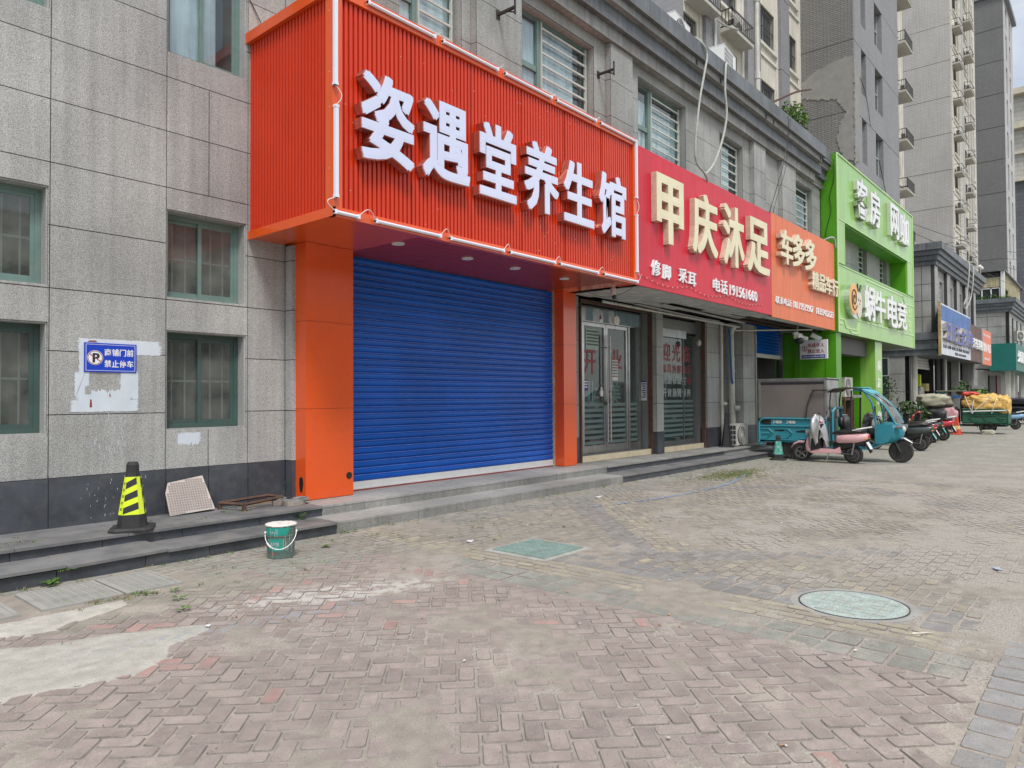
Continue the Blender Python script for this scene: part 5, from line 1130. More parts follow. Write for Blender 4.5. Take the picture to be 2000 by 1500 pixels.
for _ in range(34):
    a = cf+rnd.uniform(-1.4, 1.4) if _ > 14 else cf+rnd.uniform(.2, 1.4); z1 = rnd.uniform(.1, .34); L_ = rnd.uniform(.02, .12); w_ = rnd.uniform(.010, .03)
    vs = []
    for (aa, z) in ((a, z1), (a+w_, z1), (a+w_*.7, max(.01, z1-L_)), (a+w_*.3, max(.01, z1-L_))): rr = .1585+.0066*(z-.12)/.12+.0045; vs.append((c[0]+rr*math.cos(aa), c[1]+rr*math.sin(aa), z))
    mb.add(vs, [(0, 1, 2, 3)])
tag(obj('paint_runs', mb, t, PAINTW), kind='stuff')
hx = (math.cos(cf+PI/2), math.sin(cf+PI/2)); pts = []
for i in range(25):
    u = PI*i/24; along = .168*math.cos(u); drop = math.sin(u)
    pts.append((c[0]+hx[0]*along+math.cos(cf)*(.055+.125*drop), c[1]+hx[1]*along+math.sin(cf)*(.055+.125*drop), .275-.165*drop+.02*math.cos(u)))
mb = MB(); mb.tube(pts, .0035, 6); obj('handle', mb, t, mat('handle_wire', (.6, .6, .58), .4, metal=.3)); mb = MB(); mb.tube(pts[17:21], .010, 8); obj('grip', mb, t, WHT)
for s in (-1, 1): mb = MB(); mb.ball((c[0]+hx[0]*.166*s+math.cos(cf)*.05, c[1]+hx[1]*.166*s+math.sin(cf)*.05, .275), .014, .014, .014, 8, 6); obj('handle_lug', mb, t, WHT)
t.scale = (.90, .90, .93)
# leaning gridded floor-tile sheet
t = thing('mosaic_panel', 'beige gridded mosaic panel with one cut corner leaning on the dark wall base', 'panel', (3.94, 8.4, .26))
# panel plane leans back; local (u across, v up)
def PP(u, v, d=0): return (3.672+u*.545, 8.315+v*.20*.44/.44+d*-.98, .262+v*.412+d*.2-(.0))
out_ = [(0.0, 0), (.98, .055), (.86, 1.0), (.09, .88), (.0, .60)]
mb = MB(); mb.add([PP(u, v, 0) for u, v in out_]+[PP(u, v, .016) for u, v in out_], [tuple(range(5))[::-1], tuple(range(5, 10))]+[(i, (i+1) % 5, 5+(i+1) % 5, 5+i) for i in range(5)]); obj('sheet', mb, t, mat('mosaic_grout', (.50, .45, .42), .8, var=.1))
mb = MB(); TL = mat('mosaic_tile', (.295, .25, .23), .6, var=.1, vs=12)
for i in range(18):
    for j in range(15):
        u, v = .02+i*.0545, .02+j*.066
        if all(inside(u+a, v+b, out_) for a in (0, .045) for b in (0, .055)): mb.add([PP(u, v, .018), PP(u+.044, v, .018), PP(u+.044, v+.054, .018), PP(u, v+.054, .018)], [(0, 1, 2, 3)])
tag(obj('mosaic_tiles', mb, t, TL), kind='stuff')
# rusty frame
t = thing('rusty_frame', 'small rusty angle-iron frame lying on the top step beside the mosaic panel', 'metal frame', (4.5, 8.2, .26)); fr = RST; z = .262
A_, B_, C_, D_ = Vector((4.30, 8.38, .335)), Vector((4.42, 8.02, .335)), Vector((5.02, 8.16, .352)), Vector((4.98, 8.44, .352))
mb = MB()
for (p, q, n_) in ((A_, B_, 'r'), (B_, C_, 'r'), (A_, D_, 'r'), (D_, C_, 'r')): mb = MB(); mb.tube([p, q], .02, 4); obj('rail', mb, t, RST)
for p in (A_, B_): mb = MB(); mb.box(p.x-.02, p.x+.02, p.y-.02, p.y+.02, .26, p.z); obj('leg', mb, t, RST)
mb = MB(); mb.box(0, .42, 0, .03, 0, .012); mb.xf(Matrix.Translation((4.5, 8.2, .285)) @ Matrix.Rotation(.1, 4, 'Z')); tag(obj('wood_strip', mb, None, mat('old_wood', (.36, .25, .13), .8, var=.2)), 'thin strip of pale wood lying inside the rusty frame', 'wood')
def slab(nm, lab, x, y, z, lx, ly, lz, rot, m, seed):
    rnd = random.Random(seed); n = 9; ring = []
    for k in range(n): a = 2*PI*k/n; r = rnd.uniform(.75, 1.1); ring.append((lx*r*math.cos(a)*(.9+.2*abs(math.sin(2*a))), ly*r*math.sin(a)))
    mb = MB(); mb.prism(ring, 'z', 0, lz); mb.v = [(a+rnd.uniform(-.006, .006), b+rnd.uniform(-.006, .006), c_+rnd.uniform(-.004, .004)) for a, b, c_ in mb.v]; mb.xf(Matrix.Translation((x, y, z)) @ Matrix.Rotation(rot, 4, 'Z')); return tag(obj(nm, mb, None, m), lab, 'stone')
SLT = mat('broken_slate', (.20, .205, .20), .85, var=.25, vs=10, bump=.4)
slab('broken_slate', 'bottom, thickest slab of the small rubble pile by the orange pillar', 5.10, 7.98, .262, .17, .10, .045, .1, mat('rubble_brown', (.27, .23, .19), .9, var=.3, vs=12, bump=.5), 1); slab('broken_slate', 'middle slate of the small rubble pile by the orange pillar', 5.12, 7.98, .310, .16, .09, .018, -.1, SLT, 2); slab('broken_slate', 'topmost slate of the small rubble pile by the orange pillar', 5.17, 8.00, .331, .11, .07, .016, .3, SLT, 3); slab('broken_slate', 'brownish lump at the left end of the rubble pile', 4.92, 8.12, .262, .08, .06, .06, 0, mat('rubble_pinkish', (.24, .19, .17), .9, var=.3, vs=12, bump=.5), 4); slab('broken_slate', 'thin slate lying across the back of the rubble pile', 5.0, 8.18, .325, .10, .07, .014, .6, SLT, 5)
# scraps on the ground
def scrap(nm, lab, cat, x, y, lx, ly, m, rot=0, z=.006):
    mb = MB(); mb.add([(-lx, -ly, 0), (lx, -ly*.9, .004), (lx*.9, ly, .001), (-lx*.9, ly*.95, .006), (-lx, -ly, .001), (lx, -ly*.9, .005), (lx*.9, ly, .002), (-lx*.9, ly*.95, .007)], [(3, 2, 1, 0), (4, 5, 6, 7)]); mb.xf(Matrix.Translation((x, y, z)) @ Matrix.Rotation(rot, 4, 'Z')); tag(obj(nm, mb, None, m), lab, cat)
scrap('paper_scrap', 'white rectangular paper scrap on the paving left of the square green cover', 'paper', 5.75, 5.55, .06, .035, WLT, .5); scrap('paper_scrap', 'white paper scrap near the steps, farther right', 'paper', 9.6, 6.4, .10, .04, WLT, .3); scrap('paper_scrap', 'small white scrap lying by the cream concrete patch', 'paper', 2.43, 4.9, .02, .015, WLT, .7, .012)
scrap('cigarette_end', 'orange cigarette end on the pavers left of the square cover', 'litter', 5.2, 5.1, .015, .006, mat('orange_filter', (.6, .25, .05), .8), .2); scrap('stick', 'small pale stick lying between the round cover and the camera', 'stick', 5.45, 1.04, .085, .004, mat('pale_stick', (.6, .57, .5), .7), -.75); scrap('plastic_scrap', 'crumpled blue-grey plastic scrap at the right edge of the picture', 'litter', 7.9, .9, .06, .03, mat('bluish_film', (.4, .45, .55), .4), .3)
rnd = random.Random(11); mb = MB(); mb2 = MB()
for _ in range(150):
    x = rnd.uniform(2.5, 13); y = rnd.uniform(1, 7.0)
    if y < .085*x+.3: continue
    r = rnd.uniform(.008, .024); a = rnd.uniform(0, 6); q = [(x+r*math.cos(a+k*PI/2)*(1 if k % 2 else .5), y+r*math.sin(a+k*PI/2)*(1 if k % 2 else .5), .004+rnd.uniform(0, .01)) for k in range(4)]
    (mb if rnd.random() < .5 else mb2).add(q, [(0, 1, 2, 3)])
tag(obj('dry_leaf_litter', mb, None, mat('dry_leaf', (.36, .20, .10), .8, var=.3)), kind='stuff'); tag(obj('pale_litter', mb2, None, mat('pale_crumb', (.5, .47, .42), .8, var=.3)), kind='stuff')
mb = MB()
for _ in range(5200):
    x = rnd.uniform(1.0, 11); y = rnd.uniform(.3, 6.9)
    if y < .085*x or x < .245*y: continue
    if rnd.random() > .25+.9*max(0, mnoise.noise(Vector((x, y, 5)))): continue
    r = rnd.uniform(.0015, .0042); mb.add([(x-r, y-r, .001), (x+r, y-r*.6, .001), (x+r*.3, y+r, .001), (x, y, .001+r*1.5)], [(0, 1, 3), (1, 2, 3), (2, 0, 3)])
tag(obj('loose_grit', mb, None, mat('grit', (.16, .145, .13), .9, var=.6, vs=60, perob=.6)), kind='stuff')

# ================================================================ VEHICLES
RUB = mat('tyre_rubber', (.022, .022, .022), .75, var=.2, dirt=.45, dcol=(.11, .10, .085), dscale=12); RIM = mat('alloy_rim', (.30, .30, .30), .4, metal=.6, var=.15, dirt=.3); RIMB = mat('black_rim', (.03, .03, .032), .5, dirt=.3)
def wheel(parent, x, y, r, wd, rim=RIM, nm='wheel', spokes=5):
    """axle along local y"""
    g = MB(); g.lathe([(r*.68, -wd*.42), (r*.9, -wd*.5), (r, -wd*.28), (r*1.005, 0), (r, wd*.28), (r*.9, wd*.5), (r*.68, wd*.42), (r*.66, 0)], (x, y, r), 26, 'y'); wo = obj(nm, g, parent, RUB, smooth=False)
    g = MB(); g.lathe([(r*.70, -wd*.36), (r*.70, wd*.36), (r*.60, wd*.36), (r*.60, -wd*.36)], (x, y, r), 24, 'y'); g.lathe([(r*.20, -wd*.55), (r*.22, wd*.55)], (x, y, r), 14, 'y')
    for k in range(spokes):
        a = 2*PI*k/spokes+.3; d = Vector((math.cos(a), 0, math.sin(a))); g.tube([Vector((x, y-wd*.1, r))+d*r*.15, Vector((x, y-wd*.2, r))+d*r*.66], r*.075, 5); g.tube([Vector((x, y+wd*.1, r))+d*r*.15, Vector((x, y+wd*.2, r))+d*r*.66], r*.075, 5)
    obj('rim', g, wo, rim); return wo
def scooter(lab, body, loc, rot, top_box=False, cover=None, style=0, plate=True, grp=None, lean=.06, name='electric_scooter'):
    """nose towards local +x, wheelbase ~1.2"""
    t = thing(name, lab, 'scooter', (0, 0, 0), grp); fw, rw, r = .62, -.58, .215
    wheel(t, fw, 0, r, .085, RIM, 'front_wheel'); wheel(t, rw, 0, r, .10, RIM, 'rear_wheel')
    g = MB(); g.hull([(fw-.17, .42, .04, .035), (fw-.08, .47, .06, .03), (fw+.05, .475, .06, .03), (fw+.18, .42, .05, .03), (fw+.25, .33, .03, .02)], 10); obj('front_fender', g, t, body, smooth=True)
    g = MB()
    for s in (-1, 1): g.tube([(fw, s*.075, .215), (fw-.12, s*.07, .50), (fw-.22, s*.03, .68)], .018, 6)
    obj('fork', g, t, RIMB)
    # leg shield: broad front, slopes back to the handlebar
    g = MB(); g.hull([(.18, .26, .13, .05), (.30, .34, .15, .10), (.36, .52, .17, .18), (.36, .74, .15, .14), (.32, .88, .11, .08)], 12); g.v = [(x+(.62-z)*.28+.06, y, z) for x, y, z in g.v]; obj('leg_shield', g, t, body, smooth=True)
    g = MB(); g.prism([(.14, .34), (.36, .28), (.33, .62), (.22, .95), (.08, .93), (.15, .58)], 'y', -.155, .155); obj('inner_shield', g, t, BLKP)
    g = MB(); g.prism([(-.34, .24), (.36, .22), (.42, .30), (.30, .335), (-.20, .335), (-.32, .40)], 'y', -.135, .135); obj('footboard', g, t, body if style == 1 else BLKP)
    g = MB(); g.prism([(-.30, .25), (.34, .235), (.34, .275), (-.28, .30)], 'y', -.145, .145); obj('side_strip', g, t, body)
    g = MB(); g.hull([(-.24, .58, .13, .09), (-.28, .585, .16, .115), (-.45, .595, .175, .12), (-.68, .61, .17, .12), (-.85, .635, .14, .095), (-.93, .66, .08, .05)], 14, 3.); obj('rear_body', g, t, body, smooth=True)
    g = MB(); g.hull([(-.12, .70, .10, .03), (-.22, .735, .15, .045), (-.45, .735, .16, .05), (-.62, .765, .15, .045), (-.88, .78, .10, .03)], 12, 3.); obj('seat', g, t, BLKP, smooth=True)
    g = MB(); g.hull([(-.14, .42, .08, .12), (-.26, .42, .12, .16), (-.42, .44, .13, .12), (-.62, .47, .12, .08), (-.84, .50, .10, .06)], 10); obj('underbody', g, t, BLKP)
    g = MB(); g.hull([(rw-.26, .40, .05, .03), (rw-.14, .47, .075, .03), (rw+.05, .475, .075, .03), (rw+.2, .42, .06, .03)], 10); obj('rear_fender', g, t, BLKP)
    g = MB(); g.lathe([(.11, -.09), (.13, -.06), (.13, .06), (.11, .09)], (rw, 0, r), 18, 'y'); g.tube([(rw, .10, r), (rw+.35, .10, r+.04)], .028, 6); g.tube([(rw, -.10, r), (rw+.28, -.10, r+.02)], .05, 8); obj('hub_motor', g, t, RIMB)
    for s in (-1, 1): obj('shock_absorber', MB().tube([(rw, s*.12, .22), (rw-.06, s*.13, .50)], .022, 6), t, RIM)
    hb = MB(); hb.hull([(.22, .97, .07, .05), (.16, 1.0, .12, .05), (.10, .98, .08, .04)], 10); hb.tube([(.17, 0, .80), (.15, 0, .97)], .03, 8); ho = obj('handlebar_cowl', hb, t, body if style != 2 else BLKP, smooth=True)
    hb = MB(); hb.tube([(.05, -.34, 1.0), (.13, -.14, .99), (.14, 0, .99), (.13, .14, .99), (.05, .34, 1.0)], .014, 6); obj('handlebar', hb, ho, RIM)
    for s in (-1, 1):
        obj('grip', MB().tube([(.09, s*.24, 1.0), (.04, s*.36, 1.0)], .02, 8), ho, BLKP); g = MB(); g.tube([(.11, s*.17, 1.0), (.10, s*.22, 1.10), (.09, s*.26, 1.17)], .006, 5); g.lathe([(.045, -.008), (.048, 0), (.04, .01)], (.085, s*.28, 1.20), 12, 'x'); obj('mirror', g, ho, BLKP if s < 0 or style != 3 else mat('sky_mirror', (.2, .5, .65), .15))
    g = MB(); g.ball((.47, 0, .72), .05, .07, .06, 10, 7); obj('headlight', g, t, mat('lamp_lens', (.55, .55, .52), .15))
    g = MB(); g.ball((-.93, 0, .66), .03, .07, .035, 10, 6); obj('tail_light', g, t, mat('tail_red', (.5, .01, .01), .2))
    g = MB(); g.box(-.90, -.89, -.09, .09, .36, .52); g.v = [(x-(.52-z)*.55, y, z) for x, y, z in g.v]; po = obj('number_plate', g, t, mat('plate_teal', (.12, .48, .42), .5) if style in (0, 2) else WLT)
    g = MB(); g.prism([(-.80, .58), (-.86, .60), (-1.0, .30), (-.96, .26)], 'y', -.045, .045); obj('mudflap', g, t, BLKP)
    g = MB(); g.tube([(-.62, -.16, .80), (-.80, -.17, .84), (-.97, -.10, .87), (-1.0, 0, .875), (-.97, .10, .87), (-.80, .17, .84), (-.62, .16, .80)], .014, 6); obj('grab_rail', g, t, WHT if style in (1, 3) else RIM)
    g = MB(); g.tube([(-.05, .10, .26), (-.02, .20, .03), (.02, .22, .01)], .014, 5); obj('kickstand', g, t, RIM)
    for s in (-1, 1): obj('indicator', MB().ball((-.90, s*.12, .60), .03, .02, .02, 8, 5), t, mat('amber', (.65, .25, .02), .2) if 'amber' not in bpy.data.materials else bpy.data.materials['amber'])
    if top_box: g = MB(); g.hull([(-.62, .96, .16, .12), (-.66, .96, .20, .14), (-.98, .96, .20, .14), (-1.02, .96, .16, .12)], 14, 4); tb_ = obj('top_box', g, t, BLKP, smooth=True); g = MB(); g.box(-1.03, -1.0, -.10, .10, .88, .98); obj('sticker', g, tb_, mat('box_sticker', (.35, .33, .4), .5, var=.5, vs=40))
    t.rotation_euler = (lean, 0, rot); t.location = loc; return t
PINK = mat('pastel_pink', (.72, .42, .44), .25, var=.03, coat=.5); DRED = mat('dark_red_gloss', (.22, .02, .03), .2, coat=.6); TEALB = mat('tricycle_teal', (.02, .23, .30), .4, var=.08, dirt=.2, dcol=(.12, .2, .2), coat=.15); BRED = mat('bright_red_gloss', (.55, .02, .04), .2, coat=.6); GRYS = mat('scooter_grey', (.05, .07, .07), .3, coat=.4); SBLU = mat('baby_blue', (.22, .42, .62), .25, coat=.5)
# scooter noses point at the shops (+Y); local +x -> +Y is a rotation of 90 degrees
ps = scooter('pastel pink electric scooter with a silver rain cover over its handlebar', PINK, (18.15, 5.45, 0), PI/2-.02, style=1, lean=-.05)
SIL = mat('silver_cover', (.52, .53, .54), .35, metal=.35, var=.12, vs=10, bump=.3)
def drape(nm, lab, cat, top, spread, h, M, m, seed, n=30, rows=9, own=None):
    rnd = random.Random(seed); mb = MB(); vs = []; ph = [rnd.uniform(0, 6) for _ in range(4)]
    for j in range(rows+1):
        v = j/rows
        for i in range(n):
            a = 2*PI*i/n; f = 1+.22*v*math.sin(4*a+ph[0])+.16*v*math.sin(7*a+ph[1])+.08*math.sin(3*a+ph[2]+v*4)
            vs.append((spread[0]*(.45+.55*v**.5 if v > 0 else .2)*f*math.cos(a)+top[0]*(1-v), spread[1]*(.62+.38*math.sin(PI*min(1, v*1.2))-.25*v*v)*f*math.sin(a)*(1 if v > 0 else .5), h*(1-v)+.14*v*math.sin(2*a+ph[3])+.05*math.sin(5*a+ph[1])*v))
    mb.add(vs, [(j*n+i, j*n+(i+1) % n, (j+1)*n+(i+1) % n, (j+1)*n+i) for j in range(rows) for i in range(n)]+[tuple(range(n))]); mb.xf(M); return tag(obj(nm, mb, own, m, smooth=True), lab, cat)
drape('rain_cover', 'silver rain cover draped over the handlebar of the pink scooter', 'cover', (.05, 0), (.20, .36), .74, Matrix.Translation((18.13, 5.66, .42)) @ Matrix.Rotation(PI/2, 4, 'Z'), SIL, 3)
TRB = mat('cargo_teal', (.035, .27, .34), .45, var=.08, dirt=.25, dcol=(.10, .16, .17), dscale=5)
def cargo_trike(lab, loc, rot, m_cargo, m_cab, boxed=True, L_cargo=1.85, wdt=1.05, name='cargo_tricycle'):
    """nose towards local +x; origin under the middle of the cargo bed"""
    t = thing(name, lab, 'tricycle', (0, 0, 0)); hb, hf, hw = L_cargo/2, L_cargo/2-(.16 if boxed else 0), wdt/2; wr = .27
    for s in (-1, 1): wheel(t, -.05, s*(hw-.10), wr, .15, RIMB, 'rear_wheel', 6)
    wheel(t, 2.33, 0, wr, .10, RIMB, 'front_wheel', 6)
    g = MB(); g.tube([(-.05, -hw+.1, wr), (-.05, hw-.1, wr)], .035, 6); g.box(-hb+.1, 1.6, -.25, -.19, .30, .38); g.box(-hb+.1, 1.6, .19, .25, .30, .38); g.box(-.35, .25, -.3, .3, .30, .36)
    for s in (-1, 1): g.tube([(-.5, s*.4, .42), (-.05, s*.4, .33), (.4, s*.4, .42)], .022, 5)
    obj('chassis', g, t, RIMB)
    z0, z1 = .42, 1.04
    side = obj('cargo_bed', MB().box(-hb, hf, -hw, hw, z0, z0+.04).box(hf-.03, hf, -hw, hw, z0, z1).box(-hb, -hb+.03, -hw, hw, z0, z1-.12), t, m_cargo)
    for s in (-1, 1):
        y0, y1 = (s*hw, s*(hw-.03)) if s > 0 else (-hw, -hw+.03); y0, y1 = min(y0, y1), max(y0, y1); yo = s*(hw+.012)
        g = MB(); g.prism([(-hb, .34), (-hb+.10, .34), (-hb+.16, .44), (-.45, .44), (-.38, .50), (.30, .50), (.38, .44), (hf, .44), (hf, .84), (-hb, .84)], 'y', y0, y1); g.box(-hb+.36, hf, y0, y1, .84, 1.02); pn = obj('side_panel', g, t, m_cargo)
        g = MB(); g.tube([(-hb+.02, yo, .40), (-hb+.02, yo, .92), (-hb+.08, yo, 1.0), (-hb+.16, yo, 1.03), (hf, yo, 1.03)], .026, 6); g.tube([(-hb, yo, .84), (hf, yo, .84)], .018, 5); g.box(-hb+.34, -hb+.40, y0-.012, y1+.012, .84, 1.03)
        for i in range(3):
            x = -hb+.28+i*.50; g.tube([(x-.20, yo, .76), (x, yo, .76), (x+.10, yo, .66), (x-.06, yo, .52), (x-.20, yo, .52)], .014, 5)
        g.tube([(-hb+.1, yo, .64), (-hb+.3, yo, .64)], .014, 5); g.tube([(-hb, yo, .48), (hf, yo, .48)], .016, 5); obj('panel_rib', g, pn, m_cargo)
        if boxed: letter('港 港', -.55, .05, .90, .98, -hw-.014, .002, WLT, pn, 'side_text', bold=.01) if s < 0 else None
        g = MB(); g.box(-hb+.42, -hb+.66, y0-.003 if s < 0 else y0, y1 if s < 0 else y1+.003, .70, .74); g.box(.05, .35, y0-.003 if s < 0 else y0, y1 if s < 0 else y1+.003, .68, .72); obj('black_badge', g, pn, BLKP)
        g = MB(); g.lathe([(wr*1.22, -.01), (wr*1.22, .0)], (-.05, 0, 0), 6, 'y') if False else None
        g.tube([(-.05+wr*1.2*math.cos(a), s*(hw-.04), wr+wr*1.2*math.sin(a)) for a in [PI*k/8 for k in range(9)]], .02, 5); obj('fender', g, t, RIMB)
    if boxed:
        BOXM = mat('dull_tin', (.20, .18, .17), .45, metal=.3, var=.15, vs=1.2, bump=.05); bx = obj('tin_box', MB().box(-hb+.02, hf+.02, -hw+.03, hw-.03, 1.045, 2.02), t, BOXM); g = MB()
        for s in (-1, 1):
            yo = s*(hw-.025); g.box(-hb+.0, -hb+.05, yo-.012, yo+.012, 1.03, 2.04); g.box(hf-.02, hf+.03, yo-.012, yo+.012, 1.03, 2.04); g.box(-hb, hf+.03, yo-.014, yo+.014, 1.99, 2.04)
        g.box(-hb-.02, hf+.05, -hw, hw, 2.035, 2.06); g.box(hf+.021, hf+.03, -hw+.06, hw-.06, 1.08, 2.0); obj('tin_edge', g, bx, mat('bright_tin', (.38, .39, .39), .35, metal=.7, var=.25, vs=4)); obj('dark_gap', MB().box(-hb+.06, hf-.04, -hw+.026, -hw+.031, 1.90, 1.96), bx, INK)
    # cab
    for s in (-1, 1):
        y = s*.40; g = MB(); g.tube([(hf+.10, y, .42), (hf+.07, y, 1.45), (hf+.10, y, 1.70), (hf+.22, y, 1.77)], .018, 6); g.tube([(hf+.55, y, .45), (hf+.58, y, 1.74)], .022, 6); obj('cab_post', g, t, RIMB)
        g = MB(); g.tube([(1.38, y, 1.76), (1.62, y, 1.72), (1.86, y, 1.58), (2.06, y, 1.38), (2.22, y, 1.12), (2.30, y, .94)], .026, 6); g.tube([(1.62, y*.98, 1.72), (1.80, y, 1.45), (1.86, y, 1.15), (1.88, y, .90), (1.90, y, .45)], .024, 6); obj('cab_arch', g, t, m_cab)
    if boxed:
        for s in (-1, 1):
            obj('roof_awning', MB().box(.46, hf+.05, min(s*.53, s*.58), max(s*.53, s*.58), 1.735, 1.76), t, BLKP); obj('cab_post', MB().tube([(.30, s*.56, 1.06), (.34, s*.57, 1.35), (.44, s*.57, 1.66), (.52, s*.56, 1.745)], .016, 6), t, RIMB)
        obj('back_frame', MB().tube([(hf+.12, -.36, .5), (hf+.12, -.36, 1.22), (hf+.16, -.30, 1.30), (hf+.16, .30, 1.30), (hf+.12, .36, 1.22), (hf+.12, .36, .5)], .035, 6), t, m_cargo); obj('wind_apron', MB().ball((1.72, 0, .78), .14, .30, .24, 12, 8), t, mat('apron_dark', (.035, .035, .04), .6, var=.5, vs=6)); obj('wind_apron', MB().ball((1.80, -.20, .92), .07, .12, .14, 10, 7), t, SIL)
        for q_ in range(3): obj('control_cable', MB().tube([(1.86, -.12+.1*q_, 1.05), (1.95, -.2+.12*q_, .95), (2.02, -.05+.05*q_, .70)], .008, 5), t, BLKP)
    arc = [(1.60, 1.735), (1.80, 1.64), (1.98, 1.48), (2.14, 1.28), (2.26, 1.06), (2.32, .93)]
    g = MB(); g.add([(x, y, z) for (x, z) in arc for y in (-.36, .36)], [(2*i, 2*i+1, 2*i+3, 2*i+2) for i in range(len(arc)-1)]); obj('windscreen', g, t, CLR); g = MB(); g.tube([(arc[1][0]-.0, -.1, arc[1][1]+.01), (2.05, 0, 1.42), (2.12, .03, 1.33)], .012, 5); obj('wiper', g, t, BLKP)
    g = MB(); g.add([(x, y, z) for (x, z) in ((hf+.03, 1.72), (hf+.16, 1.79), (1.2, 1.82), (1.5, 1.80), (1.62, 1.74)) for y in (-.44, .44)]+[(x, y, z) for (x, z) in ((hf+.03, 1.69), (hf+.16, 1.76), (1.2, 1.79), (1.5, 1.77), (1.62, 1.71)) for y in (-.44, .44)], [(2*i, 2*i+1, 2*i+3, 2*i+2) for i in range(4)]+[(10+2*i, 12+2*i, 13+2*i, 11+2*i) for i in range(4)]+[(2*i, 2*i+2, 12+2*i, 10+2*i) for i in range(4)]+[(2*i+1, 11+2*i, 13+2*i, 2*i+3) for i in range(4)]+[(0, 10, 11, 1)]); obj('cab_roof', g, t, mat('dark_canopy', (.05, .045, .04), .6, var=.1))
    g = MB(); g.box(1.40, 1.60, -.43, .43, 1.79, 1.815); g.hull([(1.50, 1.775, .43, .02), (1.66, 1.735, .42, .02), (1.8, 1.66, .40, .02)], 8, 6); obj('roof_front', g, t, mat('light_teal', (.10, .42, .50), .4))
    g = MB(); g.hull([(1.92, .70, .40, .26), (2.06, .70, .38, .27), (2.22, .72, .30, .24), (2.34, .74, .20, .18), (2.40, .76, .10, .1)], 16, 2.6); obj('nose_shell', g, t, m_cab, smooth=True)
    for s in (-1, 1):
        g = MB(); g.prism([(1.86, .92), (2.24, .92), (2.26, .75), (2.16, .52), (1.98, .44), (1.86, .46)], 'y', min(s*.405, s*.425), max(s*.405, s*.425)); obj('wing_panel', g, t, TEALB)
    g = MB(); g.ball((2.38, 0, .80), .07, .10, .08, 12, 8); obj('headlight', g, t, mat('lamp_lens', (.55, .55, .52), .15)); obj('headlight_rim', MB().tube([(2.3, -.28, .86), (2.42, -.28, .86)], .05, 8), t, RIM); obj('headlight_rim', MB().tube([(2.3, .28, .86), (2.42, .28, .86)], .05, 8), t, RIM)
    g = MB()
    for s in (-1, 1): g.tube([(2.33, s*.085, wr), (2.22, s*.08, .50), (2.12, s*.04, .72)], .026, 6)
    obj('fork', g, t, RIMB); g = MB(); g.hull([(2.10, .56, .07, .02), (2.25, .60, .09, .03), (2.42, .58, .08, .03), (2.58, .48, .05, .02)], 10); obj('front_fender', g, t, RIM)
    g = MB(); g.prism([(hf+.02, .30), (1.70, .30), (1.95, .42), (1.90, .50), (1.66, .36), (hf+.02, .38)], 'y', -.38, .38); obj('cab_floor', g, t, m_cab)
    g = MB(); g.hull([(1.02, .72, .30, .05), (1.1, .74, .34, .06), (1.38, .74, .33, .06), (1.45, .72, .28, .05)], 10, 4); g.hull([(1.00, .95, .30, .14), (1.07, .95, .32, .18), (1.12, .93, .28, .14)], 10, 4); so = obj('seat', g, t, BLKP, smooth=True); obj('seat_base', MB().box(1.05, 1.42, -.28, .28, .38, .70), t, m_cargo)
    g = MB(); g.tube([(2.05, 0, .62), (1.86, 0, 1.05)], .03, 8); g.tube([(1.74, -.34, 1.10), (1.86, -.15, 1.07), (1.86, .15, 1.07), (1.74, .34, 1.10)], .016, 6); obj('handlebar', g, t, RIM)
    for s in (-1, 1): g = MB(); g.tube([(1.86, s*.28, 1.08), (1.9, s*.5, 1.25)], .008, 5); g.box(1.88, 1.90, s*.5-.04, s*.5+.04, 1.22, 1.36); obj('mirror', g, t, BLKP)
    obj('number_board', MB().box(1.36, 1.385, -.30, .30, 1.56, 1.63), t, WLT) if boxed else None
    t.rotation_euler = (0, 0, rot); t.location = loc; return t
# teal tricycle: nose towards -Y; local +x -> -Y is a rotation of -90 degrees
cargo_trike('teal cargo tricycle with a tall dull tin box and windscreen cab, nose to the street', (19.05, 6.38, 0), -PI/2, TRB, TEALB)
drape('handlebar_cloths', 'black and white cover bundled over the handlebar inside the teal tricycle cab', 'cover', (0, 0), (.20, .28), .50, Matrix.Translation((19.02, 4.70, .70)) @ Matrix.Rotation(PI/2, 4, 'Z'), mat('black_quilt', (.06, .06, .065), .7, var=.8, vs=5, dirt=.8, dcol=(.6, .6, .62), dscale=4), 8)
scooter('dark grey scooter right behind the nose of the teal tricycle, teal plate', GRYS, (23.4, 5.05, 0), PI/2+.05, style=0, lean=-.04, grp=None); scooter('dark red scooter with white grab rail and white plate, second in the row', DRED, (25.6, 5.35, 0), PI/2+.10, style=3, lean=-.05)
scooter('dark scooter with a black top box, behind the dark red one', GRYS, (27.6, 5.5, 0), PI/2+.08, style=2, top_box=True, lean=-.05); scooter('bright red and white scooter at the right end of the row', BRED, (29.2, 5.45, 0), PI/2+.06, style=3, lean=-.05); scooter('baby blue scooter beyond the laden green tricycle', SBLU, (40.6, 4.4, 0), PI/2+.1, style=3, lean=-.05)
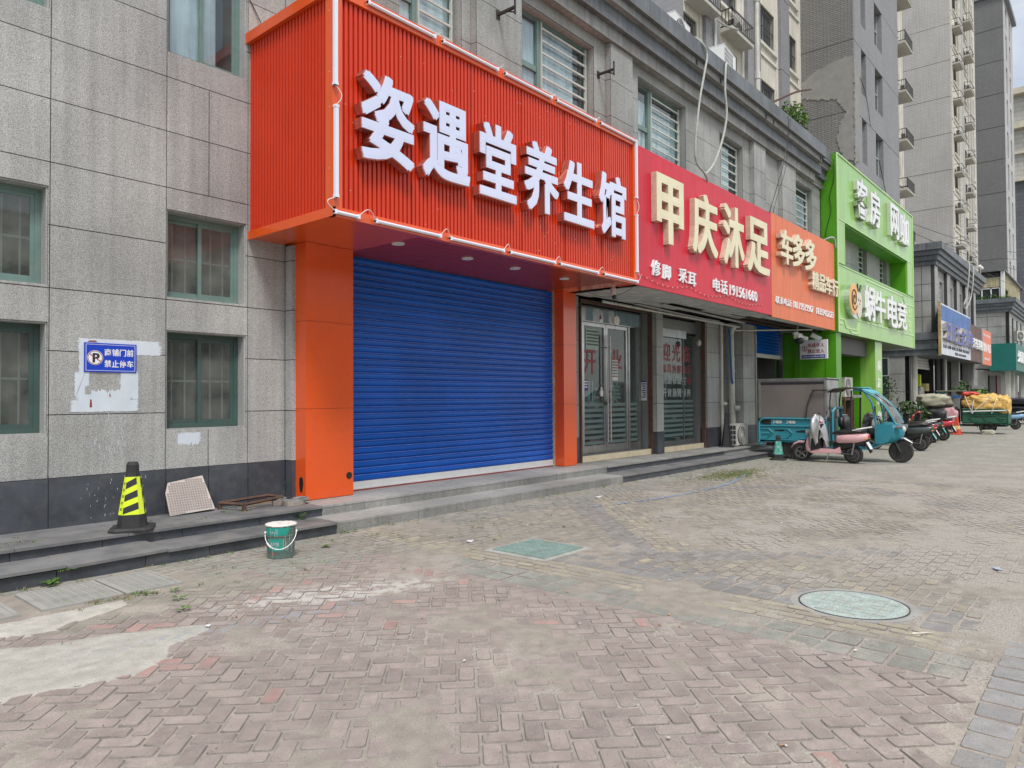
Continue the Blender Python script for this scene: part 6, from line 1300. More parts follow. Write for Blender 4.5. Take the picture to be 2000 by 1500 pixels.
# laden tricycle: nose towards the shops
DG = mat('faded_green_bed', (.015, .10, .06), .6, var=.2, vs=3, dirt=.3, dcol=(.12, .12, .1))
t3 = cargo_trike('old green cargo tricycle with bare canopy hoops parked nose to the shops', (35.7, 4.35, 0), PI/2+.02, DG, mat('old_teal', (.03, .25, .27), .5, var=.2), boxed=False, L_cargo=1.62, wdt=1.1)
def lumpy(nm, lab, cat, c, r, m, seed, amp=.16, n=30, rows=16, pw=3.):
    rnd = Vector((seed, seed*2, seed*.7)); mb = MB(); vs = []
    for j in range(rows+1):
        v = -PI/2+PI*j/rows
        for i in range(n):
            a = 2*PI*i/n; cx = math.copysign(abs(math.cos(a))**(2/pw), math.cos(a))*max(1e-3, math.cos(v))**(2/pw); cy = math.copysign(abs(math.sin(a))**(2/pw), math.sin(a))*max(1e-3, math.cos(v))**(2/pw); cz = math.copysign(abs(math.sin(v))**(2/pw), math.sin(v))
            k = 1+amp*(mnoise.noise(Vector((cx*2, cy*2.2, cz*2))+rnd)+.9*abs(mnoise.noise(Vector((cx*4, cy*5, cz*5))+rnd))+.5*abs(mnoise.noise(Vector((cx*9, cy*11, cz*11))+rnd)))
            vs.append((c[0]+r[0]*cx*k, c[1]+r[1]*cy*k, c[2]+r[2]*cz*k))
    mb.add(vs, [(j*n+i, j*n+(i+1) % n, (j+1)*n+(i+1) % n, (j+1)*n+i) for j in range(rows) for i in range(n)]); return tag(obj(nm, mb, None, m, smooth=True), lab, cat)
TARP = mat('ochre_tarp', (.68, .42, .12), .5, var=.25, vs=5, bump=.6, bs=14)
tp = lumpy('tarpaulin_load', 'bulging ochre-yellow tarpaulin load tied on the green tricycle', 'load', (35.7, 4.38, 1.24), (.54, .74, .36), TARP, 3, .24, 80, 40)
lumpy('tarpaulin_load', 'rounded ochre tarpaulin bundle at the street end of the load', 'load', (35.65, 3.78, 1.16), (.46, .27, .38), TARP, 7, .24, 50, 30)
mb = MB()
for (y0, y1) in ((5.05, 4.75), (4.7, 4.8), (4.1, 4.8), (3.9, 4.1)): mb.tube([(35.10, y1, .85), (35.06, (y0+y1)/2, 1.2), (35.25, y0, 1.58)], .013, 5)
mb.tube([(35.12, 5.1, .92), (35.08, 4.4, .95), (35.12, 3.6, .98)], .025, 5); obj('tie_strap', mb, tp, WHT)
lumpy('canvas_cover', 'dirty cream canvas slung over the bare hoops of the green tricycle', 'cover', (35.5, 6.2, 1.38), (.5, .62, .27), mat('cream_canvas', (.42, .40, .31), .8, var=.25, vs=4, bump=.4, bs=20), 11, .2)
lumpy('red_sheet', 'crumpled red plastic sheet on top of the tricycle load', 'sheet', (35.7, 4.95, 1.66), (.35, .34, .08), mat('red_plastic', (.62, .09, .06), .5, var=.2), 5, .3)
lumpy('pink_bag', 'pink padded bag hanging behind the small banded cone', 'bag', (34.9, 5.55, .62), (.16, .28, .42), mat('dusty_pink', (.50, .28, .30), .8, var=.2, vs=8), 9, .25)
lumpy('dark_bags', 'heap of dark plastic bags and clutter in the cab of the green tricycle', 'bags', (35.3, 5.9, .70), (.4, .5, .34), mat('dark_plastic_bag', (.06, .06, .065), .4, var=.4, vs=6), 13, .35)
lumpy('rubble_sack', 'pale lumpy sack by the wheel of the green tricycle', 'sack', (34.8, 4.2, .08), (.10, .22, .10), mat('pale_sack', (.42, .40, .33), .9, var=.3, vs=20), 2, .3)
obj('flat_board', MB().box(35.2, 36.2, 5.1, 6.1, 1.78, 1.81), None, mat('board_edge', (.30, .27, .21), .8)); tag(bpy.data.objects['flat_board'], 'flat pale board lying across the tricycle canopy', 'board')
# black car, only its tail in view
t = thing('parked_car', 'glossy black parked car cut by the right edge of the picture', 'car', (0, 0, 0)); CARP = mat('car_black', (.012, .013, .016), .15, coat=.8)
g = MB(); g.hull([(-2.2, .62, .70, .24), (-2.0, .64, .86, .34), (-1.0, .66, .90, .38), (.6, .66, .90, .38), (1.6, .62, .88, .34), (2.2, .56, .72, .24)], 18, 4.5); obj('body', g, t, CARP, smooth=True)
g = MB(); g.hull([(-1.9, .98, .60, .04), (-1.1, 1.22, .64, .22), (-.2, 1.26, .66, .24), (.5, 1.18, .64, .20), (1.1, .98, .62, .05)], 16, 3.2); go = obj('cabin', g, t, CARP, smooth=True); g = MB(); g.hull([(-1.6, 1.08, .66, .06), (-1.0, 1.2, .70, .16), (-.1, 1.22, .70, .17), (.5, 1.14, .68, .12)], 14, 3.6); obj('side_glass', g, go, mat('tinted_glass', (.03, .035, .04), .08))
for (x, s) in ((-1.35, -1), (-1.35, 1), (1.4, -1), (1.4, 1)): wheel(t, x, s*.80, .33, .2, RIM, 'wheel', 7)
g = MB(); g.tube([(-1.65, -.70, 1.04), (-1.1, -.71, 1.36), (-.1, -.72, 1.44), (.6, -.70, 1.28), (1.0, -.69, 1.02)], .014, 5); g.tube([(-1.65, .70, 1.04), (-1.1, .71, 1.36), (-.1, .72, 1.44), (.6, .70, 1.28), (1.0, .69, 1.02)], .014, 5); obj('chrome_trim', g, t, STL)
g = MB(); g.ball((-2.14, -.62, .74), .06, .16, .08, 8, 6); g.ball((-2.14, .62, .74), .06, .16, .08, 8, 6); obj('tail_lamp', g, t, mat('tail_red', (.3, .01, .01), .2)); t.location = (49, 4.0, 0); t.rotation_euler = (0, 0, PI+1.25)

# ================================================================ BUILDINGS FARTHER ALONG
TG = tiles('grey_tower_tile', (.27, .27, .28), (.235, .235, .245), (.16, .16, .165), 'y', .26, .085, off=.5, var=.08, msize=.010)
TGX = tiles('grey_tower_tile_side', (.235, .23, .22), (.20, .195, .185), (.10, .10, .10), 'x', .28, .085, off=.5, var=.1, msize=.011)
TBX = tiles('pale_tower_tile_side', (.46, .445, .42), (.42, .405, .385), (.33, .32, .30), 'x', .4, .14, off=.5, var=.08, msize=.02)
TDX = tiles('dark_tower_tile_side', (.165, .165, .165), (.15, .15, .15), (.12, .12, .12), 'x', .4, .2, off=.5, var=.08, msize=.02)
WSH = mat('cream_render', (.60, .57, .49), .8, var=.14, vs=.7, streak=.22, dirt=.25, dcol=(.42, .36, .26), dscale=1.2); WPL = mat('cream_band', (.62, .60, .54), .75, var=.08, streak=.15)
CONC = mat('patched_render', (.265, .26, .245), .9, var=.12, vs=3, bump=.2); LEDGE = mat('ledge_concrete', (.46, .44, .39), .85, var=.2, vs=3, dirt=.5, dcol=(.20, .19, .17), dscale=3)
DWG = mat('dark_window_glass', (.035, .05, .055), .08, var=.3, vs=1.2); BARD = mat('window_bar_dark', (.08, .075, .07), .5); ALU = mat('window_alu', (.40, .44, .43), .45)
def ledge(parent, x0, x1, yf, yw, z, ac=True, rail=True, fine=True, mside=None):
    lo = obj('ac_ledge', MB().box(x0, x1, yf, yw, z, z+.12), parent, LEDGE)
    if rail:
        g = MB(); r = .018
        for zz in (z+.16, z+.72): g.box(x0, x1, yf, yf+r*2, zz, zz+r*2); g.box(x0, x0+r*2, yf, yw, zz, zz+r*2); g.box(x1-r*2, x1, yf, yw, zz, zz+r*2)
        n = int((x1-x0)/.16)
        if fine:
            for i in range(n+1): x = x0+(x1-x0-2*r)*i/n; g.box(x, x+r*1.4, yf, yf+r*1.4, z+.12, z+.74)
            for i in range(4): y = yf+(yw-yf)*i/4; g.box(x0, x0+r*1.4, y, y+r*1.4, z+.12, z+.74)
        obj('railing', g, lo, BARD)
    if ac:
        xm = (x0+x1)/2+.1; g = MB().box(xm-.42, xm+.42, yf+.16, yf+.46, z+.14, z+.72); a = obj('ac_box', g, lo, ACW); g = MB(); g.box(xm-.425, xm-.42, yf+.2, yf+.42, z+.2, z+.66); g.lathe([(.22, -.01), (.22, 0)], (xm-.06, yf+.16, z+.43), 14, 'y'); obj('ac_fan', g, a, BARD)
def bar_window(parent, x0, x1, z0, z1, y, bars=True):
    g = MB(); frame_rect(g, x0, x1, z0, z1, y+.02, y+.08, .05); g.box((x0+x1)/2-.025, (x0+x1)/2+.025, y+.02, y+.07, z0, z1); wo = obj('window', g, parent, ALU); obj('pane', MB().box(x0+.04, x1-.04, y+.06, y+.065, z0+.04, z1-.04), wo, DWG)
    if bars:
        g = MB(); n = max(3, int((x1-x0)/.15))
        for i in range(n+1): x = x0+(x1-x0)*i/n; g.box(x-.012, x+.012, y-.05, y-.026, z0, z1)
        for zz in (z0+.02, (z0+z1)/2, z1-.04): g.box(x0, x1, y-.05, y-.026, zz, zz+.03)
        obj('window_bars', g, wo, BARD)
# --- white apartment block right behind the shop roof
Aw = thing('apartment_block', 'cream and grey apartment block with barred windows and AC ledges rising behind the cornice', 'building', (25, 12, 9.1)); YW = 10.37
def facade(parent, bays, z0, z1, yw, wz, wh, pitch, k0, k1, ledges=(), m1=WSH, m2=TG):
    for (a, b, kind, wins) in bays:
        zs = [z0]+[wz+pitch*k+(wh*.0)-.55 for k in range(k0, k1+1)]+[z1]; g = MB(); m = m1 if kind == 'w' else m2; yp = yw if kind == 'w' else yw-.18
        if kind == 'w':
            cols = [a]+[q for w_ in wins for q in w_]+[b]
            for i in range(0, len(cols), 2): g.box(cols[i], cols[i+1], yp, yp+.3, z0, z1)
            for (w0, w1) in wins:
                zc = z0
                for k in range(k0, k1+1):
                    za, zb = wz+pitch*k, wz+pitch*k+wh
                    if zb < z0 or za > z1: continue
                    g.box(w0, w1, yp, yp+.3, zc, max(zc, za)); zc = zb
                g.box(w0, w1, yp, yp+.3, zc, z1)
            obj('wall_bay', g, parent, m); g = MB()
            for k in range(k0, k1+1):
                for (w0, w1) in wins: g.box(w0-.1, w1+.1, yp-.10, yp, wz+pitch*k-.16, wz+pitch*k-.04)
                g.box(a, b, yp-.06, yp, wz+pitch*k-.55, wz+pitch*k-.45)
            g.box(a, a+.18, yp-.05, yp, z0, z1); g.box(b-.18, b, yp-.05, yp, z0, z1); obj('white_band', g, parent, WPL)
        else:
            for (za, zb) in zip(zs[:-1], zs[1:]):
                if zb > za: g.box(a, b, yp, yw+.3, za+.012, zb-.012)
            obj('wall_bay', g, parent, m)
        for k in range(k0, k1+1):
            for (w0, w1) in wins:
                if wz+pitch*k > z0-1.3: bar_window(parent, w0, w1, wz+pitch*k, wz+pitch*k+wh, yp+.1)
bays = [(16.0, 20.2, 'g', []), (20.2, 21.8, 'w', [(20.45, 21.5)]), (21.8, 22.9, 'g', []), (22.9, 25.25, 'w', [(23.2, 24.7)]), (25.25, 26.5, 'g', []), (26.5, 28.65, 'w', [(26.75, 28.4)]), (28.65, 29.6, 'g', []), (29.6, 31.35, 'w', [(29.95, 30.95)])]
facade(Aw, bays, 9.1, 26, YW, 15.3, 1.5, 2.95, -2, 2)
obj('tower_mass', MB().box(16, 31.35, YW+.3, 22, 9.1, 26), Aw, GRY)
for z in (8.25, 11.2, 14.15, 17.1):
    if z > 9: ledge(Aw, 23.2, 25.05, 9.89, YW, z); ledge(Aw, 20.6, 22.2, 9.85, YW, z)
g = MB(); g.tube([(25.95, 10.12, 9.2), (25.95, 10.12, 26)], .09, 10)
for z in (10.5, 13.4, 16.3): g.tube([(25.95, 10.12, z), (25.95, 10.12, z+.25)], .115, 10)
obj('rain_pipe', g, Aw, PVC); obj('rain_pipe', MB().tube([(22.35, 10.12, 9.2), (22.35, 10.12, 14.6)], .045, 8), Aw, PVC); obj('hose', MB().tube([(22.4, 10.1, 14.2), (22.8, 9.9, 14.05), (23.6, 9.86, 14.25)], .03, 6), Aw, LAG)
# --- grey tower 1
T1 = thing('grey_tower', 'nearest grey tiled apartment tower with narrow windows behind the lime facade', 'building', (35, 11, 0))
wz, pit = 14.45, 2.95
for (a, b) in zip([8.2, YW+1.8], [YW+1.8, YW+6]): pass
g = MB(); zs = [6.0]+[wz-1.05+pit*k for k in range(-1, 5)]+[30]
for (za, zb) in zip(zs[:-1], zs[1:]): block('tile_band', 31.35, 31.6, 8.2, 12.5, za+.012, zb-.012, TGX, T1)
cols = [31.62, 32.50, 33.25, 34.72, 36.05, 39.15]
for k, (za, zb) in enumerate(zip(zs[:-1], zs[1:])):
    g = MB(); w0, w1 = wz+pit*(k-2), wz+pit*(k-2)+2.2
    g.box(31.35, 31.62, 8.198, 8.199, za, zb) if False else None
    for (a, b) in ((31.60, 32.50), (33.25, 34.72), (36.05, 39.15)): g.box(a, b, 8.2, 8.5, za+.012, zb-.012)
    for (a, b) in ((32.50, 33.25), (34.72, 36.05)):
        lo, hi = max(za, w0), min(zb, w1)
        if hi > lo: g.box(a, b, 8.2, 8.5, za+.012, lo); g.box(a, b, 8.2, 8.5, hi, zb-.012) if zb-.012 > hi else None
        else: g.box(a, b, 8.2, 8.5, za+.012, zb-.012)
    obj('tile_band', g, T1, TG)
    if k > 0:
        for (a, b) in ((32.50, 33.25), (34.72, 36.05)):
            g = MB(); frame_rect(g, a+.02, b-.02, w0, w1, 8.40, 8.45, .05); g.box(a, b, 8.40, 8.46, w0+1.0, w0+1.06); g.box(a, b, 8.30, 8.5, w1-.22, w1); wo = obj('window', g, T1, ALU); obj('pane', MB().box(a+.05, b-.05, 8.43, 8.44, w0, w1), wo, DWG)
obj('tower_core', MB().box(31.6, 39.15, 8.5, 20, 4, 30), T1, GRY); obj('shadow_joint', MB().box(31.37, 31.6, 8.22, 12.4, 6, 30), T1, JNT)
mb = MB(); pl = [(10.4, 15.0), (9.9, 15.35), (9.2, 15.6), (8.5, 15.7), (8.195, 15.6), (8.195, 11.3), (8.6, 11.4), (8.9, 12.3), (8.75, 13.0), (8.5, 13.4), (8.9, 14.0), (9.7, 14.2), (10.3, 14.45)]; mb.prism(ragged(pl, .05), 'x', 31.325, 31.36)
mb.prism(ragged([(31.33, 15.6), (31.9, 15.3), (32.2, 14.6), (31.9, 14.1), (32.0, 13.2), (31.7, 12.4), (31.9, 11.4), (31.33, 11.2)], .05), 'y', 8.175, 8.205); obj('render_patch', mb, T1, CONC)
g = MB(); g.tube([(32.2, 8.17, 15.0), (32.9, 8.15, 14.6), (33.4, 8.15, 13.9), (33.5, 8.12, 13.3)], .012, 4); g.tube([(35.0, 8.15, 12.2), (36.3, 8.12, 10.6), (36.6, 8.1, 9.4)], .015, 4); obj('loose_wire', g, T1, BLKP)
# white facade continuing beyond tower 1
facade(T1, [(39.15, 43.5, 'w', [(40.2, 41.6)]), (43.5, 44.6, 'g', []), (44.6, 50.5, 'w', [(45.3, 46.7), (47.9, 49.3)])], 6, 30, YW, 15.3, 1.5, 2.95, -2, 4, m2=TG)
for i, z in enumerate((10.8, 13.75, 16.7, 19.65, 22.6, 25.5)): ledge(T1, 47.3, 49.3, 9.5, YW, z+.1, ac=(i % 3 != 1), fine=False if i > 4 else True)
obj('tower_core', MB().box(39.15, 50.5, YW+.3, 20, 4, 30), T1, GRY)
# --- tower 2
T2 = thing('pale_tower', 'pale beige apartment tower with two columns of AC ledges, second along the street', 'building', (72, 14, 0))
zs = [2+2.95*k for k in range(0, 15)]
for (za, zb) in zip(zs[:-1], zs[1:]): block('tile_band', 66, 66.4, 10.05, 16, za+.02, zb-.02, TBX, T2)
obj('shadow_joint', MB().box(66.04, 66.4, 10.1, 15.9, 2, 43), T2, mat('tower_joint', (.22, .21, .20), .9))
facade(T2, [(66.4, 70.2, 'w', [(67.3, 68.9)]), (70.2, 71.2, 'g', []), (71.2, 75.0, 'w', [(72.0, 73.6)]), (75.0, 76.0, 'g', []), (76, 78.5, 'w', [(76.6, 77.8)])], 6, 43.3, 10.05, 9.6, 1.6, 2.95, -1, 11, m2=TBX)
obj('tower_core', MB().box(66.4, 78.5, 10.35, 18, 2, 43.3), T2, GRY)
for i in range(11): ledge(T2, 66.5, 68.2, 9.45, 10.05, 10.6+2.95*i, ac=i % 4 != 1, fine=False); ledge(T2, 71.1, 73.0, 9.35, 10.05, 9.9+2.95*i, ac=i % 3 != 2, fine=False)
for x in (69.2, 70.0, 74.2): obj('rain_pipe', MB().tube([(x, 9.95, 5), (x, 9.95, 43)], .07, 6), T2, PVC)
# --- tower 3
T3 = thing('dark_tower', 'dark grey tower with tall slim windows and a flat roof edge against the sky', 'building', (100, 13, 0))
zs = [2+3.72*k for k in range(0, 13)]
for (za, zb) in zip(zs[:-1], zs[1:]): block('tile_band', 96, 96.4, 9.5, 17, za+.03, zb-.03, TDX, T3)
obj('shadow_joint', MB().box(96.05, 96.4, 9.55, 16.9, 2, 46.6), T3, mat('tower_joint_dark', (.09, .09, .09), .9)); PW = mat('pale_render', (.44, .44, .44), .8, var=.1, vs=.5, streak=.12)
g = MB(); cols = [(96.4, 98.2), (99.5, 101.7), (103, 105.2)]
for (a, b) in cols: g.box(a, b, 9.5, 9.9, 2, 46.6)
for (a, b) in ((98.2, 99.5), (101.7, 103)):
    for k in range(13): g.box(a, b, 9.5, 9.9, 2+3.72*k, 2.72+3.72*k)
    g.box(a, b, 9.5, 9.9, 46.1, 46.6)
obj('front_wall', g, T3, PW)
for k in range(12):
    for (a, b) in ((98.2, 99.5), (101.7, 103)): wo = obj('window', MB().box(a, b, 9.66, 9.72, 4.0+3.72*k-.0, 4.1+3.72*k), T3, ALU); obj('pane', MB().box(a, b, 9.72, 9.74, 2.7+3.72*k, 5.75+3.72*k), wo, DWG)
obj('tower_core', MB().box(96.4, 105.2, 9.9, 18, 2, 46.6), T3, GRY); obj('roof_edge', MB().box(95.7, 105.6, 9.1, 18, 46.6, 47.1).box(95.9, 105.4, 9.3, 18, 47.1, 47.9), T3, mat('roof_edge_grey', (.24, .25, .26), .7))
facade(T3, [(105.2, 112, 'w', [(107, 109)])], 2, 42, 11.0, 5, 1.6, 2.95, 0, 11); [ledge(T3, 106.5, 109.5, 10.2, 11, 6+2.95*i, ac=True, rail=False) for i in range(11)]
T4 = thing('corniced_building', 'pale far building with heavy cream cornices at the right edge of the picture', 'building', (140, 10, 0))
g = MB(); g.box(132, 134, 4, 17, 0, 34); obj('lower_wall', g, T4, tiles('slate_cladding', (.12, .125, .14), (.10, .105, .12), (.07, .07, .08), 'x', 1.2, .6, msize=.04)); g = MB(); g.box(132.1, 134, 4, 17, 34, 47.5); obj('upper_wall', g, T4, tiles('stone_bands', (.45, .44, .40), (.42, .41, .38), (.30, .29, .26), 'x', 2.4, .7, msize=.05)); CRM = mat('cream_cornice', (.52, .48, .38), .8, var=.15)
for (z, p_, h) in ((34, .6, .5), (38.2, .4, .35), (42.0, .9, .8), (47.2, 1.0, .9)): block('cornice', 132-p_, 134, 4-p_, 17, z, z+h, CRM, T4)
for (za, zb) in ((35.2, 37.4), (39.0, 41.4), (43.4, 46.4)): g = MB(); g.box(132.04, 132.08, 8.2, 9.6, za, zb); wo = obj('window', g, T4, DWG)
# --- shop block 2
B2 = thing('corner_shop_block', 'second two-storey grey shop block with dark cornice, beyond the lime facade', 'building', (47, 9, 0))
Z2 = [4.72, 5.5, 6.3, 7.12, 8.05]
wall_grid(B2, 'x', 40.1, [7.08, 7.5, 8.6, 9.8, 11], Z2, GR2, gap=.03); u2 = [(42.2, 43.1, 4.9, 7.5), (44.9, 45.9, 4.9, 7.5), (47.8, 48.8, 4.9, 7.5), (50.8, 51.7, 4.9, 7.5)]
wall_grid(B2, 'y', 7.08, [40.12, 41.1, 42.2, 43.1, 44.0, 44.9, 45.9, 46.9, 47.8, 48.8, 49.8, 50.8, 51.7, 54.2], Z2, GR2, u2, gap=.02)
for (a, b) in ((40.12, 40.9), (43.4, 44.3), (46.3, 47.2), (49.2, 50.1), (52.2, 53.0)): wall_grid(B2, 'y', 6.92, [a, b], Z2, GR2, deep=.15)
for (x0, x1, z0, z1) in u2:
    reveal(B2, x0, x1, z0, z1, 7.10, 7.4, GR2, False); g = MB(); frame_rect(g, x0+.02, x1-.02, z0, z1, 7.2, 7.26, .05)
    zz = z0+.2
    while zz < z1: g.box(x0+.05, x1-.05, 7.17, 7.2, zz, zz+.05); zz += .28
    wo = obj('window', g, B2, ALU); obj('pane', MB().box(x0, x1, 7.24, 7.25, z0, z1), wo, DWG)
def cornice2(B, X0, X1, y0, zb, xside, zoff=0):
    for q, (dy, z0, z1, m) in enumerate([(0.02, 8.05, 8.27, CORN), (.12, 8.27, 8.52, CORN), (.22, 8.52, 8.75, CORN), (.34, 8.75, 9.10, CORN)]):
        o_ = obj('cornice', MB().box(X0-dy-.05, X1+dy, y0-dy-.05, 12, z0+zoff+.004, z1+zoff-.004), B, m)
cornice2(B2, 40.1, 54.2, 6.92, 0, 1); obj('roof_slab', MB().box(40.1, 54.2, 6.95, 12, 9.08, 9.12), B2, GRY)
for q, (dy, z0, z1) in enumerate([(.05, 3.60, 3.88), (.12, 3.885, 4.12), (.05, 4.125, 4.35), (.14, 4.355, 4.71)]): obj('lower_moulding', MB().box(40.0-dy, 54.2, 6.9-dy, 12, z0, z1), B2, CORN)
wall_grid(B2, 'x', 40.0, [8.05, 9.1, 9.5, 10.6], [.0, .9, 1.8, 2.7, 3.6], GR2, gap=.02); wall_grid(B2, 'y', 8.05, [40.0, 40.5], [.0, .9, 1.8, 2.7, 3.6], GR2, gap=.02)
g = MB(); frame_rect(g, 9.0, 9.6, 2.6, 3.55, 0, .05, .05); g.xf(Matrix(((0, 1, 0, 39.97), (1, 0, 0, 0), (0, 0, 1, 0), (0, 0, 0, 1)))); wo = obj('window', g, B2, ALU); obj('pane', MB().box(39.98, 39.99, 9.0, 9.6, 1.2, 3.5), wo, DWG)
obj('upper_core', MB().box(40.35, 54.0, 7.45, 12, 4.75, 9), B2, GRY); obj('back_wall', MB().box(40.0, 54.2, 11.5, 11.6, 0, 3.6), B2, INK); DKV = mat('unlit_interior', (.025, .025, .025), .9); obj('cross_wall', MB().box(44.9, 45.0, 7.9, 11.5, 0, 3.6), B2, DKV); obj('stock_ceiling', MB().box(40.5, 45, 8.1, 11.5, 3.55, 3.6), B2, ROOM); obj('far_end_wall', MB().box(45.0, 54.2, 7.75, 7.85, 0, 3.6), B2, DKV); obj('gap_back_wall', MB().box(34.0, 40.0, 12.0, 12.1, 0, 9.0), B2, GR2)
g = MB(); g.tube([(40.55, 7.95, 0), (40.55, 7.95, 3.6)], .13, 10); obj('column', g, B2, PVC); obj('column', MB().tube([(44.6, 7.4, 0), (44.6, 7.4, 3.6)], .10, 8), B2, BLKP); obj('column', MB().box(45.0, 45.2, 7.3, 7.5, 0, 3.6), B2, PVC); obj('column', MB().box(49.0, 49.4, 7.3, 7.7, 0, 3.6), B2, GR2); obj('column', MB().box(53.0, 53.6, 7.1, 7.7, 0, 3.6), B2, GR2)
for i in range(4): obj('shutter_slats', MB().box(40.8, 44.5, 8.0+i*.02, 8.06+i*.02, 3.0+i*.15, 3.13+i*.15), B2, PVC)
# stock hanging in the hardware shop
lumpy('hanging_stock', 'dark jumble of pipes, hats and tools hanging in the hardware shop', 'stock', (42.6, 9.2, 1.7), (1.6, .5, 1.2), mat('stock_dark', (.035, .035, .035), .7, var=.9, vs=3, dirt=.7, dcol=(.25, .24, .22), dscale=4), 21, .5)
cable('coiled_hose', [(42.3, 8.2, .3), (42.3, 8.1, 1.6), (42.65, 8.1, 2.0), (43.0, 8.1, 1.6), (43.0, 8.1, .3)], .12, PVC, 'thick pale corrugated hose hanging in an arch in the hardware shop', 'hose'); tag(obj('yellow_tool', MB().prism([(43.0, 2.0), (43.5, 1.95), (43.35, 2.7), (43.15, 2.75)], 'y', 8.2, 8.4), None, YEL), 'yellow triangular tool hanging in the hardware shop', 'tool'); tag(obj('red_crate', MB().box(41.3, 42.2, 8.2, 8.5, 3.0, 3.25), None, TXR), 'red crate hanging at the top of the hardware shop opening', 'crate'); tag(obj('boxed_meter', MB().box(43.6, 44.3, 8.0, 8.2, 1.85, 2.25).box(43.75, 44.15, 7.98, 8.0, 1.95, 2.15), None, mat('cream_box', (.5, .42, .2), .6)), 'cream box with an orange label in the hardware shop', 'box')
# signs on block 2
S = thing('hardware_sign', 'white sign with blue top stripes and big blue characters 宏顺五金机电', 'sign', (44, 6.75, 3.6)); ys = 6.62; tilt = .0
obj('sign_board', MB().box(39.65, 48.5, ys, ys+.08, 3.62, 6.1), S, mat('white_board', (.62, .66, .72), .5, var=.08, streak=.15)); obj('blue_stripes', MB().box(39.75, 48.5, ys-.01, ys, 5.28, 6.02), S, mat('board_blue', (.04, .13, .38), .5, var=.35, vs=2)); obj('side_post', MB().box(39.55, 39.65, ys-.02, ys+.1, 3.55, 6.15), S, mat('ochre_post', (.34, .26, .12), .8, var=.4, vs=4)); BL = mat('letter_blue', (.02, .06, .38), .4)
for i, c in enumerate('宏顺五金机电'): letter(c, 40.0+i*1.42, 41.30+i*1.42, 4.28, 5.22, ys-.16, .15, [BL, mat('return_beige', (.4, .36, .3), .6)], S, bold=.018)
letter('五金 水暖 电动工具 机电 劳保 配件', 40.1, 47.9, 3.95, 4.12, ys-.01, .01, INK, S, 'small_letter', .02); letter('电话 13956233378', 43.4, 46.8, 3.70, 3.86, ys-.01, .01, INK, S, 'small_letter', .02); obj('brace', MB().prism([(7.05, 4.75), (6.68, 6.12), (6.62, 6.10), (6.9, 4.72)], 'x', 39.80, 39.86), S, BLKP)
S = thing('brown_sign', 'brown slatted sign with white raised characters between the hardware sign and the orange sign', 'sign', (50.6, 6.7, 3.6))
x = 48.55
while x < 52.6: block('slat', x, x+.34, ys, ys+.06, 3.60, 5.75, mat('brown_slat', (.13, .07, .055), .6, var=.2, perob=.15) if 'brown_slat' not in bpy.data.materials else bpy.data.materials['brown_slat'], S); x += .36
for i, c in enumerate('汽车美容'): letter(c, 48.8+i*.93, 49.65+i*.93, 4.35, 4.95, ys-.12, .11, [WLT, WLT], S, bold=.018)
S = thing('snack_sign', 'orange upright sign with white characters 馄饨小吃店', 'sign', (54.6, 6.6, 3.6)); obj('sign_board', MB().box(52.9, 56.6, ys-.05, ys+.2, 3.55, 5.75), S, SAL); obj('side_face', MB().box(52.75, 52.9, ys-.06, ys+.2, 3.55, 5.78), S, mat('grey_side', (.35, .35, .38), .5))
for i, c in enumerate('馄饨小吃店'): letter(c, 53.1+i*.68, 53.7+i*.68, 4.35, 4.95, ys-.06, .01, WLT, S, 'letter', bold=.018)
letter('早点 · 小吃 · 炒菜', 53.2, 56.3, 5.35, 5.5, ys-.06, .01, WLT, S, 'small_letter', .01); letter('电话 预订', 53.5, 55.8, 3.85, 4.0, ys-.06, .01, WLT, S, 'small_letter', .01)
# fittings on the roofs
t = thing('roof_camera', 'pair of round white cameras on a thin pole at a roof end', 'camera', (53.5, 6.7, 9.1)); g = MB(); g.tube([(53.5, 6.7, 9.1), (53.5, 6.7, 9.9)], .02, 5); g.tube([(53.2, 6.7, 9.85), (53.9, 6.7, 9.85)], .02, 5); obj('pole', g, t, ACW); g = MB(); g.ball((53.2, 6.7, 9.7), .12, .12, .12); obj('camera_head', g, t, WHT); g = MB(); g.ball((53.95, 6.7, 9.72), .12, .12, .12); obj('camera_head', g, t, WHT)
cable('insulated_pipe', [(47.0, 7.3, 9.3), (47.1, 6.5, 9.15), (46.8, 6.4, 8.5), (46.6, 6.5, 7.2), (46.2, 6.6, 6.6)], .035, LAG, 'left pale wrapped pipe hanging over the cornice of the second block'); cable('insulated_pipe', [(48.2, 7.3, 9.3), (48.5, 6.5, 9.15), (48.2, 6.4, 8.3), (48.0, 6.5, 7.2), (47.0, 6.6, 6.5), (46.2, 6.6, 6.55)], .035, LAG, 'right pale wrapped pipe hanging over the cornice of the second block')
for i, (x0, y0, z0, x1, y1, z1) in enumerate(((37, 9, 10.6, 70, 3.0, 12.4), (37, 9, 10.3, 72, 2.6, 10.8), (45, 8, 10.2, 75, 3.2, 9.6), (48, 8, 10.6, 70, 3.4, 12.6))):
    pts = [(x0+(x1-x0)*k/10, y0+(y1-y0)*k/10, z0+(z1-z0)*k/10-.7*math.sin(PI*k/10)) for k in range(11)]; tag(obj('overhead_wire', MB().tube(pts, .016, 4), None, BLKP), ['highest', 'second', 'lowest', 'crossing'][i]+' thin wire strung across the street above the second shop block', 'wire')
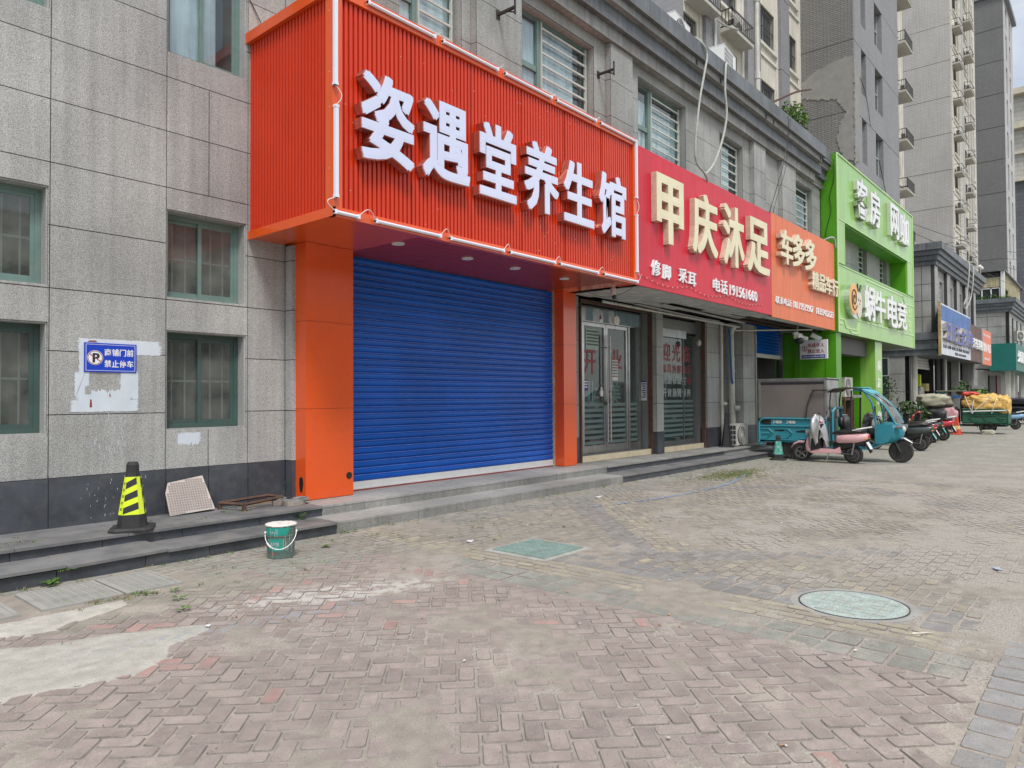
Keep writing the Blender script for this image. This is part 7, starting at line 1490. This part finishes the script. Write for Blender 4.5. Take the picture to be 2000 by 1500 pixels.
# --- shop block 3
B3 = thing('far_shop_block', 'third grey shop block with dark cornice and teal sign at the right edge', 'building', (75, 9, 0))
wall_grid(B3, 'x', 66.1, [6.5, 7.9, 9.3], [5.4, 6.1, 6.9, 7.7, 8.05], GR2, gap=.03); wall_grid(B3, 'y', 6.5, [66.1, 68, 69, 71, 72, 74, 75, 78, 90], [5.4, 6.1, 6.9, 7.7, 8.05], GR2, [(68, 69, 5.4, 7.7), (71, 72, 5.4, 7.7), (74, 75, 5.4, 7.7)], gap=.03)
cornice2(B3, 66.1, 90, 6.4, 0, 1, -.05)
for x in (68, 71, 74): wo = obj('window', MB().box(x, x+1, 6.7, 6.75, 5.4, 7.7), B3, DWG)
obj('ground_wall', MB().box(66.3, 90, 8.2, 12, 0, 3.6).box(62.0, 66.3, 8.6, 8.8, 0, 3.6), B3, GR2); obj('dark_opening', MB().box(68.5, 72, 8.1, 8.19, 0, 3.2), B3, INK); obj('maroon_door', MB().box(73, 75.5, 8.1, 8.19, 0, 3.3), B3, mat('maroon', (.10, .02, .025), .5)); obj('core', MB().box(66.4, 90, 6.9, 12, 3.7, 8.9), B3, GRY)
for x in (67.0, 70, 78, 83): obj('column', MB().box(x, x+.3, 6.6, 6.9, 0, 3.6), B3, PVC)
S = thing('teal_sign', 'deep teal box sign at the right edge of the picture', 'sign', (70, 6.2, 3.5)); obj('sign_box', MB().box(65.6, 90, 6.05, 7.75, 3.5, 5.55), S, mat('teal_panel', (.008, .14, .12), .45, var=.08))
for i, c in enumerate('烟酒茶超市'): letter(c, 66.5+i*1.7, 68.0+i*1.7, 4.1, 5.0, 5.92, .12, [WLT, WLT], S, bold=.02)
t = thing('roof_shed', 'yellowish corrugated shed with white windows on the roof of the third block', 'shed', (75, 8, 8.95)); SHM = mat('straw_sheet', (.42, .38, .24), .7, var=.2, vs=2, streak=.3); ob_ = MB()
for i in range(12): y = 6.9+i*.2; ob_.box(66.3-(.03 if i % 2 else 0), 66.5, y, y+.2, 10.0, 10.75)
for i in range(40): x = 66.5+i*.3; ob_.box(x, x+.3, 6.9-(.03 if i % 2 else 0), 7.0, 10.0 if i < 12 else 8.95, 11.2)
obj('corrugated_wall', ob_, t, SHM); obj('shed_roof', MB().box(66.0, 80, 6.7, 9.6, 11.2, 11.3), t, CORN); obj('corner_post', MB().box(66.2, 66.5, 6.75, 7.0, 8.95, 11.2), t, WHT); g = MB(); frame_rect(g, 7.05, 9.1, 9.0, 9.95, 0, .05, .07); g.box(7.6, 7.68, 0, .05, 9.0, 9.95); g.box(8.2, 8.28, 0, .05, 9.0, 9.95); g.xf(Matrix(((0, 1, 0, 66.3), (1, 0, 0, 0), (0, 0, 1, 0), (0, 0, 0, 1)))); wo = obj('window', g, t, WHT); obj('pane', MB().box(66.4, 66.45, 7.0, 9.2, 8.95, 10), wo, DWG); obj('shed_mass', MB().box(66.6, 80, 7.1, 9.6, 8.95, 11.15), t, ROOM)
ac_unit('air_conditioner', 'small air conditioner hung on the third block above the teal sign', (69.5, 6.2, 5.9), -.5, 1.0, .8, .4, 'fan')
# ================================================================ PLANTS
def foliage(mb, c, r, n, size, rnd, flat=1.):
    for _ in range(n):
        while True:
            q = Vector((rnd.uniform(-1, 1), rnd.uniform(-1, 1), rnd.uniform(-1, 1)))
            if q.length <= 1 and (q.length > .35 or rnd.random() < .3): break
        p = Vector(c)+Vector((q.x*r[0], q.y*r[1], q.z*r[2])); s = size*rnd.uniform(.6, 1.3)
        a = Vector((rnd.gauss(0, 1), rnd.gauss(0, 1), rnd.gauss(0, .6))).normalized(); b = a.cross(Vector((rnd.gauss(0, 1), rnd.gauss(0, 1), rnd.gauss(0, 1)))).normalized()
        mb.add([tuple(p-a*s), tuple(p+b*s*.45), tuple(p+a*s), tuple(p-b*s*.45)], [(0, 1, 2, 3)])
rnd = random.Random(31)
def plant(nm, lab, cat, c, parts, n, size, m, stems=(), pot=None, seed=1):
    rnd = random.Random(seed); t = thing(nm, lab, cat, c); mb = MB()
    for (dx, dy, dz, rx, ry, rz) in parts: foliage(mb, (c[0]+dx, c[1]+dy, c[2]+dz), (rx, ry, rz), n, size, rnd)
    obj('leaves', mb, t, m); mb = MB()
    for (dx, dy, h) in stems: mb.tube([(c[0]+dx*.3, c[1]+dy*.3, c[2]), (c[0]+dx*.6+.02, c[1]+dy*.6, c[2]+h*.5), (c[0]+dx, c[1]+dy, c[2]+h)], [.018, .013, .007], 5)
    obj('stem', mb, t, mat('twig', (.10, .08, .05), .9) if 'twig' not in bpy.data.materials else bpy.data.materials['twig'])
    if pot: mb = MB(); mb.lathe([(pot[0]*.8, 0), (pot[0], pot[1]), (pot[0]*.9, pot[1]-.02)], c, 16); obj('pot', mb, t, pot[2])
    return t
plant('roof_bush', 'small round green bush growing on the roof behind the cornice', 'bush', (20.4, 6.95, 9.15), [(0, 0, .42, .62, .35, .36), (-.35, .05, .25, .35, .3, .25), (.4, 0, .3, .35, .3, .28)], 420, .055, LEAF, [(0, 0, .4), (-.3, 0, .3), (.35, 0, .3)], seed=3)
plant('roof_shrub', 'upright sapling on the roof of the second shop block', 'bush', (40.9, 8.2, 9.1), [(0, 0, .45, .25, .25, .5), (.25, 0, .35, .2, .2, .4)], 110, .09, LEAF, [(0, 0, .8), (.25, 0, .6)], seed=5)
plant('roof_planting', 'row of leafy plants on the roof edge in front of the straw-coloured shed', 'plants', (66.4, 7.6, 8.9), [(0, -.8, .2, .3, .5, .3), (0, 0, .25, .3, .5, .35), (0, .7, .2, .3, .4, .3)], 160, .10, LEAF, [(0, 0, .4), (0, -.8, .4)], seed=8)
plant('potted_plant', 'straggly shrub in a dark square-looking tub at the corner of the lime shop', 'plant', (30.9, 7.0, 0), [(0, 0, 1.3, .5, .5, .8), (.3, 0, 1.9, .3, .3, .5)], 90, .06, LEAF2, [(0, 0, 2.0), (.4, .1, 1.7), (-.3, -.1, 1.6), (.1, .3, 2.2)], (.45, .7, mat('tub_dark', (.05, .045, .04), .8)), seed=9)
plant('leafy_shrub', 'dense dark leafy shrub in front of the hardware shop', 'bush', (34.3, 6.9, 0), [(0, 0, 1.0, .75, .6, .45), (.7, -.1, .8, .5, .5, .4), (-.5, 0, .7, .4, .4, .4)], 260, .10, LEAF2, [(0, 0, 1.0), (.6, 0, .8)], seed=12)
plant('spiky_plant', 'spiky bright plant beside the laden tricycle', 'plant', (52, 6.6, 1.2), [(0, 0, .4, .9, .5, .4)], 140, .22, LEAF, [(0, 0, .4)], seed=14)
plant('hanging_plants', 'greenery on the dark railings behind the laden tricycle', 'plants', (46.0, 6.9, 1.7), [(0, 0, .2, 1.2, .3, .25), (1.8, 0, .4, .6, .3, .35)], 150, .09, LEAF2, [(0, 0, .2)], seed=15)
tag(obj('railing_fence', MB().box(51, 56, 6.95, 7.0, .0, 2.2), None, BLKP), 'dark fence panel behind the laden green tricycle', 'fence'); tag(obj('blue_tub', MB().box(44.2, 46.4, 6.6, 7.0, 1.45, 1.62), None, mat('tub_blue', (.03, .12, .30), .6)), 'long blue planter trough above the tricycle hoops', 'planter')
# broad-leaved weeds near the steps: each leaf its own curved blade
def weed(lab, c, nleaf, L_, seed, h=.05, m=LEAF, up=.8):
    rnd = random.Random(seed); t = thing('weed', lab, 'weed', c)
    for i in range(nleaf):
        a = 2*PI*i/nleaf+rnd.uniform(-.4, .4); l = L_*rnd.uniform(.7, 1.15); hh = h*rnd.uniform(.3, 1); mb = MB(); vs = []; n = 6
        for k in range(n+1):
            u = k/n; w_ = l*.30*math.sin(PI*min(1, u*.92+.04))**.8; r = .012+l*u; z = hh+up*l*u*(1-u*.75)
            for s in (-1, 0, 1): vs.append((c[0]+r*math.cos(a)-s*w_*math.sin(a), c[1]+r*math.sin(a)+s*w_*math.cos(a), c[2]+z+(.12*w_ if s else 0)))
        mb.add(vs, [(3*k+j, 3*k+j+1, 3*k+4+j, 3*k+3+j) for k in range(n) for j in (0, 1)]); obj('leaf', mb, t, m, smooth=True)
    mb = MB(); mb.tube([c, (c[0]+.004, c[1], c[2]+h*1.1)], .003, 5); obj('stem', mb, t, LEAF)
weed('broad-leaved green weed growing at the foot of the bottom step, left of the picture', (2.10, 7.04, 0), 8, .085, 2, .03); weed('leafy weed sprouting from the riser of the top step near the rubble', (4.93, 7.60, .14), 6, .065, 3, .07); weed('little weed on the riser below the leafy one by the bucket', (4.90, 7.59, .135), 5, .045, 9, .01)
weed('small weed in the paving left of the middle, near the cream concrete', (2.62, 5.75, 0), 6, .05, 4, .02); weed('tiny weed nearer the camera than its neighbours beside the cream concrete', (2.50, 5.42, 0), 7, .045, 5, .02); weed('small weed between the trench covers and the red pavers', (2.70, 6.02, 0), 6, .04, 6, .02); weed('small weed in the paving right of the paint bucket', (4.55, 6.55, 0), 7, .05, 7, .02); weed('tiny weed at the grey step corner', (5.17, 7.06, 0), 7, .05, 8, .03); weed('weed at the joint of slate and granite steps', (5.30, 7.04, 0), 6, .04, 18, .03)
mb = MB(); mb2 = MB(); rnd = random.Random(77)
def tuft(mb, x, y, z, h, n):
    for _ in range(n):
        a = rnd.uniform(0, 2*PI); l = h*rnd.uniform(.5, 1.2); dx, dy = math.cos(a)*l*.6, math.sin(a)*l*.6; w_ = .0035; ox, oy = rnd.gauss(0, .02), rnd.gauss(0, .02)
        mb.add([(x+ox-w_*math.sin(a), y+oy+w_*math.cos(a), z), (x+ox+w_*math.sin(a), y+oy-w_*math.cos(a), z), (x+ox+dx, y+oy+dy, z+l*.75)], [(0, 1, 2)])
for _ in range(420):
    k = rnd.random()
    if k < .42: x = rnd.uniform(1.4, 19); y = 7.09-abs(rnd.gauss(0, .05)); z = 0
    elif k < .75: x = rnd.uniform(1.6, 10); y = rnd.uniform(4.9, 7.0); z = 0
    elif k < .85: x = rnd.uniform(2.1, 2.6); y = rnd.gauss(6.15, .05); z = 0
    else: x = rnd.uniform(1.6, 5.2); y = rnd.uniform(7.7, 8.5); z = .258
    if mnoise.noise(Vector((x*1.7, y*1.7, 2))) < -.05 or (x < 2.6 and 5.0 > y): continue
    tuft(mb if rnd.random() < .7 else mb2, x, y, z, rnd.uniform(.012, .045), rnd.randint(5, 14))
for _ in range(160): x = 2.19+rnd.gauss(.06, .05); y = 7.13+rnd.uniform(-.02, .06); tuft(mb, x, y, .10, .03, 6)
for _ in range(700): x = rnd.gauss(14.0, .7); y = rnd.gauss(6.1, .22); tuft(mb if rnd.random() < .6 else mb2, x, y, 0, .05, 5)
for _ in range(500): x = rnd.uniform(13, 20); y = rnd.gauss(5.9, .5); tuft(mb2 if rnd.random() < .5 else mb, x, y, 0, .03, 3)
tag(obj('grass_tufts', mb, None, LEAF), kind='stuff'); tag(obj('dry_grass_tufts', mb2, None, DRY), kind='stuff')

# ================================================================ THE OTHER SIDE OF THE STREET (mirrored in the shop glass)
BARK = mat('tree_bark', (.13, .11, .09), .9, var=.3, vs=8, bump=.4)
for q, (x, y, h, lab) in enumerate([(-1.5, -14.5, 7.0, 'street tree across the forecourt, nearest the left end'), (6.5, -15.5, 8.0, 'tallest street tree across the forecourt'), (14.5, -15.0, 7.0, 'street tree across the forecourt opposite the glass doors'), (23, -16, 7.5, 'street tree across the forecourt farthest right')]):
    rnd = random.Random(50+q); t = thing('street_tree', lab, 'tree', (x, y, 0)); mb = MB(); mb.tube([(x, y, 0), (x+.1, y, 1.5), (x+.05, y+.1, 3.0)], [.20, .16, .14], 9); obj('trunk', mb, t, BARK); mb = MB(); lf = MB()
    for k in range(9):
        a = 2*PI*k/9+rnd.uniform(-.3, .3); l = rnd.uniform(1.6, 2.8); p = Vector((x+.05, y+.1, 2.9)); pts = [p]
        for s_ in range(5): p = p+Vector((math.cos(a)*l*.22, math.sin(a)*l*.22, (h-3)/6*rnd.uniform(.7, 1.1))); a += rnd.uniform(-.35, .35); pts.append(p)
        mb.tube(pts, [.085, .065, .05, .038, .026, .015], 6)
        for p in pts[2:]: foliage(lf, p, (.9, .9, .7), 60, .11, rnd)
    obj('limbs', mb, t, BARK); obj('crown', lf, t, LEAF2)
t = thing('facing_building', 'plain cream four-storey building on the far side of the forecourt', 'building', (10, -42, 0)); obj('front_wall', MB().box(-40, 60, -46, -42, 0, 15), t, WSH)
for i in range(22):
    for j in range(4): obj('window', MB().box(-37+i*4.4, -34.8+i*4.4, -42, -41.96, 1.6+j*3.5, 3.5+j*3.5), t, DWG)
